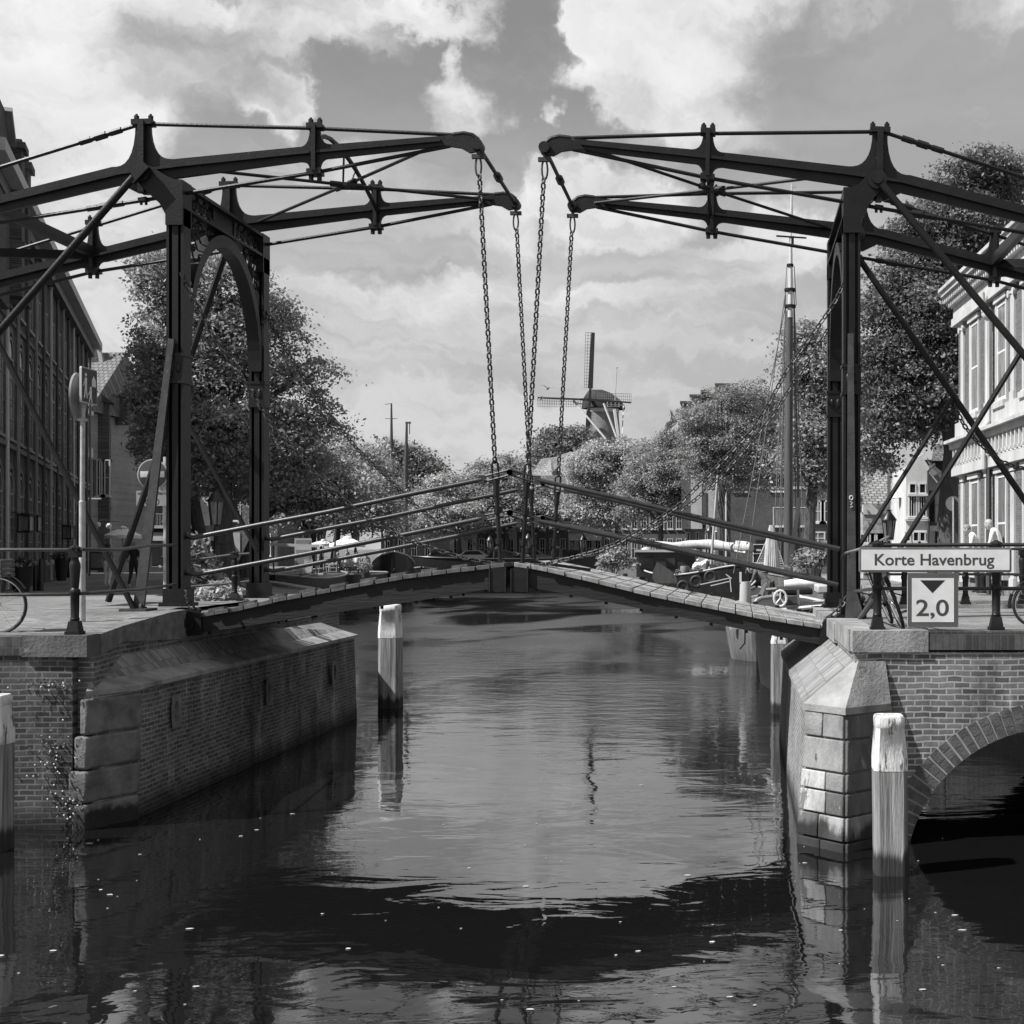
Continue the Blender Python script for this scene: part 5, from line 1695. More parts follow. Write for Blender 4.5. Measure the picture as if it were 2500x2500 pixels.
# modern block with balconies facing us
h3 = House('apartment_block', 'brick apartment block with pale panels and balconies behind the left trees', (-53, 114), (-39.5, 114), 2.4, 13.8, 10, brick('apartment_brick', .07, .12, .14, XV, ZV, .24, .08, .01, .3, .4, .2), 'apartment block')
h3.wall()
for i in range(5):
    for j, z in enumerate((3.3, 6.3, 9.3)):
        u = 1.8 + i * 2.6
        if (i + j) % 3 == 0:
            h3.part('panel', M['lightgrey'], u - .7, u + .7, z - .4, z + 2.0, .06, -.02)
        else:
            h3.window(u, z, 1.5, 1.9, (2, 2), M['white'], M['glass'])
for z in (5.9, 8.9):
    o = h3.part('balcony', M['lightgrey'], .5, 6.5, z - .25, z, 1.2, -.02)
    mb = MB()
    for k in range(25): mb.beam(h3.pt(.55 + k * .24, z, 1.15), h3.pt(.55 + k * .24, z + .95, 1.15), .03, .03)
    mb.beam(h3.pt(.5, z + .97, 1.15), h3.pt(6.5, z + .97, 1.15), .06, .05)
    mb.build('railing', M['galv'], o)
h3.part('canopy', M['lightgrey'], 1.0, 9, 4.6, 5.3, 1.0, -.02)
h3.part('roof_edge', M['darkgrey'], -.2, h3.L + .2, 13.8, 14.15, .2, -.2)
# ---------------------------------------------------------------- far end of the canal: row of houses
Yfz = 141.0
def far_house(name, label, px0, px1, ptop, m_, cols, rows, roof=None, zr=None, fm=None, gm=None, wz=1.7, ww=.62, group='row houses at the far end of the canal', Y=Yfz, depth=9):
    h = House(name, label, (PX(px0, Y), Y), (PX(px1, Y), Y), 2.36, PZ(ptop, Y), depth, m_, 'house', group)
    h.wall()
    for i in range(cols):
        u = h.L * (i + .5) / cols
        for r_ in range(rows):
            z = 2.9 + r_ * 3.1
            if z + wz < h.z1:
                h.window(u, z, ww, wz if r_ else wz + .4, (2, 2), fm, gm)
    if roof: h.gable_roof(zr, roof)
    return h
bf = lambda n, a, b, Y=0: brick(n, a, b, .14, XV, ZV, .26, .09, .012, .25, .3, .2)
M['tile_far'] = tile_mat('far_roof_tiles', .10, XV, (0, .7, .7), .45, .45)
far_house('row_house', 'white plastered house at the far canal end left of the dark brick one', 1098, 1164, 1205, M['offwhite'], 2, 1, M['tile_far'], PZ(1160, Yfz + 4), gm=M['glass'])
far_house('row_house', 'dark brick house with four white windows at the far canal end', 1165, 1232, 1205, bf('far_brick_dark', .05, .08), 3, 2, M['tile_far'], PZ(1160, Yfz + 4))
far_house('row_house', 'narrow pale fronted house between two brick houses at the far canal end', 1233, 1262, 1210, M['lightgrey'], 1, 2, M['tile_far'], PZ(1165, Yfz + 4))
far_house('row_house', 'grey brick house of seven windows at the far canal end behind the lifting bars', 1263, 1386, 1205, bf('far_brick_grey', .10, .15), 5, 2, M['tile_far'], PZ(1160, Yfz + 4), ww=.6)
hsn = far_house('row_house', 'far shop house with a broad white fascia over dark windows', 1387, 1470, 1215, M['lightgrey'], 4, 2, M['tile_far'], PZ(1165, Yfz + 4), gm=M['glass'])
hsn.part('shop_fascia', M['white'], 0.1, hsn.L - .1, PZ(1320, Yfz), PZ(1303, Yfz), .5, -.02)
far_house('row_house', 'pale house half hidden by tree trunks at the far canal end', 1471, 1560, 1220, M['midgrey'], 4, 2, M['tile_far'], PZ(1170, Yfz + 4))
far_house('row_house', 'brick house with white windows where the right quay meets the canal end', 1561, 1690, 1200, bf('far_brick_mid', .08, .13), 6, 2, M['tile_far'], PZ(1160, Yfz + 4))
far_house('row_house', 'low dark house behind the trees at the left of the canal end', 930, 1060, 1230, bf('far_brick_left', .05, .09), 4, 2, M['tile_far'], PZ(1190, Yfz + 6), Y=150)
# tiled roofs above the far trees
h = far_house('gabled_house', 'house with steep tiled roof and white dormer rising over the trees below the windmill', 1296, 1430, 1172, bf('gable_brick', .09, .14), 5, 3, None, group=None, Y=170)
mb = MB(); vs = [h.pt(-.3, h.z1, .3), h.pt(h.L * .38, h.z1, .3), h.pt(h.L * .42, PZ(1112, 172), -4), h.pt(h.L * .1, PZ(1118, 172), -4), h.pt(-.3, h.z1, -9)]
mb.add(vs, [(0, 1, 2, 3), (0, 3, 4)])
vs = [h.pt(h.L * .36, h.z1, .4), h.pt(h.L * .66, PZ(1100, 171), -3), h.pt(h.L * .95, PZ(1103, 171), -3.5), h.pt(h.L + .3, h.z1, .3), h.pt(h.L + .3, h.z1, -9), h.pt(h.L * .36, h.z1, -9), h.pt(h.L * .4, PZ(1112, 172), -4)]
mb.add(vs, [(0, 1, 2, 3), (0, 6, 1), (6, 5, 4, 2, 1), (2, 4, 3)])
mb.build('roof', tile_mat('hip_roof_tiles', .2, XV, (0, .7, .7), .5, .5), h.root)
mb = MB(); mb.box(PX(1338, 169), PX(1346, 169), 168.9, 171, PZ(1148, 169), PZ(1126, 169)); mb.build('dormer', M['white'], h.root)
mb = MB(); mb.box(PX(1312, 169), PX(1348, 169), 168.6, 169.8, PZ(1166, 169), PZ(1158, 169)); mb.build('gutter', M['white'], h.root)
mb = MB(); mb.box(PX(1260, 166), PX(1272, 166), 166, 167, 2.4, PZ(1117, 166)); mb.box(PX(1258, 166), PX(1274, 166), 165.8, 167.2, PZ(1128, 166), PZ(1122, 166))
t = mb.build('chimney_stack', M['lightgrey']); tag(t, 'pale banded chimney poking over the far trees left of the tiled roofs', 'chimney')

# ---------------------------------------------------------------- right bank
# corner apartment block of brick
Yd = 118.0
M['brick_d'] = brick('right_block_brick', .055, .095, .12, XV, ZV, .24, .08, .01, .25, .4, .3)
h4 = House('corner_block', 'dark brick corner block with stepped roofline behind the right mooring mast', (PX(1756, Yd), Yd), (PX(1990, Yd), Yd), 2.4, PZ(960, Yd), 9, M['brick_d'], 'apartment block')
h4.wall()
M['brick_d2'] = brick('right_block_side_brick', .13, .2, .22, (-.5, .86, 0), ZV, .24, .08, .01, .25, .4, .3)
sd = House('x', '', (PX(1676, Yd + 9), Yd + 9), (PX(1756, Yd), Yd), 2.4, PZ(1030, Yd), 6, M['brick_d2'])
bpy.data.objects.remove(sd.root); sd.root = h4.root
if sd.n.x > 0: sd.n = -sd.n
sd.wall()
for z, hh in ((2.9, 2.6), (6.4, 2.6), (10.0, 2.6), (13.2, 2.0)):
    for u in np.linspace(.7, sd.L - .7, 4):
        sd.window(u, z, .8, hh, (1, 2), M['darkgrey'] if z > 3 else M['white'], M['glass'])
sd.part('band', M['lightgrey'], 0, sd.L, 9.3, 9.55, .05, -.02)
h4.part('band', M['lightgrey'], 0, h4.L, 9.2, 9.45, .05, -.02)
h4.window(PX(1931, Yd) - h4.S.x, PZ(1285, Yd), 3.2, PZ(1238, Yd) - PZ(1285, Yd), (2, 1), M['white'], M['glass_light'])
h4.window(PX(1806, Yd) - h4.S.x, PZ(1200, Yd), 1.3, 1.5, (1, 1), M['white'], M['glass'])
h4.window(PX(1900, Yd) - h4.S.x, PZ(1200, Yd), 1.5, 1.7, (2, 1), M['white'], M['glass'])
h4.part('porch', M['black'], PX(1845, Yd) - h4.S.x, PX(1975, Yd) - h4.S.x, PZ(1395, Yd), PZ(1318, Yd), .15, -.02)
h4.window(PX(1868, Yd) - h4.S.x, PZ(1375, Yd), 2.2, 1.7, (2, 2), M['white'], M['glass'], o=.2)
mb = MB(); mb.tube([h4.pt(.6, 2.4, .1), h4.pt(.6, 17, .1)], .06, 6); mb.build('drain_pipe', M['white'], h4.root)
for a, b, t0, t1, mm in ((1664, 1686, 1070, 988, 'brick_d'), (1687, 1715, 1070, 972, 'lightgrey'), (1714, 1733, 1060, 961, 'brick_d'), (1733, 1762, 1060, 970, 'lightgrey'), (1748, 1800, 1060, 945, 'brick_d')):
    mb = MB(); mb.box(PX(a, Yd + 4), PX(b, Yd + 4), Yd + 3.0 + (a % 3) * .4, Yd + 12, PZ(t0, Yd) - 8, PZ(t1, Yd + 4)); mb.build('roof_step', M[mm], h4.root)
    mb = MB(); mb.box(PX(a, Yd + 4) - .1, PX(b, Yd + 4) + .1, Yd + 2.9, Yd + 12.1, PZ(t1, Yd + 4) + .005, PZ(t1, Yd + 4) + .22); mb.build('roof_edge', M['darkgrey'], h4.root)
# brick house behind the right gate
Ye2 = 78.0
h5 = House('brick_house', 'brick house with small white windows glimpsed either side of the right gate tower', (PX(1985, Ye2), Ye2), (PX(2106, Ye2), Ye2), 2.5, PZ(1150, Ye2), 8, brick('small_brick', .09, .14, .16, XV, ZV, .24, .08, .01, .25, .4, .3))
h5.wall()
for px, pb, pt_ in ((1997, 1275, 1222), (2090, 1255, 1215), (1997, 1330, 1298), (2096, 1340, 1300), (2020, 1275, 1222), (2062, 1275, 1222)):
    h5.window(PX(px, Ye2) - h5.S.x, PZ(pb, Ye2), .85, PZ(pt_, Ye2) - PZ(pb, Ye2), (2, 2), M['white'], M['glass_light'])
h5.gable_roof(PZ(1090, Ye2 + 4), M['tile_far'])
# rough stone house
Yg = 66.0
M['rubble'] = brick('rubble_stone_wall', .22, .42, .34, XV, ZV, .3, .22, .02, .4, 2.2, .6, jitter=.25)
h6 = House('stone_house', 'low rubble stone house with a pale band right of the right gate tower', (PX(2107, Yg), Yg), (PX(2213, Yg), Yg), 2.5, PZ(1250, Yg), 9, M['rubble'])
h6.wall()
h6.part('white_band', M['offwhite'], 0, h6.L, PZ(1256, Yg), PZ(1231, Yg), .06, -.5)
mb = MB(); vs = [h6.pt(0, PZ(1231, Yg), .05), h6.pt(h6.L, PZ(1231, Yg), .05), h6.pt(h6.L, PZ(1105, Yg + 5), -5), h6.pt(0, PZ(1130, Yg + 5), -5)]
mb.add(vs, [(0, 1, 2, 3)]); mb.add([h6.pt(0, 2, -5), h6.pt(h6.L, 2, -5), h6.pt(h6.L, PZ(1105, Yg + 5), -5), h6.pt(0, PZ(1130, Yg + 5), -5)], [(0, 1, 2, 3)]); mb.build('roof', tile_mat('grey_slates', .2, XV, (0, .6, .8), .3, .25, .2), h6.root)
for px, w in ((2118, .8), (2142, .8), (2158, .8), (2184, .9)):
    h6.window(PX(px, Yg) - h6.S.x, PZ(1327, Yg), w, PZ(1302, Yg) - PZ(1327, Yg), (2, 1), M['white'], M['glass'])
# white gabled house
Yk = 56.0
h7 = House('white_house', 'white plastered house with tall paired windows and a tiled lean-to roof beside the mansion', (PX(2212, Yk), Yk), (PX(2268, Yk), Yk), 2.5, PZ(1140, Yk), 7, M['white'])
h7.wall()
mb = MB(); mb.prism([(0, PZ(1140, Yk)), (h7.L, PZ(1140, Yk)), (h7.L - .25, PZ(1118, Yk)), (.75, PZ(1105, Yk)), (.3, PZ(1125, Yk))], h7.S, XV, ZV, YV, 0, .4); mb.build('gable_top', M['white'], h7.root)
for px in (2228, 2252):
    h7.window(PX(px, Yk) - h7.S.x, PZ(1205, Yk), .30, PZ(1180, Yk) - PZ(1205, Yk), (1, 1), M['white'], M['glass'], fw=.04)
    h7.window(PX(px, Yk) - h7.S.x, PZ(1262, Yk), .34, PZ(1210, Yk) - PZ(1262, Yk), (3, 1), M['white'], M['glass'], fw=.04)
h7.part('string_course', M['white'], -.05, h7.L, PZ(1272, Yk), PZ(1267, Yk), .12, -.02)
for px in (2216, 2236, 2252):
    h7.window(PX(px, Yk) - h7.S.x, PZ(1322, Yk), .26, PZ(1298, Yk) - PZ(1322, Yk), (1, 1), M['white'], M['glass'], fw=.04)
mb = MB(); mb.tube([h7.pt(h7.L - .05, 2.5, .08), h7.pt(h7.L - .05, PZ(1150, Yk), .08), h7.pt(h7.L + .25, PZ(1133, Yk), .08)], .05, 6); mb.build('drain_pipe', M['darkgrey'], h7.root)
h8 = House('gable_house', 'plain white gable end with one tall dark window next to the mansion', (PX(2269, Yk + 1), Yk + 1), (PX(2400, Yk + 1), Yk + 1), 2.5, PZ(1230, Yk), 7, M['offwhite'])
h8.wall()
mb = MB(); mb.prism([(0, PZ(1232, Yk)), (h8.L, PZ(1232, Yk)), (h8.L * .66, PZ(1232, Yk)), (0, PZ(1128, Yk))][0:1] + [(h8.L * .6, PZ(1232, Yk)), (0, PZ(1135, Yk))], h8.S, XV, ZV, YV, 0, 6.5); mb.build('gable', M['offwhite'], h8.root)
mb = MB(); vs = [h8.pt(-.1, PZ(1128, Yk), .25), h8.pt(h8.L * .62, PZ(1232, Yk), .25), h8.pt(h8.L * .9, PZ(1175, Yk + 4), -5), h8.pt(.6, PZ(1110, Yk + 4), -5)]
mb.add(vs, [(0, 1, 2, 3)]); mb.build('roof', tile_mat('lean_roof_tiles', .13, (.8, .2, -.5), (.3, .6, .6), .28, .3), h8.root)
mb = MB(); mb.beam(h8.pt(-.1, PZ(1136, Yk), .28), h8.pt(h8.L * .62, PZ(1240, Yk), .28), .12, .2); mb.build('barge_board', M['midgrey'], h8.root)
mb = MB(); vs = [(PX(2274, 60), 60, PZ(1125, 60)), (PX(2360, 60), 60, PZ(1125, 60)), (PX(2360, 63), 63, PZ(1080, 63)), (PX(2280, 63), 63, PZ(1085, 63))]
mb.add(vs, [(0, 1, 2, 3)]); mb.build('upper_roof', tile_mat('upper_roof_tiles', .10, XV, (0, .7, .7), .3, .35), h8.root)
h8.part('upper_wall', M['black'], .2, h8.L * .7, PZ(1140, Yk), PZ(1122, 60), -3.2, -4)
h8.window(PX(2281, Yk) - h8.S.x, PZ(1275, Yk), .36, PZ(1195, Yk) - PZ(1275, Yk), (1, 1), M['darkgrey'], M['glass'], fw=.05)
h8.part('lintel', M['white'], 0, h8.L * .7, PZ(1296, Yk), PZ(1283, Yk), .12, -.02)
h8.part('doorway', M['black'], .25, h8.L * .7, 2.5, PZ(1296, Yk) - .003, .04, -.02)
h8.part('white_panel', M['white'], PX(2308, Yk) - h8.S.x, PX(2345, Yk) - h8.S.x, 2.5, PZ(1304, Yk), .09, -.02)

# ---------------------------------------------------------------- mansion at the right edge
Sm, Em = (7.17, 43.0), (7.75, 32.4)
dm = (Vector(Em) - Vector(Sm)).normalized()
M['brick_m'] = brick('mansion_brick', .085, .14, .16, (dm.x, dm.y, 0), ZV, .22, .065, .01, .25, .5, .3)
mn = House('mansion', 'classical brick mansion with white pilasters, cornices and tall windows at the right edge', Sm, Em, 2.5, 11.9, 9, M['brick_m'], 'mansion')
if mn.n.x > 0: mn.n = -mn.n
mn.wall()
def um(px):            # facade coordinate hit by a pixel column
    k = (px - X0) / FPX
    # x = 7.17 + dm.x*u ; y = 43 + dm.y*u
    return (k * 43.0 - 7.17) / (dm.x - k * dm.y)
M['white_stone'] = mat('white_painted_stone', .46, .65, .22, 1.6, .1, 20, stretch=(1, 1, .4))
ze = 7.0                                # entablature between the storeys
# plinth
mn.part('plinth', M['stone'], -.05, mn.L, 2.4, 2.85, .10, -.02)
for px in (2352, 2412, 2475, 2560):
    u = um(px)
    for z0_, z1_ in ((2.85, 6.25), (7.95, 11.1)):
        mb = MB()
        mn.block(u - .19, u + .19, z0_ + .25, z1_ - .25, .05, -.02, mb)
        mn.block(u - .23, u + .23, z0_, z0_ + .25, .08, -.02, mb)
        mn.block(u - .22, u + .22, z1_ - .22, z1_ - .08, .08, -.02, mb)
        mn.block(u - .25, u + .25, z1_ - .08, z1_, .11, -.02, mb)
        if z0_ > 5:
            for s_ in (-.25, .25):
                q = mn.pt(u + s_, z1_ - .2, .06); mb.tube([q - mn.n * .06, q + mn.n * .05], .11, 10)
        mn.block(u - .02, u + .02, z0_ + .3, z1_ - .35, .057, .04, mb)
        mb.build('pilaster', M['white_stone'], mn.root)
# entablature and cornices
def stack(levels):
    for z0_, z1_, o_, nm in levels:
        mn.part(nm, M['white_stone'], -.06 - o_ * .7, mn.L, z0_, z1_, o_, -.02)
stack([(6.25, 6.55, .2, 'architrave'), (6.553, 7.12, .14, 'frieze'), (7.123, 7.3, .26, 'cornice'), (7.303, 7.40, .42, 'cornice')])
stack([(11.1, 11.35, .2, 'architrave'), (11.353, 11.75, .14, 'frieze'), (11.753, 11.9, .3, 'cornice'), (12.1, 12.25, .50, 'cornice'), (12.253, 12.36, .58, 'cornice')])
mn.part('cornice_bed', M['white_stone'], -.22, mn.L, 11.903, 12.097, .30, -.02)
k = 0
u = -.5
while u < mn.L:
    mb = MB(); mn.block(u, u + .12, 11.91, 12.09, .42, .28, mb); mb.build('dentil', M['white_stone'], mn.root)
    u += .26; k += 1
u = .1
while u < mn.L:                         # corbels in the frieze
    mb = MB(); mn.block(u, u + .1, 6.62, 7.1, .22, .1, mb); mn.block(u - .02, u + .12, 6.60, 6.68, .25, .1, mb); mb.build('corbel', M['white_stone'], mn.root)
    u += .42
mn.part('parapet_base', M['white_stone'], -.1, mn.L, 7.425, 7.95, .10, -.02)
for px in (2381, 2447, 2515):
    u = um(px)
    for z, hh in ((3.25, 2.75), (8.1, 2.75)):
        mn.window(u, z, 1.0, hh, (1, 2), M['white'], M['glass_light'] , fw=.09, o=.03)
        mb = MB()
        for s_ in (-1, 1): mn.block(u + s_ * .56 - .06, u + s_ * .56 + .06, z - .05, z + hh + .05, .05, -.02, mb)
        mn.block(u - .68, u + .68, z + hh + .05, z + hh + .2, .1, -.02, mb)
        mn.block(u - .66, u + .66, z - .22, z - .05, .16, -.02, mb)
        mb.build('window_surround', M['white_stone'], mn.root)
mb = MB(); u = um(2427)
mb.tube([mn.pt(u, 2.6, .16), mn.pt(u, 6.2, .16)], .08, 8); mb.build('drain_pipe', M['darkgrey'], mn.root)
mb = MB(); mb.tube([mn.pt(u, 6.2, .30), mn.pt(u, 7.4, .3), mn.pt(u, 7.6, .16), mn.pt(u, 10.6, .16), mn.pt(u, 10.75, .3), mn.pt(u, 11.3, .35)], .08, 8); mb.ball(mn.pt(u, 10.7, .2), .16, .16, .2, 8, 6); mb.build('drain_pipe', M['white_stone'], mn.root)
mb = MB(); vs = [mn.pt(-.4, 12.37, .4), mn.pt(mn.L, 12.37, .4), mn.pt(mn.L, 14.2, -4.5), mn.pt(1, 14.2, -4.5), mn.pt(-.4, 12.37, -9), mn.pt(mn.L, 12.37, -9)]
mb.add(vs, [(0, 1, 2, 3), (3, 2, 5, 4), (0, 3, 4)]); mb.build('roof', M['slate'], mn.root)
# left flank of the mansion is brick too, with its own cornice returning
# ---------------------------------------------------------------- windmill
Ym = 262.0
KM = FPX / Ym
def mp(px, py, dy=0.0): return P(px, py, Ym + dy)
wm = thing('windmill', mp(1470, 1340), 'tall brick tower windmill with dark cap and four lattice sails rising over the trees', 'windmill')
c0 = mp(1472, 1340)
tw = MB()
prof = []
for py, hw in ((1365, 62), (1150, 49), (1010, 38.5), (1006, 38)):
    prof.append((hw / KM, PZ(py, Ym) - 0))
tw.lathe([(r_, z) for r_, z in prof], (c0.x, c0.y, 0), 32)
M['brick_mill'] = brick('mill_brick', .15, .22, .2, (1, .3, 0), ZV, .5, .16, .02, .3, .25, .2)
tw.build('tower', M['brick_mill'], wm)
mb = MB(); mb.lathe([(39.5 / KM, PZ(1008, Ym)), (40 / KM, PZ(999, Ym))], (c0.x, c0.y, 0), 32); mb.build('ring', M['lightgrey'], wm)
mb = MB()                                # boat-shaped cap: loft along its axis, facing the left front
ax = Vector((-.80, -.60, 0))
sd_ = Vector((.60, -.80, 0))
cz = PZ(998, Ym)
secs = [(3.6, 2.2, 2.6), (2.8, 3.0, 3.6), (.6, 3.45, 3.75), (-1.2, 3.35, 3.3), (-3.2, 2.4, 2.2), (-4.4, 1.2, 1.2)]
rings = []
for a, hw, hh in secs:
    ring = []
    for t in np.linspace(0, pi, 13):
        cx, sz = math.cos(t), math.sin(t)
        ring.append(Vector((c0.x, c0.y, cz)) + ax * a + sd_ * hw * cx * (1 - .12 * sz) + Vector((0, 0, hh * sz ** .8)))
    rings.append(ring)
vs = [v for r_ in rings for v in r_]
n = 13
fs = []
for i in range(len(rings) - 1):
    for k in range(n - 1):
        fs.append((i * n + k, i * n + k + 1, (i + 1) * n + k + 1, (i + 1) * n + k))
fs += [tuple(range(n)), tuple(range((len(rings) - 1) * n, len(rings) * n))[::-1]]
mb.add(vs, fs); mb.build('cap', M['thatch'], wm)
mb = MB()                                # white window row at the rear of the cap
for px in (1487, 1497, 1507):
    q = mp(px, 985, -3.7)
    for dx in (-.34, .34): mb.beam(q + Vector((dx, 0, -.6)), q + Vector((dx * .9, 0, .6)), .14, .1)
    for dz in (-.6, .6): mb.beam(q + Vector((-.4, 0, dz)), q + Vector((.4, 0, dz)), .14, .1)
mb.build('cap_windows', M['white'], wm)
hub = mp(1440, 976, -5.5)
mb = MB(); mb.tube([hub - ax * .2 * -1, Vector((c0.x, c0.y, hub.z)) + ax * 1.5], .35, 8); mb.build('windshaft', M['black'], wm)
def sail(name_end, lat0, lat1):
    """name_end: tip point of the stock; lattice between two offset rows"""
    r = MB()
    d = (name_end - hub)
    r.beam(hub + d * .02, hub + d * .18, .42, .42); r.beam(hub + d * .17, name_end, .95, .3, .7, .25)
    o = r.build('sail', M['black'], wm)
    lt_ = MB()
    off = lat1
    for k in range(19):
        a = hub + d * (.18 + .82 * k / 18)
        lt_.beam(a, a + off * (1 - .18 * (1 - k / 18)), .07, .07)
    for f in (.33, .66, 1.0):
        lt_.beam(hub + d * .18 + off * f * .82, name_end + off * f, .09, .07)
    lt_.build('lattice', M['midgrey'], o)
tip_up = mp(1448, 812, -5.5)
sail(tip_up, None, Vector((-1.45, 0, 0)))
sail(mp(1313, 971, -5.5), None, Vector((0, 0, -1.75)))
sail(mp(1541, 983, -5.5), None, Vector((0, 0, 1.7)))
sail(mp(1428, 1140, -5.5), None, Vector((1.1, 0, 0)))
mb = MB()                                # white tail poles
for a, b, w in (((1400, 978, -5), (1482, 1075, -9), .28), ((1474, 985, -6), (1512, 1085, -9), .28), ((1500, 1000, -6), (1517, 1120, -10), .45), ((1522, 990, -2), (1519, 1060, -8), .22), ((1470, 987, -5), (1524, 989, -3), .22), ((1398, 982, -4), (1432, 988, -2), .2)):
    mb.beam(mp(*a), mp(*b), w, w)
mb.build('tail_pole', M['lightgrey'], wm)
mb = MB(); mb.tube([mp(1501, 985, -2), mp(1506, 898, -2)], .09, 6); mb.ball(mp(1506, 897, -2), .2, seg=6, rings=4); mb.build('flag_staff', M['lightgrey'], wm)
# flag on its slanted pole
fl = thing('flag', P(1668, 1040, 126), 'drooping flag on a slanted pole fixed to the stepped brick block', 'flag')
mb = MB(); mb.tube([P(1676, 1040, 126), P(1636, 1000, 126)], .05, 6); mb.build('pole', M['lightgrey'], fl)
mb = MB()
rowsF = []
for i in range(9):
    t = i / 8
    a = P(1636 + 2 * math.sin(t * 6), 1000 + 48 * t, 126 + .15 * math.sin(t * 9))
    rowsF.append([a + (P(1636 - 13 * t, 1000 + 50 * t, 126) - P(1636, 1000 + 48 * t, 126)) * 1.0 + Vector((0, .2 * math.sin(5 * t), 0)), a, P(1636 + 17 * min(1, t * 1.9), 1000 + 26 * min(1.0, t * 1.9) + 12 * max(0, t - .5), 126 + .25 * math.sin(4 * t))])
vs = [v for r_ in rowsF for v in r_]
mb.add(vs, [(3 * i + k, 3 * i + k + 1, 3 * i + 4 + k, 3 * i + 3 + k) for i in range(8) for k in range(2)])
o = mb.build('cloth', M['midgrey'], fl); sm = o.modifiers.new('thick', 'SOLIDIFY'); sm.thickness = .02
# ================================================================== TREES
def leaf_mat(name, col, trans=.35):
    m, nt, b = newmat(name)
    pos = wpos(nt)
    n1 = noise(nt, pos, .9, 4, .6)
    n2 = noise(nt, pos, 7.0, 2, .5)
    v = mapr(nt, mth(nt, 'ADD', mth(nt, 'MULTIPLY', n1, .6), mth(nt, 'MULTIPLY', n2, .4)), .32, .68, col * .6, col * 1.45)
    nt.links.new(v, b.inputs['Base Color'])
    b.inputs['Roughness'].default_value = .5
    setspec(b, .35)
    tr = node(nt, 'ShaderNodeBsdfTranslucent')
    nt.links.new(v, tr.inputs[0])
    mx = node(nt, 'ShaderNodeMixShader')
    mx.inputs[0].default_value = trans
    out = nt.nodes['Material Output']
    nt.links.new(b.outputs[0], mx.inputs[1]); nt.links.new(tr.outputs[0], mx.inputs[2])
    nt.links.new(mx.outputs[0], out.inputs[0])
    return m
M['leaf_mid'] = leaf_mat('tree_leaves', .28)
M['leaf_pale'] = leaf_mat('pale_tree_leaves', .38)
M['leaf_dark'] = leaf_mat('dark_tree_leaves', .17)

def leaf_cloud(centers, radii, n_clump, per, leaf, clump_r, rng, spike=0.0):
    """rhombic leaves in clumps near the surface of ellipsoid lobes -> verts (4n,3)"""
    vol = np.array([r[0] * r[1] * r[2] for r in radii]) ** .75
    pick = rng.choice(len(centers), n_clump, p=vol / vol.sum())
    cen = np.array(centers)[pick]; rad = np.array(radii)[pick]
    d = rng.normal(size=(n_clump, 3)); d /= np.linalg.norm(d, axis=1)[:, None]
    f = rng.random(n_clump) ** (1 / 2.4)
    f = .30 + .72 * f
    f += rng.normal(0, .05, n_clump)
    cc = cen + d * rad * f[:, None]
    cr = clump_r * (.55 + .9 * rng.random(n_clump))
    # clumps are flattened sprays leaning outwards and down
    idx = np.repeat(np.arange(n_clump), per)
    off = rng.normal(size=(n_clump * per, 3)) * np.array([1.15, 1.15, .38])
    p = cc[idx] + off * cr[idx][:, None] * .62
    p[:, 2] -= .25 * np.linalg.norm(off[:, :2], axis=1) * cr[idx]
    n = len(p)
    up = d[idx] * .5 + rng.normal(size=(n, 3)) * .55 + np.array([0, 0, .55])
    up /= np.linalg.norm(up, axis=1)[:, None]
    a = np.cross(up, rng.normal(size=(n, 3))); a /= np.linalg.norm(a, axis=1)[:, None]
    b = np.cross(up, a)
    s = leaf * (.6 + .8 * rng.random(n))[:, None]
    v = np.empty((n, 4, 3))
    v[:, 0] = p - a * s; v[:, 1] = p + b * s * .55 + up * s * .12; v[:, 2] = p + a * s; v[:, 3] = p - b * s * .55 + up * s * .12
    return v.reshape(-1, 3)

def mesh_quads(name, v, mat_, parent):
    L = np.array(root_loc(parent)) if parent else np.zeros(3)
    v = (v - L).astype(np.float32)
    n = len(v) // 4
    me = bpy.data.meshes.new(name)
    me.vertices.add(len(v)); me.vertices.foreach_set('co', v.ravel())
    me.loops.add(len(v)); me.loops.foreach_set('vertex_index', np.arange(len(v), dtype=np.int32))
    me.polygons.add(n); me.polygons.foreach_set('loop_start', np.arange(0, len(v), 4, dtype=np.int32))
    me.update(calc_edges=True); me.validate()
    me.materials.append(mat_)
    o = bpy.data.objects.new(name, me); C.objects.link(o)
    if parent: o.parent = parent
    return o

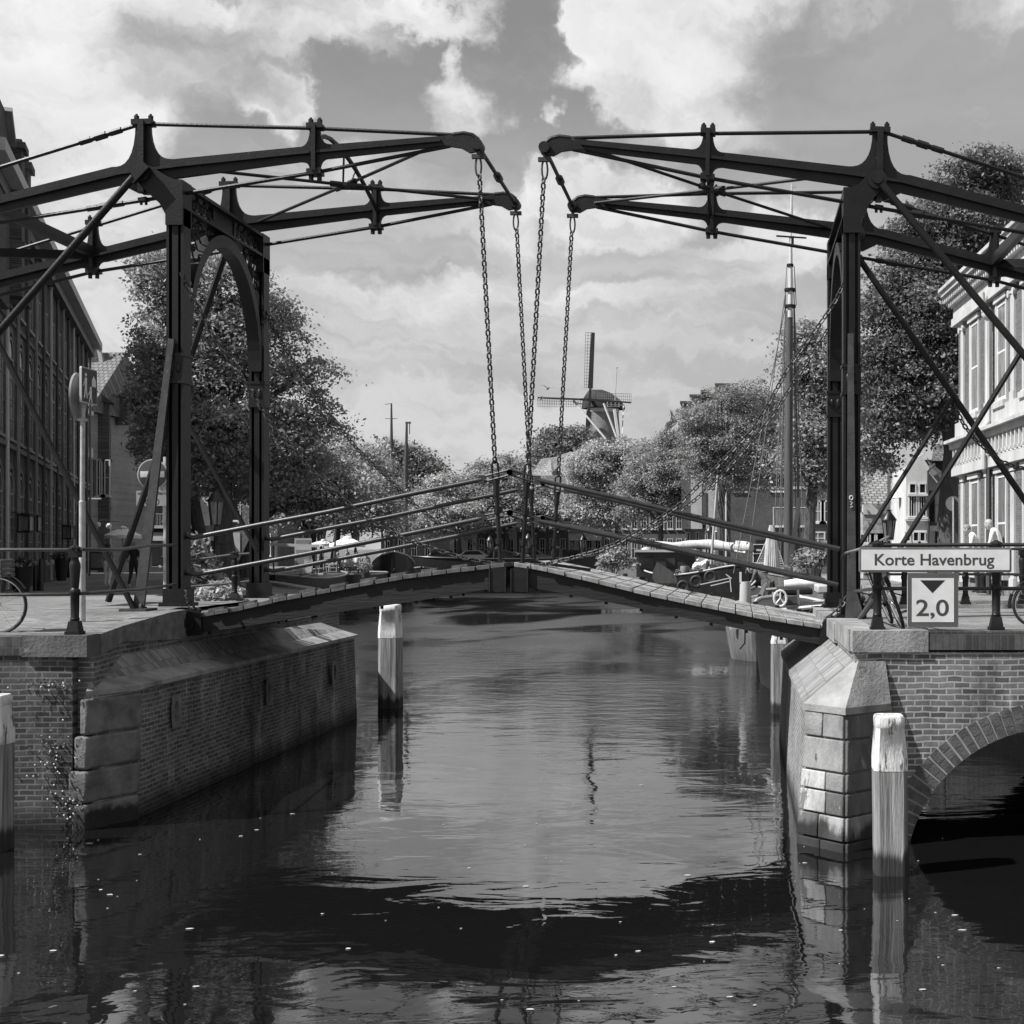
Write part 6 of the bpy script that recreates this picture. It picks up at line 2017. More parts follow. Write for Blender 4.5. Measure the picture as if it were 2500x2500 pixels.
def tree(label, base, Y, blobs, lm, clumps, leaf, clump_r, trunk=.28, zg=2.45, per=26, group=None, seed=1, limbs=True, dyk=1.0, prune=None):
    leaf *= .47; per = int(per * 2.9); clumps = int(clumps * .85)
    blobs = [(a, b_, c * .90, d * .90) for a, b_, c, d in blobs]
    """blobs: (px,py,rx,ry) outline lobes of the crown in the photograph, set at depth Y"""
    rng = np.random.default_rng(seed)
    k = Y / FPX
    bx = PX(base, Y)
    root = thing('broadleaf_tree', (bx, Y, zg), label, 'tree', group)
    cs, rs = [], []
    for i, (px, py, rx, ry) in enumerate(blobs):
        dy = rng.uniform(-.5, .5) * rx * k * dyk
        cs.append((PX(px, Y), Y + dy, PZ(py, Y))); rs.append((rx * k, (rx + ry) * .5 * k, ry * k))
    # ragged outline: small secondary lobes budding from every main lobe
    for c, r_ in list(zip(cs, rs)):
        for _ in range(7):
            d = rng.normal(size=3); d /= np.linalg.norm(d)
            q = rng.uniform(.22, .42)
            f = rng.uniform(.85, 1.08)
            cs.append(tuple(np.array(c) + d * np.array(r_) * f)); rs.append(tuple(q * np.array(r_)))
    n_main = len(blobs)
    v = leaf_cloud(cs, rs, clumps, per, leaf, clump_r * 1.02, rng)
    # stray twigs of leaves breaking the outline
    v2 = leaf_cloud(cs[:n_main], [tuple(1.12 * q for q in r_) for r_ in rs[:n_main]], max(6, clumps // 10), per // 2, leaf, clump_r * .6, rng)
    v = np.concatenate([v, v2])
    if prune:                       # cut the crown back where the street shows past it
        c = v.reshape(-1, 4, 3).mean(1)
        zz = c[:, 2]; px = X0 + FPX * c[:, 0] / c[:, 1]; py = Y0 - FPX * (zz - HC) / c[:, 1] + rng.normal(0, 9, len(c)) + 14 * np.sin(px / 11.0)
        px = px + rng.normal(0, 10, len(c)) + 22 * np.sin(zz * 3.1) + 16 * np.sin(zz * 7.7 + c[:, 1] * 2)
        v = v.reshape(-1, 4, 3)[~prune(px, py)].reshape(-1, 3)
    mesh_quads('crown', v, lm, root)
    cs, rs = cs[:n_main], rs[:n_main]
    top = max(c[2] for c in cs)
    mid = (np.mean([c[0] for c in cs]), np.mean([c[1] for c in cs]))
    zc = min(c[2] - .2 * r_[2] for c, r_ in zip(cs, rs))
    mb = MB()
    n = 7
    pts = []; rr = []
    for i in range(n):
        t = i / (n - 1)
        pts.append((bx + (mid[0] - bx) * t ** 1.6 + (rng.normal(0, .08) if 0 < i else 0), Y + (mid[1] - Y) * t + (rng.normal(0, .08) if 0 < i else 0), zg - .1 + (top - .4 - zg) * t))
        rr.append(trunk * (1.35 if i == 0 else 1.0) * (1 - .82 * t))
    mb.tube(pts, rr, 9)
    mb.build('trunk', M['bark'], root)
    if limbs:
        mb = MB()
        for c, r_ in list(zip(cs, rs))[:9]:
            z0 = zg + (top - zg) * rng.uniform(.28, .5)
            t = (z0 - zg) / (top - .4 - zg)
            s0 = Vector((bx + (mid[0] - bx) * t ** 1.6, Y + (mid[1] - Y) * t, z0))
            e = Vector(c)
            m_ = (s0 + e) / 2 + Vector((0, 0, .5))
            mb.tube([s0, m_, e], [trunk * .45, trunk * .3, trunk * .1], 6)
        mb.build('limbs', M['bark'], root)
    return root

LG, RG = 'trees along the left quay', 'trees along the right quay'
tree('tall dense tree filling the left gate arch, its crown rising over the handrails', 552, 52,
     [(470, 660, 105, 70), (600, 720, 105, 90), (400, 720, 90, 80), (520, 780, 170, 110), (412, 860, 85, 70), (640, 850, 120, 90), (780, 905, 70, 45), (700, 960, 110, 70), (500, 930, 180, 110),
      (418, 960, 85, 75), (600, 1040, 170, 90), (430, 1060, 120, 90), (760, 1040, 80, 50), (690, 1120, 100, 60), (345, 645, 40, 22), (560, 1150, 150, 55), (450, 1150, 90, 45), (385, 1050, 60, 50)], M['leaf_mid'], 1050, .17, .55, .42, 2.5, 30, LG, 3, prune=lambda x, y: (x < 300) | ((x < 330) & (y > 880)) | ((x < 420) & (y > 1140)))
tree('second tree left of the gate arch reaching over the tiled house', 500, 60,
     [(362, 835, 36, 26), (345, 880, 34, 20), (375, 915, 50, 42), (360, 965, 36, 26), (400, 950, 110, 80), (375, 1040, 65, 60), (480, 1060, 120, 80), (380, 1100, 55, 40)], M['leaf_mid'], 420, .18, .55, .36, 2.5, 28, LG, 5, prune=lambda x, y: (x < 312) | ((x < 330) & (y > 880)) | ((x < 420) & (y > 1140)))
tree('tree with a thick trunk just right of the left gate', 600, 62,
     [(680, 1090, 120, 70), (760, 1130, 110, 60), (620, 1150, 100, 60), (700, 1200, 140, 50), (800, 1190, 80, 45)], M['leaf_mid'], 380, .19, .55, .34, 2.45, 28, LG, 8)
tree('pale sunlit tree behind the left handrails beside the first boat mast', 815, 93,
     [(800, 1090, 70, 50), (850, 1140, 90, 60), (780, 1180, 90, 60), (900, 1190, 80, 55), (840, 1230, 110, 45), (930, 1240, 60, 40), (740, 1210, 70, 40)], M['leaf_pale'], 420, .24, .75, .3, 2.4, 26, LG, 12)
tree('darker tree between the left quay trees and the boat masts', 760, 96,
     [(720, 1160, 90, 60), (800, 1220, 120, 45), (690, 1230, 80, 45), (900, 1260, 110, 30)], M['leaf_mid'], 300, .25, .8, .3, 2.4, 26, LG, 14)
tree('big dark round tree behind the two boat masts', 960, 150,
     [(960, 1110, 55, 50), (920, 1150, 50, 45), (1010, 1130, 60, 55), (1040, 1170, 55, 45), (970, 1180, 80, 55), (1080, 1205, 40, 30), (900, 1200, 50, 40), (1000, 1230, 110, 40)], M['leaf_dark'], 480, .42, 1.3, .5, 2.4, 26, None, 17)
tree('light tree at the far canal end left of the lifting chains', 1125, 138.4,
     [(1090, 1170, 45, 25), (1130, 1200, 70, 40), (1080, 1220, 70, 40), (1150, 1240, 90, 40), (1060, 1260, 70, 35), (1000, 1270, 60, 30), (1110, 1275, 80, 25)], M['leaf_pale'], 420, .32, .9, .3, 2.4, 26, None, 19)
tree('small mid grey tree directly behind the meeting of the handrails', 1240, 138.8,
     [(1190, 1150, 45, 30), (1245, 1130, 35, 28), (1230, 1180, 70, 40), (1290, 1200, 60, 40), (1180, 1215, 60, 35), (1260, 1240, 80, 35)], M['leaf_mid'], 360, .32, .9, .28, 2.4, 26, None, 23)
tree('pale tree at the far canal end behind the peak of the handrails', 1300, 138,
     [(1215, 1235, 60, 28), (1290, 1225, 60, 30), (1350, 1240, 60, 35), (1250, 1262, 80, 22), (1400, 1230, 40, 40)], M['leaf_pale'], 300, .3, .85, .25, 2.4, 26, None, 27)
tree('dark round tree at the foot of the windmill', 1385, 215,
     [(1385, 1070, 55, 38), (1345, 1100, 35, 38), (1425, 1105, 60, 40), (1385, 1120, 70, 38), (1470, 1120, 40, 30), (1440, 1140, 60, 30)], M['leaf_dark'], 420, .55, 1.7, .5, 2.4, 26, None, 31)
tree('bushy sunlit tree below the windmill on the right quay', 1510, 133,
     [(1470, 1100, 55, 35), (1520, 1085, 45, 30), (1440, 1140, 60, 40), (1510, 1150, 80, 55), (1580, 1110, 50, 40), (1450, 1190, 80, 40), (1540, 1205, 90, 45), (1440, 1235, 60, 28), (1500, 1255, 70, 25), (1620, 1090, 35, 28)], M['leaf_pale'], 640, .29, .85, .35, 2.4, 26, RG, 37)
tree('mid grey tree right of the windmill in front of the row houses', 1612, 126,
     [(1590, 1120, 60, 45), (1640, 1080, 45, 35), (1640, 1150, 70, 50), (1560, 1180, 60, 45), (1620, 1210, 80, 40), (1540, 1230, 50, 30), (1670, 1190, 50, 40)], M['leaf_mid'], 520, .25, .75, .33, 2.4, 26, RG, 41)
tree('large tree in front of the stepped brick block', 1755, 109,
     [(1760, 965, 50, 30), (1830, 955, 50, 28), (1700, 1020, 60, 45), (1780, 1020, 90, 60), (1860, 1010, 60, 50), (1730, 1090, 80, 55), (1830, 1090, 90, 60), (1690, 1080, 40, 50), (1800, 1150, 90, 50), (1880, 1120, 50, 50), (1860, 1180, 50, 30), (1720, 1140, 50, 35)], M['leaf_mid'], 820, .20, .62, .36, 2.45, 28, RG, 43)
tree('tall tree between the big mast and the right gate', 1985, 62,
     [(1960, 800, 35, 28), (1990, 850, 55, 50), (1950, 880, 40, 40), (2040, 900, 60, 60), (1990, 950, 70, 60), (2040, 1010, 60, 60), (1980, 1040, 60, 50), (2010, 1110, 70, 50), (1960, 1120, 40, 40), (2020, 1170, 50, 30), (2080, 960, 50, 60)], M['leaf_mid'], 620, .19, .58, .33, 2.5, 28, RG, 47)
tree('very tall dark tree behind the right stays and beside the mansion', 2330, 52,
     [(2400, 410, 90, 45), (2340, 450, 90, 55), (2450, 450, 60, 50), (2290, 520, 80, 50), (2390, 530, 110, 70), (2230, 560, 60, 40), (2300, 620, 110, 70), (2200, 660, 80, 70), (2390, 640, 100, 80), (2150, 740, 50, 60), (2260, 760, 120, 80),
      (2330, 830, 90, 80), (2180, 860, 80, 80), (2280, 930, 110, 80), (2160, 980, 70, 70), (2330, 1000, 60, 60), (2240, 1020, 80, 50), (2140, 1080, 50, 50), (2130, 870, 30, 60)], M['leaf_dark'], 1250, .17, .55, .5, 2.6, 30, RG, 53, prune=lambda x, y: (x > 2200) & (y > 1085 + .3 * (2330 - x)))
# shrubs by the left gate and at the water's edge
def shrub(label, blobs, Y, lm, clumps, leaf=.07, cr=.2, seed=1, zg=2.5):
    rng = np.random.default_rng(seed)
    k = Y / FPX
    cs = [(PX(px, Y), Y + rng.uniform(-.2, .2), PZ(py, Y)) for px, py, rx, ry in blobs]; rs = [(rx * k, rx * k, ry * k) for px, py, rx, ry in blobs]
    root = thing('shrub', (cs[0][0], Y, zg), label, 'shrub')
    mesh_quads('foliage', leaf_cloud(cs, rs, clumps, 24, leaf, cr, rng), lm, root)
    mb = MB()
    for c in cs:
        mb.tube([(cs[0][0], Y, zg - .1), ((c[0] + cs[0][0]) / 2, Y, (zg + c[2]) / 2), c], [.03, .02, .01], 5)
    mb.build('stems', M['bark'], root)
shrub('leafy shrub growing between the left gate posts', [(480, 1370, 28, 45), (475, 1330, 20, 30), (500, 1420, 30, 30)], 30, M['leaf_mid'], 90, .07, .2, 3, 2.6)
shrub('low bright leafed shrub under the rear railing at the left gate', [(530, 1440, 36, 25), (500, 1455, 30, 20), (560, 1450, 24, 18)], 29, M['leaf_pale'], 90, .07, .18, 5, 2.55)
shrub('potted greenery on the right quay between the far cars and the barge', [(1500, 1350, 22, 22), (1485, 1365, 18, 16), (1520, 1365, 18, 16)], 72, M['leaf_mid'], 60, .1, .3, 7, 2.4)
shrub('tangled plants on the quay behind the right gate post', [(1990, 1355, 40, 25), (2020, 1345, 30, 22), (1960, 1370, 25, 18)], 46, M['leaf_mid'], 80, .08, .25, 9, 2.5)
# ================================================================== BOATS
def hull(name, label, c, L, B, depth, sheer, rz, m_, rim, draft=.3, bluff=2.2, cat='boat', group=None, floor_=None):
    """hull along local x (bow at +L/2), at water level z=0; returns root and local deck height function"""
    root = thing(name, (c[0], c[1], 0), label, cat, group, rz)
    n = 17
    vs = []; top = []
    for i in range(n):
        t = -1 + 2 * i / (n - 1)
        f = (1 - abs(t) ** bluff) ** .5 if abs(t) < 1 else 0
        f = max(f, .06)
        h = depth + sheer * t * t
        row = []
        for s, z in ((.35 * f, -draft), (.85 * f, -draft * .2), (1.0 * f, h * .55), (1.0 * f * .98, h)):
            row.append((t * L / 2 * (1 - .04 * (1 - z / h) * (abs(t) > .8)), s * B / 2, z))
        full = row + [(x, -y, z) for x, y, z in row[::-1]]
        vs += full
    fs = []
    for i in range(n - 1):
        for k in range(7):
            fs.append((i * 8 + k, i * 8 + k + 1, (i + 1) * 8 + k + 1, (i + 1) * 8 + k))
        fs.append((i * 8 + 7, i * 8, (i + 1) * 8, (i + 1) * 8 + 7))
    fs.append(tuple(range(8))); fs.append(tuple(range((n - 1) * 8, n * 8)))
    mb = MB(); mb.add(vs, fs); mb.build('hull', m_, root, local=True)
    mb = MB()
    for s in (1, -1):
        pts = []
        for i in range(n):
            t = -1 + 2 * i / (n - 1)
            f = max((1 - abs(t) ** bluff) ** .5 if abs(t) < 1 else 0, .06)
            pts.append((t * L / 2, s * f * B / 2, depth + sheer * t * t + .02))
        mb.tube(pts, .06, 6)
    mb.build('gunwale', rim, root, local=True)
    mb = MB()
    vs = []
    for i in range(n):
        t = -1 + 2 * i / (n - 1)
        f = max((1 - abs(t) ** bluff) ** .5 if abs(t) < 1 else 0, .06) * .95
        z = depth + sheer * t * t - .15
        vs += [(t * L / 2 * .99, f * B / 2, z), (t * L / 2 * .99, -f * B / 2, z)]
    mb.add(vs, [(2 * i, 2 * i + 1, 2 * i + 3, 2 * i + 2) for i in range(n - 1)])
    mb.build('deck', floor_ or M['darkgrey'], root, local=True)
    return root
def wpart(root, name, mb, m_):
    """world-space mesh under a rotated root"""
    Mi = (Matrix.Translation(root.location) @ Matrix.Rotation(root.rotation_euler.z, 4, 'Z')).inverted()
    mb.xform(Mi)
    return mb.build(name, m_, root, local=True)

# left: dark boat with rope along its side (nearest)
b1 = hull('moored_barge', 'black barge with a drooping rope along its side nearest the left gate', (PX(725, 72), 74), 9, 2.3, 2.25, .3, R(85), M['tar'], M['midgrey'], bluff=3)
mb = MB()
for a, b, sag in (((690, 1418), (765, 1414), 14), ((700, 1412), (765, 1395), 3)):
    pts = [P(a[0] + (b[0] - a[0]) * t, a[1] + (b[1] - a[1]) * t + sag * 4 * t * (1 - t), 69.2) for t in np.linspace(0, 1, 9)]
    mb.tube(pts, .022, 5)
wpart(b1, 'rope', mb, M['rope'])
b2 = hull('terrace_pontoon', 'long low black pontoon carrying the cafe terrace behind the left handrails', (PX(835, 81), 82), 9.5, 3.6, 2.3, .1, R(92), M['tar'], M['midgrey'], bluff=8, cat='pontoon', floor_=M['plank'])
# big hull end-on with its masts
b3 = hull('sailing_barge', 'black bluff bowed sailing barge facing us left of mid channel with one tall mast', (PX(960, 98), 98), 13, 3.0, 2.75, .95, R(-75), M['tar'], M['lightgrey'], bluff=2.6)
mb = MB(); mb.tube([P(957, 1350, 96), P(956, 1100, 96), P(955.5, 985, 96)], [.15, .13, .06], 8); mb.tube([P(940, 987, 96), P(956, 985, 96)], .03, 5); mb.tube([P(940, 1022, 96), P(970, 1022, 96)], .025, 5)
wpart(b3, 'mast', mb, M['spar'])
mb = MB()
for a in (930, 945, 975, 990): mb.tube([P(a, 1345, 96), P(956, 1040, 96)], .012, 4)
wpart(b3, 'rigging', mb, M['rope'])
mb = MB(); mb.tube([P(957.5, 1360, 91.3), P(957.5, 1395, 91.3)], .05, 6); mb.tube([P(951, 1388, 91.3), P(957.5, 1396, 91.3), P(964, 1388, 91.3)], .05, 6); wpart(b3, 'anchor', mb, M['iron'])
b4 = hull('sailing_barge', 'second sailing barge behind the first with a shorter mast and many stays', (PX(985, 108), 114), 13, 3, 2.0, .4, R(-76), M['tar'], M['midgrey'])
mb = MB(); mb.tube([P(990, 1350, 108), P(991, 1150, 108), P(993, 1030, 108)], [.2, .17, .09], 8); mb.beam(P(990, 1032, 108), P(1003, 1032, 108), .15, .15); mb.tube([P(1000, 1032, 108), P(1000, 1060, 108)], .04, 5)
wpart(b4, 'mast', mb, M['spar'])
mb = MB()
for a, z in ((960, 1340), (970, 1345), (978, 1345), (1005, 1345), (1012, 1340), (1022, 1330)): mb.tube([P(a, z, 108), P(993, 1040 + (a % 5) * 8, 108)], .014, 4)
wpart(b4, 'rigging', mb, M['rope'])
mb = MB(); t_ = thing('slim_mast', P(818, 1390, 80), 'thin bare mast standing among the terrace umbrellas on the left quay', 'mast'); mb.tube([P(815, 1400, 80), P(826, 1130, 80)], [.07, .03], 6); mb.build('pole', M['spar'], t_)
mb = MB(); mb.tube([P(822, 1230, 80), P(812, 1390, 80)], .012, 4); mb.build('stay', M['rope'], t_)
# low dark working barge across the middle distance
b5 = hull('work_barge', 'long low black working barge lying across the canal behind the deck peak', (PX(1240, 118), 118), 17, 3.4, 3.0, .25, R(2), M['tar'], M['black'], bluff=5)
for px in (1218, 1360):
    mb = MB(); q = P(px, 1352, 117); mb.tube([q + Vector((-.35, 0, -.6)), q + Vector((-.35, 0, .2)), q + Vector((-.2, 0, .5)), q + Vector((.2, 0, .5)), q + Vector((.35, 0, .2)), q + Vector((.35, 0, -.6))], .16, 8); wpart(b5, 'bollard_hoop', mb, M['black'])
# right: sailing barge with cabin, boom and leeboard
b6 = hull('cabin_barge', 'black barge with wooden deckhouse and furled sail on a long boom', (PX(1700, 86), 87), 15, 4.4, 2.2, .8, R(-62), M['tar'], M['lightgrey'], bluff=2.8)
mb = MB(); x0_, x1_ = PX(1555, 90), PX(1640, 90)
mb.box(x0_, x1_ + 1.6, 89.5, 92.5, 2.0, PZ(1348, 90)); wpart(b6, 'cabin', mb, mat('deckhouse_wood', .03, .4, .3, 3))
mb = MB(); mb.box(x0_ - .1, x1_ + 1.7, 89.3, 92.7, PZ(1348, 90) + .002, PZ(1342, 90)); mb.ball(P(1578, 1343, 90.5), .35, .3, .22); wpart(b6, 'cabin_roof', mb, M['lightgrey'])
mb = MB(); mb.box(x0_ + .25, x0_ + 1.15, 89.43, 89.48, PZ(1390, 90), PZ(1356, 90)); mb.box(x0_ + 2.0, x0_ + 2.6, 89.43, 89.48, PZ(1385, 90), PZ(1362, 90)); wpart(b6, 'cabin_window', mb, M['glass'])
mb = MB(); pts = [P(1600 + 235 * t, 1326 + 10 * t + 3 * math.sin(9 * t), 90 - 4.0 * t) for t in np.linspace(0, 1, 12)]
mb.tube(pts, [.15 + .03 * math.sin(i * 2.1) + 18e-2 * min(1, i / 6) for i in range(12)], 10); wpart(b6, 'furled_sail', mb, M['sail'])
mb = MB(); mb.tube([P(1590, 1330, 90.2), P(1860, 1345, 86)], .11, 8); wpart(b6, 'boom', mb, M['spar'])
mb = MB(); mb.beam(P(1800, 1333, 86.6), P(1826, 1337, 86.2), .6, .7); wpart(b6, 'sail_cover', mb, M['canvas'])
mb = MB(); pl = [(1592, 1411), (1594, 1394), (1604, 1372), (1624, 1384), (1640, 1395), (1652, 1411), (1653, 1424), (1600, 1424)]
Yl6 = 83.5
mb.prism([(PX(a, Yl6), PZ(b, Yl6)) for a, b in pl], (0, Yl6, 0), XV, ZV, YV, -.04, .04); wpart(b6, 'leeboard', mb, M['spar'])
mb = MB(); mb.tube([P(1735, 1390, 86), P(1752, 1160, 86)], [.09, .06], 8); wpart(b6, 'light_mast', mb, M['lightgrey'])
mb = MB()
for a in (1770, 1790, 1820, 1850): mb.tube([P(a, 1380, 86), P(1752, 1165, 86)], .014, 4)
wpart(b6, 'rigging', mb, M['rope'])
mb = MB(); mb.tube([P(1690 + 34 * t, 1384 - 8 * t + 2 * math.sin(12 * t), 82) for t in np.linspace(0, 1, 10)], [.16, .21, .18, .22, .18, .2, .16, .2, .17, .12], 8); wpart(b6, 'folded_awning', mb, M['canvas'])
mb = MB()
for a, b in (((1710, 1427), (1782, 1411)), ((1735, 1430), (1782, 1419)), ((1782, 1410), (1785, 1445)), ((1772, 1402), (1786, 1412))): mb.beam(P(*a, 70), P(*b, 70), .05, .05)
wpart(b6, 'gangway', mb, M['white'])
for k, (px, py) in enumerate(((1668, 1432), (1700, 1420), (1735, 1408))):
    q = P(px, py, 81.2 - k * 1.2); mb = MB(); mb.tube([q + Vector((.3 * math.cos(t), 0, .3 * math.sin(t))) for t in np.linspace(0, 2 * pi, 14, endpoint=False)], .12, 7, closed=True); wpart(b6, 'tyre_fender', mb, M['rubber'])
rng_ = random.Random(8)
for k in range(9):
    px = 1655 + k * 17; q = P(px, 1404 - k * 3.0, 84.5)
    mb = MB(); r_ = rng_.uniform(.15, .32)
    if k % 3 == 0: mb.tube([q + Vector((r_ * math.cos(t) * (1 - t * .02), r_ * math.sin(t), .02 * t)) for t in np.linspace(0, 18, 40)], .035, 5); wpart(b6, 'rope_coil', mb, M['rope'])
    elif k % 3 == 1: mb.lathe([(r_ * .8, 0), (r_, .25), (r_ * .9, .5)], q, 10); wpart(b6, 'bucket', mb, M['midgrey'])
    else: mb.box(q.x - r_, q.x + r_, q.y - .3, q.y + .3, q.z, q.z + r_ * 1.6); wpart(b6, 'deck_box', mb, M['spar'])
# tall mast ship
b7 = hull('mast_barge', 'barge carrying the tallest mast with stays and a hanging net beside the right gate', (PX(1965, 50), 53), 11, 2.6, 1.6, .6, R(-72), M['tar'], M['midgrey'])
mb = MB(); Yt = 50.0
mb.tube([P(1925, 1420, Yt), P(1925, 1100, Yt), P(1927.5, 760, Yt)], [.18, .165, .13], 10); wpart(b7, 'mast', mb, M['spar'])
mb = MB(); mb.tube([P(1929, 775, Yt - .1), P(1930, 690, Yt - .1), P(1930.5, 580, Yt)], [.095, .085, .06], 10); mb.tube([P(1930.5, 582, Yt), P(1932.5, 510, Yt), P(1933, 448, Yt)], [.03, .06, .02], 6); wpart(b7, 'topmast', mb, M['offwhite'])
mb = MB()
for py, w in ((648, .13), (708, .22), (748, .22)): mb.lathe([(w, -.05), (w, .05)], P(1929, py, Yt - .05), 10)
mb.tube([P(1895, 576, Yt), P(1969, 581, Yt)], .035, 6); mb.box(PX(1927, Yt), PX(1938, Yt), Yt - .06, Yt + .06, PZ(598, Yt), PZ(577, Yt))
mb.box(PX(1926, Yt), PX(1934, Yt), Yt - .1, Yt - .02, PZ(765, Yt), PZ(752, Yt)); wpart(b7, 'mast_bands', mb, M['iron'])
mb = MB(); mb.box(PX(1934, Yt), PX(1945, Yt), Yt - .02, Yt + .02, PZ(459, Yt), PZ(447, Yt)); wpart(b7, 'pennant', mb, M['lightgrey'])
mb = MB()
for a, z, tp in ((1885, 915, 745), (1887, 930, 710), (1893, 1240, 750), (1905, 1230, 748), (1911, 1100, 720), (1943, 1250, 750), (1951, 1300, 748), (1956, 1390, 746), (1962, 1330, 710), (1948, 1250, 748)):
    q = P(1918 if a < 1925 else 1938, tp, Yt)
    e = P(a, z, Yt); d = e - q
    e = q + d * ((PZ(1410, Yt) - q.z) / d.z) if z > 900 and a > 1925 else q + d * ((PZ(1400, Yt) - q.z) / d.z)
    mb.tube([q, e], .018, 4)
for a in (1921, 1939): mb.tube([P(a, 650, Yt), P(a - (6 if a < 1930 else -5), 745, Yt)], .014, 4)
wpart(b7, 'rigging', mb, M['rope'])
mb = MB(); mb.beam(P(1925, 1405, 49), P(1952, 1215, 49), .16, .16); mb.tube([P(1940, 1345, 49), P(1978, 1336, 49)], .05, 6); wpart(b7, 'gaff', mb, M['spar'])
mb = MB()                                    # furled pale sail standing up and net
prof = [(1884, 1280), (1889, 1290), (1893, 1330), (1897, 1382), (1872, 1382), (1876, 1330), (1879, 1290)]
for off in range(5):
    x = 1872 + off * 6
    mb.tube([P(1884 + (off - 2) * 1.2, 1282, 48), P(1884 + (off - 2) * 3.2, 1320, 48), P(1884 + (off - 2) * 5.0, 1384, 48)], [.05, .12, .15], 8)
wpart(b7, 'furled_sail', mb, M['sail'])
mb = MB()
A, B, D_ = P(1884, 1290, 48.4), P(1845, 1382, 48.4), P(1915, 1382, 48.4)
for k in range(1, 15):
    t = k / 15
    mb.tube([A + (B - A) * t, B + (D_ - B) * t], .012, 3); mb.tube([A + (D_ - A) * t, D_ + (B - D_) * t], .012, 3); mb.tube([A + (B - A) * t, A + (D_ - A) * t], .012, 3)
mb.tube([A, B], .02, 4); mb.tube([A, D_], .02, 4)
wpart(b7, 'net', mb, M['lightgrey'])
mb = MB(); mb.tube([P(1915, 1428, 45), P(1950, 1425, 45), P(2000, 1422, 45)], [.16, .19, .15], 10); wpart(b7, 'rolled_tarpaulin', mb, M['canvas'])
# motor launch close behind the right leaf
b8 = hull('motor_launch', 'dark motor launch with chrome fittings close behind the right leaf', (PX(1975, 36), 37), 7.2, 2.4, 2.2, .25, R(-80), M['tar'], M['lightgrey'], bluff=3)
for nm, bx, m_ in (('engine_box', (1912, 1952, 1478, 1452), M['darkgrey']), ('wheelhouse', (1900, 1985, 1452, 1436), M['black']), ('seat', (1995, 2025, 1450, 1428), M['lightgrey'])):
    a, b, c_, d_ = bx; mb = MB(); mb.box(PX(a, 34), PX(b, 34), 34, 35.5, PZ(c_, 34), PZ(d_, 34)); o = wpart(b8, nm, mb, m_); bv = o.modifiers.new('bevel', 'BEVEL'); bv.width = .05; bv.segments = 2
mb = MB(); q = P(1905, 1461, 33.9); mb.tube([q + Vector((.16 * math.cos(t), 0, .2 * math.sin(t))) for t in np.linspace(0, 2 * pi, 16, endpoint=False)], .03, 6, closed=True)
mb.tube([q + Vector((0, 0, .18)), q], .025, 5); mb.tube([q + Vector((-.1, 0, -.12)), q, q + Vector((.1, 0, -.12))], .025, 5); wpart(b8, 'steering_wheel', mb, M['white'])
mb = MB(); mb.tube([P(1985, 1470, 33.5), P(2060, 1466, 33.5)], .03, 6); mb.tube([P(1948, 1440, 33.5), P(1950, 1475, 33.5)], .03, 6); mb.tube([P(1870, 1440, 33.5), P(1895, 1438, 33.5)], .05, 6); wpart(b8, 'hand_rail', mb, M['chrome'])
# hull seen below the deck, right
b9 = hull('moored_boat', 'pale bowed boat showing below the right leaf beside the pier', (PX(1830, 47) + .75, 50.3), 9, 2.9, 1.75, .3, R(-98), mat('grey_boat_paint', .13, .6, .4, 3, .1, 10, stretch=(3, 3, .5)), M['offwhite'], bluff=2.4)
mb = MB()
mb.beam(P(1782, 1532, 46.4), P(1868, 1526, 46.6), .1, .14); wpart(b9, 'rubbing_strake', mb, M['offwhite'])
mb = MB(); mb.tube([P(1819, 1530, 45.6), P(1818, 1570, 45.6), P(1806, 1585, 45.6)], .03, 5); wpart(b9, 'rope', mb, M['black'])

# ================================================================== STREET THINGS
def lantern(px, pbase, ptop, Y, label, group='street lanterns along the quays', k=1.0):
    x = PX(px, Y); zb, zt = PZ(pbase, Y), PZ(ptop, Y)
    H = zt - zb
    root = thing('street_lantern', (x, Y, zb), label, 'street lamp', group)
    w = .16 * k
    mb = MB(); mb.lathe([(.13 * k, 0), (.13 * k, .5), (.08 * k, .6), (.055 * k, 1.0), (.05 * k, H - 1.0 * k), (.07 * k, H - .95 * k), (.04 * k, H - .78 * k)], (x, Y, zb), 10); mb.tube([(x - .25 * k, Y, zt - 1.15 * k), (x + .25 * k, Y, zt - 1.15 * k)], .02, 5); mb.build('post', M['black'], root)
    mb = MB(); mb.lathe([(w * .62, zt - .75 * k), (w, zt - .28 * k)], (x, Y, 0), 6); mb.build('glass', M['glass_light'], root)
    mb = MB()
    for a in range(6):
        t = 2 * pi * a / 6
        mb.tube([(x + w * .64 * math.cos(t), Y + w * .64 * math.sin(t), zt - .76 * k), (x + w * 1.03 * math.cos(t), Y + w * 1.03 * math.sin(t), zt - .27 * k)], .014 * k, 4)
    mb.lathe([(w * 1.25, zt - .28 * k), (w * 1.2, zt - .25 * k), (w * .5, zt - .1 * k), (w * .3, zt - .06 * k), (w * .35, zt - .02 * k), (.01, zt)], (x, Y, 0), 8)
    mb.build('cap', M['black'], root)
    return root
lantern(528, 1420, 1192, 48, 'black six sided street lantern beside the trunks framed by the left gate', k=1.75)
lantern(2170, 1395, 1243, 52, 'black street lantern before the rubble stone house', k=1.6)
lantern(1733, 1386, 1280, 108, 'street lantern by the boom of the cabin barge', k=2.0)
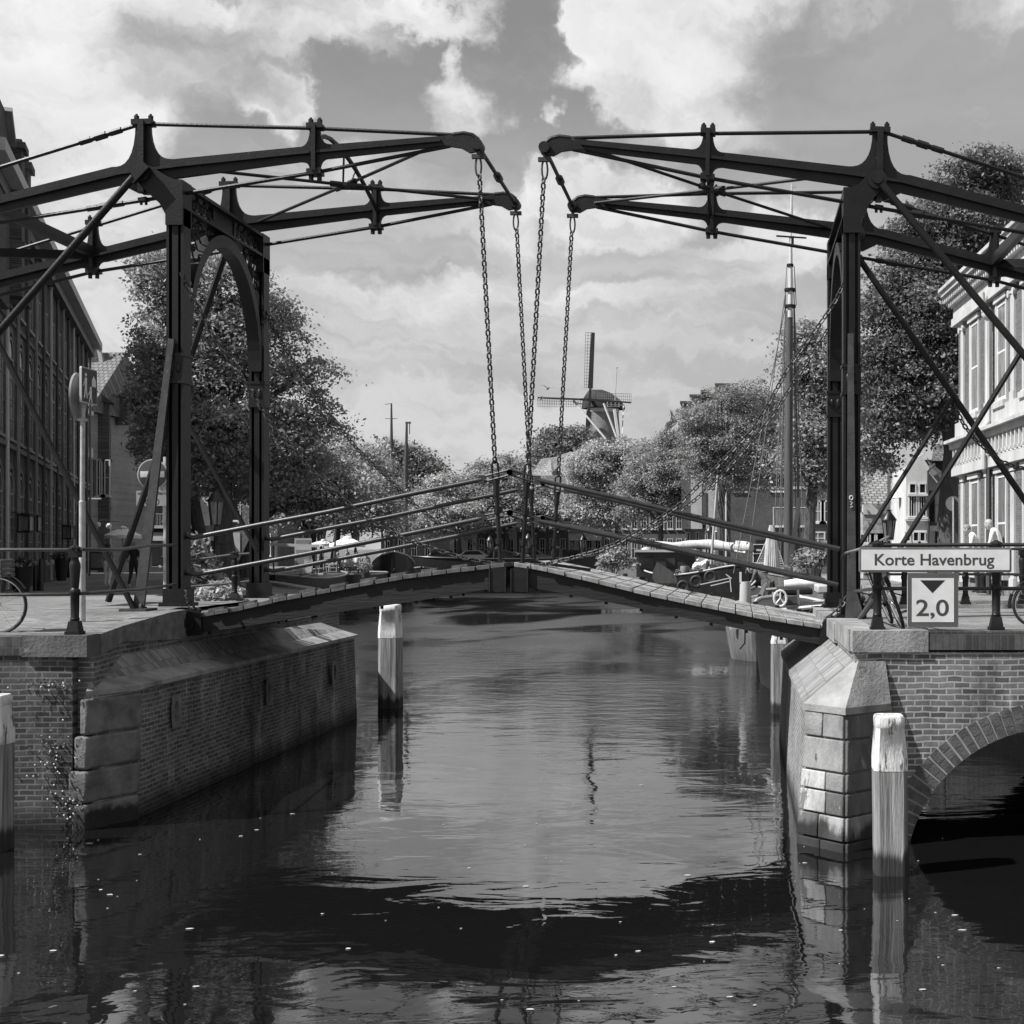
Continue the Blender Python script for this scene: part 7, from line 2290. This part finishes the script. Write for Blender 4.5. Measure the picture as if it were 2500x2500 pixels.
for px, b, t, Y, lab in ((740, 1390, 1270, 95, 'street lantern under the left quay trees nearest the gate'), (784, 1387, 1278, 100, 'street lantern under the left quay trees near the thin bare mast'),
                         (868, 1378, 1290, 120, 'small street lantern left of the tall boat mast'), (1290, 1350, 1300, 134, 'small street lantern in front of the far grey brick house'),
                         (1424, 1350, 1303, 133, 'small street lantern in front of the far white shop'), (1197, 1350, 1305, 134, 'small street lantern before the dark far house')):
    lantern(px, b, t, Y, lab, k=2.2)

def parasol(px, ptop, pedge, half, Y, zb, label, closed=False):
    x = PX(px, Y); zt = PZ(ptop, Y); ze = PZ(pedge, Y); r = half * Y / FPX
    root = thing('parasol', (x, Y, zb), label, 'parasol')
    mb = MB(); mb.tube([(x, Y, zb), (x, Y, zt - .05)], .03, 6); mb.build('pole', M['galv'], root)
    mb = MB(); o = 0
    n = 8
    vs = [(x, Y, zt)]
    for rr, z in ((r * .18, zt - .06), (r * .6, zt - (zt - ze) * .55), (r, ze), (r * 1.0, ze - .16)):
        for k in range(n * 2):
            t = 2 * pi * k / (n * 2)
            q = rr * (1.0 if k % 2 == 0 else .95)
            vs.append((x + q * math.cos(t), Y + q * math.sin(t), z + (.0 if k % 2 == 0 else .03)))
    m_ = n * 2
    fs = [(0, 1 + k, 1 + (k + 1) % m_) for k in range(m_)]
    for j in range(3):
        for k in range(m_):
            fs.append((1 + j * m_ + k, 1 + j * m_ + (k + 1) % m_, 1 + (j + 1) * m_ + (k + 1) % m_, 1 + (j + 1) * m_ + k))
    mb.add(vs, fs); cn = mb.build('canopy', M['canvas'], root)
    mb = MB(); mb.lathe([(r * .24, zt - .02), (r * .2, zt + .03), (.02, zt + .1)], (x, Y, 0), 8); mb.build('vent', M['canvas'], cn)
    return root
parasol(300, 1288, 1308, 44, 68, 2.4, 'white parasol over the left street behind the walking couple')
parasol(848, 1312, 1330, 44, 84, 2.35, 'white parasol on the terrace behind the left handrails')
parasol(790, 1318, 1328, 30, 92, 2.42, 'smaller white parasol behind the terrace parasol')
parasol(2205, 1198, 1208, 30, 58, 2.5, 'pale parasol edge showing beside the white house')

def planter(px, ptop, pbot, w, Y, label):
    x = PX(px, Y); zb = PZ(pbot, Y); h = PZ(ptop, Y) - zb; r = w * .5 * Y / FPX
    root = thing('planter', (x, Y, zb), label, 'planter', 'tall dark planters along the warehouse')
    mb = MB(); mb.lathe([(r * .62, 0), (r, h * .96), (r * 1.04, h), (r * .9, h), (r * .85, h - .1)], (x, Y, zb), 18); mb.build('pot', M['black'], root)
    rng = np.random.default_rng(int(px))
    mesh_quads('plants', leaf_cloud([(x, Y, zb + h + .02)], [(r * .9, r * .9, .14)], 26, 16, .07, .16, rng), M['leaf_dark'], root)
planter(52, 1368, 1445, 58, 44, 'tall dark planter nearest the bicycle at the left edge')
planter(150, 1352, 1418, 34, 55, 'tall dark planter beside the left railing post')
planter(170, 1350, 1410, 26, 58, 'tall dark planter partly hidden by the sign pole')
for px, w, lab in ((87, 10, 'black street bollard closest to the planter at left'), (100, 10, 'black street bollard next to the brick pier')):
    Y = 47; x = PX(px, Y); t = tag(thing('bollard', (x, Y, 2.4), lab, 'bollard', 'black bollards before the warehouse'))
    mb = MB(); mb.lathe([(.09, 0), (.08, 1.0), (.06, 1.12), (.02, 1.16)], (x, Y, 2.4), 10); mb.build('post', M['black'], t)
for px, Y, lab in ((2400, 38.5, 'squat black iron bollard on the quay between the second rail post and clearance sign'), (2465, 38.5, 'squat black iron bollard on the quay at the right edge')):
    x = PX(px, Y); t = thing('quay_bollard', (x, Y, 2.62), lab, 'bollard', 'squat bollards on the right quay')
    mb = MB(); mb.lathe([(.2, 0), (.19, .06), (.12, .12), (.10, .34), (.13, .42), (.13, .5), (.03, .56)], (x, Y, 2.62), 12); mb.build('post', M['black'], t)
for px, py, Y, lab in ((213, 1272, 80, 'white globe lamp nearest the sign pole on the shop wall'), (239, 1281, 81, 'white globe lamp in the middle of three on the shop wall'), (266, 1284, 82, 'white globe lamp farthest along the shop wall')):
    q = P(px, py, Y); t = thing('globe_lamp', q, lab, 'lamp', 'white globe lamps on the shop front')
    mb = MB(); mb.ball(q, .17, seg=12, rings=8); mb.build('globe', M['white'], t)
    mb = MB(); mb.tube([q + Vector((0, 0, .16)), q + Vector((-.1, .5, .3)), q + Vector((-.1, 1.6, .3))], .025, 5); mb.build('arm', M['black'], t)
sbx = PX(238, 74)
t = thing('menu_board', (sbx, 74, 2.4), 'dark framed pavement board standing left of the walking couple', 'board')
mb = MB(); mb.beam((sbx - .45, 74, 2.4), (sbx - .4, 74.15, 3.9), .07, .07); mb.beam((sbx + .45, 74, 2.4), (sbx + .4, 74.15, 3.9), .07, .07); mb.box(sbx - .45, sbx + .45, 74.0, 74.08, 2.7, 3.8); mb.build('frame', M['darkgrey'], t)
mb = MB(); mb.box(sbx - .35, sbx + .35, 73.96, 73.995, 2.85, 3.65); mb.build('panel', M['midgrey'], t)
# terrace: A-board sign, chairs, tables, bench
Yt_ = 84.0
q = P(739, 1395, Yt_)
t = thing('terrace_board', (q.x, Yt_, 2.35), 'pale framed notice board behind the left handrails', 'board')
mb = MB(); plate(mb, [(PX(719, Yt_), PZ(1402, Yt_)), (PX(760, Yt_), PZ(1402, Yt_)), (PX(760, Yt_), PZ(1314, Yt_)), (PX(719, Yt_), PZ(1314, Yt_))], Yt_, Yt_ + .08); mb.build('frame', M['lightgrey'], t)
mb = MB(); plate(mb, [(PX(723, Yt_), PZ(1330, Yt_)), (PX(756, Yt_), PZ(1330, Yt_)), (PX(756, Yt_), PZ(1318, Yt_)), (PX(723, Yt_), PZ(1318, Yt_))], Yt_ - .03, Yt_ - .003); plate(mb, [(PX(723, Yt_), PZ(1378, Yt_)), (PX(756, Yt_), PZ(1378, Yt_)), (PX(756, Yt_), PZ(1342, Yt_)), (PX(723, Yt_), PZ(1342, Yt_))], Yt_ - .03, Yt_ - .003); mb.build('panel', M['midgrey'], t)
t = thing('awning_bar', P(730, 1332, 78.5), 'pale horizontal awning bar above the roped barge', 'awning')
mb = MB(); mb.beam(P(660, 1329, 78.5), P(778, 1333, 78.5), .1, .16); mb.build('bar', M['lightgrey'], t)
mb = MB()
for px in (668, 772): mb.beam(P(px, 1332, 78.5), P(px, 1400, 78.5), .08, .08)
mb.build('support', M['darkgrey'], t)
zpl = 2.33
def chair(x, y, rz, label):
    root = thing('terrace_chair', (x, y, zpl), label, 'chair', 'white terrace chairs', rz)
    mb = MB(); mb.box(-.22, .22, -.22, .22, .43, .46); mb.build('seat', M['white'], root, local=True)
    mb = MB()
    mb.tube([(-.22, .22, .45), (-.22, .26, .9), (.22, .26, .9), (.22, .22, .45)], .018, 6)
    for z in (.6, .72, .82): mb.tube([(-.22, .24, z), (.22, .24, z)], .014, 5)
    mb.build('backrest', M['white'], root, local=True)
    for sx in (-1, 1):
        mb = MB(); mb.tube([(sx * .22, -.22, 0), (sx * .22, -.2, .66), (sx * .24, .24, .68)], .018, 6); mb.build('arm', M['white'], root, local=True)
        mb = MB(); mb.tube([(sx * .22, .24, 0), (sx * .22, .22, .45)], .018, 6); mb.build('leg', M['white'], root, local=True)
    return root
chair(PX(752, 80), 80, R(10), 'white terrace chair below the notice board')
chair(PX(812, 78.5), 78.5, R(-75), 'white terrace chair side on left of the seated guests')
chair(PX(836, 80), 80, R(-60), 'white terrace chair closest to the seated guests')
root = thing('terrace_table', (PX(788, 80), 80, zpl), 'small white terrace table between the chairs', 'table')
mb = MB(); mb.box(PX(788, 80) - .4, PX(788, 80) + .4, 79.6, 80.4, zpl + .70, zpl + .74); mb.build('tabletop', M['white'], root)
for sx in (-.33, .33):
    for sy in (-.3, .3):
        mb = MB(); mb.tube([(PX(788, 80) + sx * 1.1, 80 + sy, zpl), (PX(788, 80) + sx * .8, 80 + sy, zpl + .7)], .02, 5); mb.build('leg', M['white'], root)
bx_ = PX(862, 79)
root = thing('bench', (bx_, 79, zpl), 'dark slatted bench with guests seated on it seen from behind', 'bench')
mb = MB(); mb.box(bx_ - .8, bx_ + .8, 78.9, 79.3, zpl + .42, zpl + .46); mb.build('seat', M['darkgrey'], root)
mb = MB(); mb.box(bx_ - .8, bx_ + .8, 78.82, 78.86, zpl + .62, zpl + .76); mb.box(bx_ - .8, bx_ + .8, 78.82, 78.86, zpl + .5, zpl + .58); mb.build('backrest', M['darkgrey'], root)
for sx in (-.75, .75):
    mb = MB(); mb.box(bx_ + sx - .03, bx_ + sx + .03, 78.82, 79.3, zpl, zpl + .8); mb.build('leg', M['darkgrey'], root)
# bench flower basket
rng = np.random.default_rng(77)
root = thing('flower_tub', P(893, 1385, 78), 'tub of pale flowers at the end of the terrace bench', 'planter')
mesh_quads('flowers', leaf_cloud([tuple(P(893, 1378, 78))], [(.3, .3, .34)], 40, 20, .05, .12, rng), M['leaf_pale'], root)
mb = MB(); mb.lathe([(.22, -.3), (.28, 0)], P(893, 1398, 78), 10); mb.build('tub', M['darkgrey'], root)

# parked cars on the far quay (small)
def car(px, Y, label, m_, rz=0.0, z=2.36):
    root = thing('parked_car', (PX(px, Y), Y, z), label, 'car', 'cars parked on the far quay', rz)
    prof = [(-2.05, .35), (-2.1, .75), (-1.7, .9), (-1.1, 1.38), (.35, 1.42), (1.05, .95), (1.95, .8), (2.1, .55), (2.05, .3)]
    mb = MB(); mb.prism(prof, (0, 0, 0), XV, ZV, YV, -.82, .82); o = mb.build('body', m_, root, local=True); bv = o.modifiers.new('bevel', 'BEVEL'); bv.width = .1; bv.segments = 3
    for s in (-1, 1):
        mb = MB(); mb.prism([(-1.45, .92), (-1.02, 1.3), (.3, 1.34), (.82, .95)], (0, 0, 0), XV, ZV, YV, s * .80, s * .835); mb.build('window', M['glass'], root, local=True)
        for x in (-1.3, 1.3):
            mb = MB(); mb.tube([(x, s * .66, .32), (x, s * .86, .32)], .32, 16); w = mb.build('wheel', M['rubber'], root, local=True)
            mb = MB(); mb.tube([(x, s * .855, .32), (x, s * .875, .32)], .18, 12); mb.build('rim', M['chrome'], w, local=True)
    return root
car(1088, 138.5, 'dark parked car at the left of the far quay', M['black'], R(4))
car(1165, 138.5, 'pale parked car behind the left lifting bar', M['lightgrey'])
car(1235, 138.5, 'dark parked car behind the middle of the far quay', M['darkgrey'])
car(1305, 138.5, 'mid grey parked car before the far grey brick house', M['midgrey'])
car(1400, 138.5, 'dark parked car before the far white shop', M['black'])
car(1465, 138.5, 'pale parked car at the right of the far white shop', M['lightgrey'])
car(490, 84, 'pale parked car seen between the left gate posts', M['lightgrey'], R(70), 2.42)

# birds
def gull(px, py, Y, s, roll, label):
    q = P(px, py, Y)
    root = thing('gull', q, label, 'bird', 'gulls in the sky')
    mb = MB(); mb.ball((0, 0, 0), .26 * s, .07 * s, .07 * s, 8, 6); mb.ball((.25 * s, 0, .03 * s), .07 * s, seg=6, rings=4)
    for sy in (-1, 1):
        mb.add([(.1 * s, 0, .04 * s), (.1 * s, sy * .28 * s, .18 * s), (-.02 * s, sy * .68 * s, .1 * s), (-.1 * s, sy * .28 * s, .15 * s), (-.1 * s, 0, .03 * s), (.1 * s, sy * .28 * s, .16 * s)], [(0, 1, 3, 4), (1, 2, 3), (0, 4, 3, 5)])
    mb.build('body', M['midgrey'], root, local=True)
    root.rotation_euler = (R(roll), R(-15), R(70 + roll))
gull(1337, 949, 75, .9, 12, 'gull with spread wings left of the upright mill sail')
gull(1321, 974, 90, .7, -20, 'gull in front of the left mill sail')
gull(1836, 831, 80, .75, 8, 'lone gull left of the tall mast')
# ================================================================== PEOPLE
def skin_mesh(verts, edges, radii, root_i=0, sub=1):
    me = bpy.data.meshes.new('tmp_skin')
    me.from_pydata([tuple(v) for v in verts], edges, [])
    o = bpy.data.objects.new('tmp_skin', me); C.objects.link(o)
    o.modifiers.new('skin', 'SKIN').use_smooth_shade = True
    sv = me.skin_vertices[0].data
    for i, r in enumerate(radii):
        sv[i].radius = (r, r) if not isinstance(r, tuple) else r
        sv[i].use_root = (i == root_i)
    s = o.modifiers.new('sub', 'SUBSURF'); s.levels = sub; s.render_levels = sub
    dg = bpy.context.evaluated_depsgraph_get()
    ev = bpy.data.meshes.new_from_object(o.evaluated_get(dg))
    V = [v.co.copy() for v in ev.vertices]; F = [tuple(p.vertices) for p in ev.polygons]
    bpy.data.objects.remove(o); bpy.data.meshes.remove(me); bpy.data.meshes.remove(ev)
    return V, F

BASE = dict(pelvis=(0, 0, .94), waist=(0, .01, 1.08), chest=(0, .0, 1.28), base=(0, -.01, 1.43), neck=(0, .0, 1.50), head=(0, .02, 1.61),
            sl=(-.165, -.01, 1.40), el=(-.235, -.03, 1.12), wl=(-.25, .04, .88), sr=(.165, -.01, 1.40), er=(.235, -.03, 1.12), wr=(.25, .04, .88),
            hl=(-.09, 0, .90), kl=(-.10, .02, .50), al=(-.10, -.02, .08), tl=(-.115, .13, .03), hr=(.09, 0, .90), kr=(.10, .02, .50), ar=(.10, -.02, .08), tr=(.115, .13, .03))
def person(loc, rz, label, pose, mats, k=1.0, hair='short', group=None, lower=True, skirt=False, slim=1.0):
    """mats: top, bottom, skin, hair, shoe. One continuous body mesh; hair (and a skirt) are its children"""
    root = thing('person', loc, label, 'person', group, rz)
    J = {n: Vector(v) for n, v in BASE.items()}
    for n, v in pose.items(): J[n] = Vector(v)
    names = ['pelvis', 'waist', 'chest', 'base', 'neck', 'sl', 'el', 'wl', 'sr', 'er', 'wr', 'hl', 'kl', 'al', 'tl', 'hr', 'kr', 'ar', 'tr']
    R_ = dict(pelvis=(.15, .115), waist=(.125, .10), chest=(.155, .115), base=(.085, .075), neck=.055, sl=.062, el=.045, wl=.030, sr=.062, er=.045, wr=.030,
              hl=.098, kl=.064, al=.042, tl=.034, hr=.098, kr=.064, ar=.042, tr=.034)
    E = [('pelvis', 'waist'), ('waist', 'chest'), ('chest', 'base'), ('base', 'neck'), ('base', 'sl'), ('sl', 'el'), ('el', 'wl'), ('base', 'sr'), ('sr', 'er'), ('er', 'wr'),
         ('pelvis', 'hl'), ('hl', 'kl'), ('kl', 'al'), ('al', 'tl'), ('pelvis', 'hr'), ('hr', 'kr'), ('kr', 'ar'), ('ar', 'tr')]
    ix = {n: i for i, n in enumerate(names)}
    sc = lambda r: (r[0] * slim, r[1] * slim) if isinstance(r, tuple) else r * (slim if r > .05 else 1)
    V, F = skin_mesh([J[n] for n in names], [(ix[a], ix[b]) for a, b in E], [sc(R_[n]) for n in names])
    cat = {('kl', 'al'): 1, ('kr', 'ar'): 1, ('hl', 'kl'): 1, ('hr', 'kr'): 1, ('pelvis', 'hl'): 1, ('pelvis', 'hr'): 1, ('al', 'tl'): 4, ('ar', 'tr'): 4, ('el', 'wl'): 2, ('er', 'wr'): 2, ('base', 'neck'): 2}
    mb = MB(); mb.v = [tuple(v) for v in V]
    for f in F:
        c = sum((V[i] for i in f), Vector()) / len(f)
        best, bd = 0, 9
        for a, b in E:
            p, q = J[a], J[b]; d = q - p
            t = max(0, min(1, (c - p).dot(d) / max(1e-9, d.dot(d))))
            dist = (c - (p + d * t)).length
            if dist < bd:
                bd = dist; m_ = cat.get((a, b), 0)
                if (a, b) == ('pelvis', 'waist') and t < .35: m_ = 1
                if (a, b) == ('base', 'neck') and t < .4: m_ = 0
                best = m_
        mb.cur = best; mb.face(f)
    # hands: palm with four fingers and a thumb, slightly curled
    for s, e, w in ((-1, 'el', 'wl'), (1, 'er', 'wr')):
        d = (J[w] - J[e]).normalized()
        side = d.cross(Vector((0, 1, 0)))
        side = side.normalized() if side.length > .1 else Vector((1, 0, 0))
        nrm = side.cross(d)
        pts = [J[w] - d * .01, J[w] + d * .045, J[w] + d * .085]; ed = [(0, 1), (1, 2)]; rr = [.026, (.036, .018), (.036, .016)]
        for i, (o, l) in enumerate(((-.030, .066), (-.010, .078), (.010, .072), (.028, .056))):
            a = J[w] + d * .088 + side * o
            k0 = len(pts)
            pts += [a, a + d * l * .55 + nrm * .006, a + d * l * .9 + nrm * .024]
            rr += [.0095, .009, .0075]
            ed += [(2, k0), (k0, k0 + 1), (k0 + 1, k0 + 2)]
        k0 = len(pts)
        pts += [J[w] + d * .04 - side * s * .035 + nrm * .012, J[w] + d * .075 - side * s * .048 + nrm * .024]
        rr += [.012, .009]; ed += [(1, k0), (k0, k0 + 1)]
        try:
            hv, hf = skin_mesh(pts, ed, rr)
            mb.cur = 2; mb.add(hv, hf)
        except Exception:
            pass
    # head with nose, ears, brow
    h = J['head']; up = (h - J['neck']).normalized()
    fw = Vector((0, 1, 0)) - up * up.y; fw = fw.normalized() if fw.length > .1 else Vector((0, 1, 0))
    if 'look' in pose:
        fw = Vector(pose['look']).normalized(); up2 = fw.cross(Vector((1, 0, 0))); up = -up2.normalized() if up2.z < 0 else up2.normalized()
    rt = fw.cross(up).normalized()
    Mh = Matrix((rt, fw, up)).transposed().to_4x4(); Mh.translation = h
    mb.cur = 2
    s0 = len(mb.v)
    mb.ball((0, .0, .0), .076, .098, .118, 16, 12)
    mb.ball((0, .02, -.065), .055, .07, .055, 12, 8)
    mb.add([(-.014, .092, -.02), (.014, .092, -.02), (0, .118, -.022), (0, .094, .025), (0, .09, -.034)], [(0, 2, 3), (2, 1, 3), (0, 4, 2), (2, 4, 1)])
    for sx in (-1, 1): mb.ball((sx * .076, -.005, -.005), .012, .022, .032, 8, 6)
    mb.tube([(-.024, .088, -.055), (0, .095, -.056), (.024, .088, -.055)], .006, 5)
    mb.cur = 3
    for sx in (-1, 1): mb.ball((sx * .030, .088, .012), .011, .008, .007, 8, 5)
    mb.xform(Mh, s0)
    mb.xform(Matrix.Scale(k, 4))
    if not lower:
        pass
    body = mb.build('body', [mats['top'], mats['bottom'], mats['skin'], mats['hair'], mats['shoe']], root, local=True, angle=60)
    rng = random.Random(len(label))
    hb = MB(); s0 = 0
    if hair == 'short':
        hb.ball((0, -.018, .028), .084, .098, .105, 14, 8)
    elif hair == 'long':
        hb.ball((0, -.02, .028), .088, .100, .108, 14, 8)
        for i in range(26):
            a = rng.uniform(.15, pi - .15) + pi
            x, y = .075 * math.cos(a), .085 * math.sin(a) - .01
            hb.tube([(x, y, .05), (x * 1.1, y - .02, -.08), (x * 1.15, y - .02, -.24 + rng.uniform(-.04, .04))], [.03, .032, .015], 5)
    elif hair == 'curly':
        for i in range(90):
            a = rng.uniform(0, 6.28); b = rng.uniform(-.5, 1.5)
            x, y, z = .115 * math.cos(a) * math.cos(b), .12 * math.sin(a) * math.cos(b) - .03, .115 * math.sin(b) + .02
            if y > .07 and z < .06: continue
            hb.ball((x, y, z), rng.uniform(.025, .042), seg=6, rings=4)
    if hair:
        hb.xform(Mh); hb.xform(Matrix.Scale(k, 4)); hb.build('hair', mats['hair'], body, local=True, angle=60)
    if skirt:
        sk = MB(); n = 18
        prof = [(.14, J['waist'] + Vector((0, 0, .0))), (.17, J['pelvis']), (.22, (J['hl'] + J['hr'] + J['kl'] + J['kr']) / 4), (.26, (J['kl'] + J['kr']) / 2)]
        o_ = 0
        for r, c in prof:
            for i in range(n):
                t = 2 * pi * i / n
                q = r * (1 + (.07 if i % 2 else -.03) * (r > .16))
                sk.v.append((c.x + q * math.cos(t), c.y + q * .8 * math.sin(t), c.z))
        for j in range(3):
            for i in range(n): sk.face((j * n + i, j * n + (i + 1) % n, (j + 1) * n + (i + 1) % n, (j + 1) * n + i))
        sk.xform(Matrix.Scale(k, 4)); sk.build('skirt', mats['bottom'], body, local=True)
    return root
cl = {n: mat('cloth_' + n, v, .85, .2, 6.0) for n, v in (('black', .018), ('dark', .05), ('mid', .2), ('pale', .45), ('white', .68), ('beige', .62))}
print_m = mat('cloth_speckled', .09, .8, .9, 26.0)
hr = {'dark': mat('dark_hair', .02, .6, .4, 20), 'fair': mat('fair_hair', .33, .6, .35, 20), 'grey': mat('grey_hair', .2, .7, .45, 30)}
def outfit(top, bottom, hair, shoe='white'):
    return dict(top=cl.get(top, print_m), bottom=cl.get(bottom, print_m), skin=M['skin'], hair=hr[hair], shoe=cl[shoe])
walk1 = dict(kl=(-.10, .10, .52), al=(-.10, .02, .10), tl=(-.11, .17, .05), kr=(.10, -.02, .50), ar=(.10, -.20, .12), tr=(.11, -.08, .03), el=(-.24, .02, 1.12), wl=(-.24, .14, .90), er=(.24, -.10, 1.13), wr=(.25, -.10, .88))
walk2 = dict(kr=(.10, .10, .52), ar=(.10, .04, .09), tr=(.11, .19, .04), kl=(-.10, -.02, .50), al=(-.10, -.18, .11), tl=(-.11, -.05, .03), er=(.25, .0, 1.13), wr=(.16, .20, 1.08), el=(-.25, -.06, 1.13), wl=(-.22, .08, .92))
Yw_ = 52.0
zg_ = gz_left(PX(270, Yw_), Yw_)
person((PX(263, Yw_), Yw_, zg_), R(8), 'person with long dark hair and pale loose trousers walking away down the left street', walk1, outfit('mid', 'beige', 'dark'), 1.0, 'long', 'pair walking down the left street', slim=1.05)
person((PX(318, Yw_), Yw_ + .3, zg_), R(-6), 'person in black clothes with white shoes walking away beside the parasol', walk2, outfit('black', 'black', 'grey'), 1.02, 'short', 'pair walking down the left street', slim=1.15)
t = MB(); t.ball((0, 0, 0), .10, .06, .13, 10, 7); 
# leaning person on the boat behind the right leaf
lean = dict(pelvis=(0, -.10, .94), waist=(0, .0, 1.05), chest=(0, .16, 1.18), base=(0, .30, 1.27), neck=(0, .36, 1.30), head=(0, .45, 1.33), sl=(-.16, .27, 1.24), el=(-.2, .36, .98), wl=(-.12, .52, .82),
            sr=(.16, .27, 1.24), er=(.22, .34, .98), wr=(.12, .50, .80), hl=(-.09, -.10, .90), hr=(.09, -.10, .90), look=(0, .8, -.6))
Yp_ = 44.0
person((PX(1868, Yp_), Yp_, 1.78), R(74), 'person with curly fair hair in a speckled dress bending over behind the right leaf', lean, outfit('print', 'print', 'fair', 'dark'), 1.08, 'curly', skirt=True, slim=1.1)
q = P(1820, 1400, 43.6)
t = thing('barrel', (q.x, 43.6, 1.75), 'pale upright barrel with white lid beside the bending person', 'barrel')
mb = MB(); mb.lathe([(.17, 1.75), (.2, 2.2), (.18, PZ(1420, 43.6))], (q.x, 43.6, 0), 14); mb.build('tub', M['lightgrey'], t)
mb = MB(); mb.box(q.x - .2, q.x - .13, 43.5, 43.8, PZ(1422, 43.6), PZ(1397, 43.6)); mb.build('lid', M['white'], t)
# two people behind the name board
stoop = dict(chest=(0, .06, 1.27), base=(0, .13, 1.40), neck=(0, .17, 1.46), head=(0, .25, 1.54), sl=(-.17, .11, 1.38), sr=(.17, .11, 1.38), el=(-.24, .14, 1.12), wl=(-.12, .34, 1.08), er=(.24, .14, 1.12), wr=(.12, .34, 1.08), look=(0, .85, -.5))
person((PX(2386, 37.5), 37.5, 2.66), R(75), 'person with grey hair and white top looking down behind the name board, nearer the left', stoop, outfit('white', 'dark', 'grey', 'dark'), 1.16, 'short', 'pair behind the name board')
person((PX(2440, 37.0), 37.0, 2.66), R(60), 'taller person with fair hair and a striped white top behind the name board', stoop, outfit('white', 'dark', 'fair', 'dark'), 1.24, 'short', 'pair behind the name board')
# guests sitting on the terrace, seen from behind
sit = dict(pelvis=(0, 0, .50), waist=(0, -.01, .66), chest=(0, .0, .86), base=(0, .01, 1.01), neck=(0, .03, 1.08), head=(0, .05, 1.19), sl=(-.165, .01, .98), sr=(.165, .01, .98), el=(-.24, .08, .72), wl=(-.16, .30, .66), er=(.24, .08, .72), wr=(.16, .30, .66),
           hl=(-.09, .05, .50), kl=(-.12, .45, .50), al=(-.12, .45, .10), tl=(-.12, .6, .04), hr=(.09, .05, .50), kr=(.12, .45, .50), ar=(.12, .45, .10), tr=(.12, .6, .04))
for px, Y, rz, o_, hs_, lab in ((846, 79.0, 5, outfit('pale', 'mid', 'grey'), 'short', 'guest in a pale shirt at the left of the terrace bench'), (871, 79.0, -8, outfit('white', 'dark', 'dark'), 'short', 'guest in a white shirt in the middle of the terrace bench'),
                                (893, 80.2, 12, outfit('mid', 'dark', 'fair'), 'long', 'guest with fair hair at the right end of the terrace'), (826, 82, 60, outfit('dark', 'dark', 'grey'), 'short', 'guest in dark clothes at a table behind the bench'),
                                (850, 84, 200, outfit('pale', 'dark', 'dark'), 'short', 'guest under the terrace parasol facing us')):
    person((PX(px, Y), Y, zpl), R(rz), lab, sit, o_, 1.05, hs_, 'guests seated on the cafe terrace')
# ================================================================== loose pieces become parts of their own
def explode(o, gap=.01):
    me = o.data
    n = len(me.vertices)
    par = list(range(n))
    def find(a):
        while par[a] != a:
            par[a] = par[par[a]]; a = par[a]
        return a
    for p in me.polygons:
        r0 = find(p.vertices[0])
        for v in p.vertices[1:]:
            par[find(v)] = r0
    isl = {}
    for i in range(n):
        isl.setdefault(find(i), []).append(i)
    co = [v.co for v in me.vertices]
    bb = []
    for k, vs in isl.items():
        xs = [co[i] for i in vs]
        bb.append([set([k]), [min(c[j] for c in xs) - gap for j in range(3)], [max(c[j] for c in xs) + gap for j in range(3)]])
    merged = True
    while merged:
        merged = False
        for i in range(len(bb)):
            for j in range(i + 1, len(bb)):
                if all(bb[i][1][k] <= bb[j][2][k] and bb[j][1][k] <= bb[i][2][k] for k in range(3)):
                    bb[i] = [bb[i][0] | bb[j][0], [min(a, b) for a, b in zip(bb[i][1], bb[j][1])], [max(a, b) for a, b in zip(bb[i][2], bb[j][2])]]
                    bb.pop(j); merged = True
                    break
            if merged: break
    if len(bb) < 2: return
    smooth = me.polygons[0].use_smooth
    name = me.name.split('.')[0]
    for grp, _, _ in bb:
        keep = [p for p in me.polygons if find(p.vertices[0]) in grp]
        idx = {}
        vs = []; fs = []; mi = []
        for p in keep:
            f = []
            for v in p.vertices:
                if v not in idx:
                    idx[v] = len(vs); vs.append(tuple(co[v]))
                f.append(idx[v])
            fs.append(f); mi.append(p.material_index)
        m2 = bpy.data.meshes.new(name); m2.from_pydata(vs, [], fs)
        for m_ in me.materials: m2.materials.append(m_)
        m2.polygons.foreach_set('material_index', mi)
        if smooth:
            m2.polygons.foreach_set('use_smooth', [True] * len(fs)); m2.set_sharp_from_angle(angle=R(38))
        m2.update()
        q = bpy.data.objects.new(name, m2); C.objects.link(q)
        q.parent = o.parent; q.location = o.location
        for md in o.modifiers:
            if md.type == 'BEVEL':
                b_ = q.modifiers.new('bevel', 'BEVEL'); b_.width = md.width; b_.segments = md.segments
    bpy.data.objects.remove(o)
SPLIT = ('clamp', 'bolt', 'deck_cleat', 'spandrel', 'girder', 'end_shoe', 'hinge', 'brick_coping', 'coping_stone', 'corner_stone', 'wheelhouse', 'panel', 'cap_windows', 'tail_pole', 'cross_beam', 'gangway', 'rigging', 'hand_rail', 'cabin_window', 'support', 'drain_pipe', 'rope', 'pedals', 'arch_band', 'mudguard', 'mast_bands', 'flowers_', 'deck_planks')
for o in [x for x in bpy.data.objects if x.type == 'MESH' and x.name.split('.')[0] in SPLIT[:-1] and not x.children]:
    explode(o)
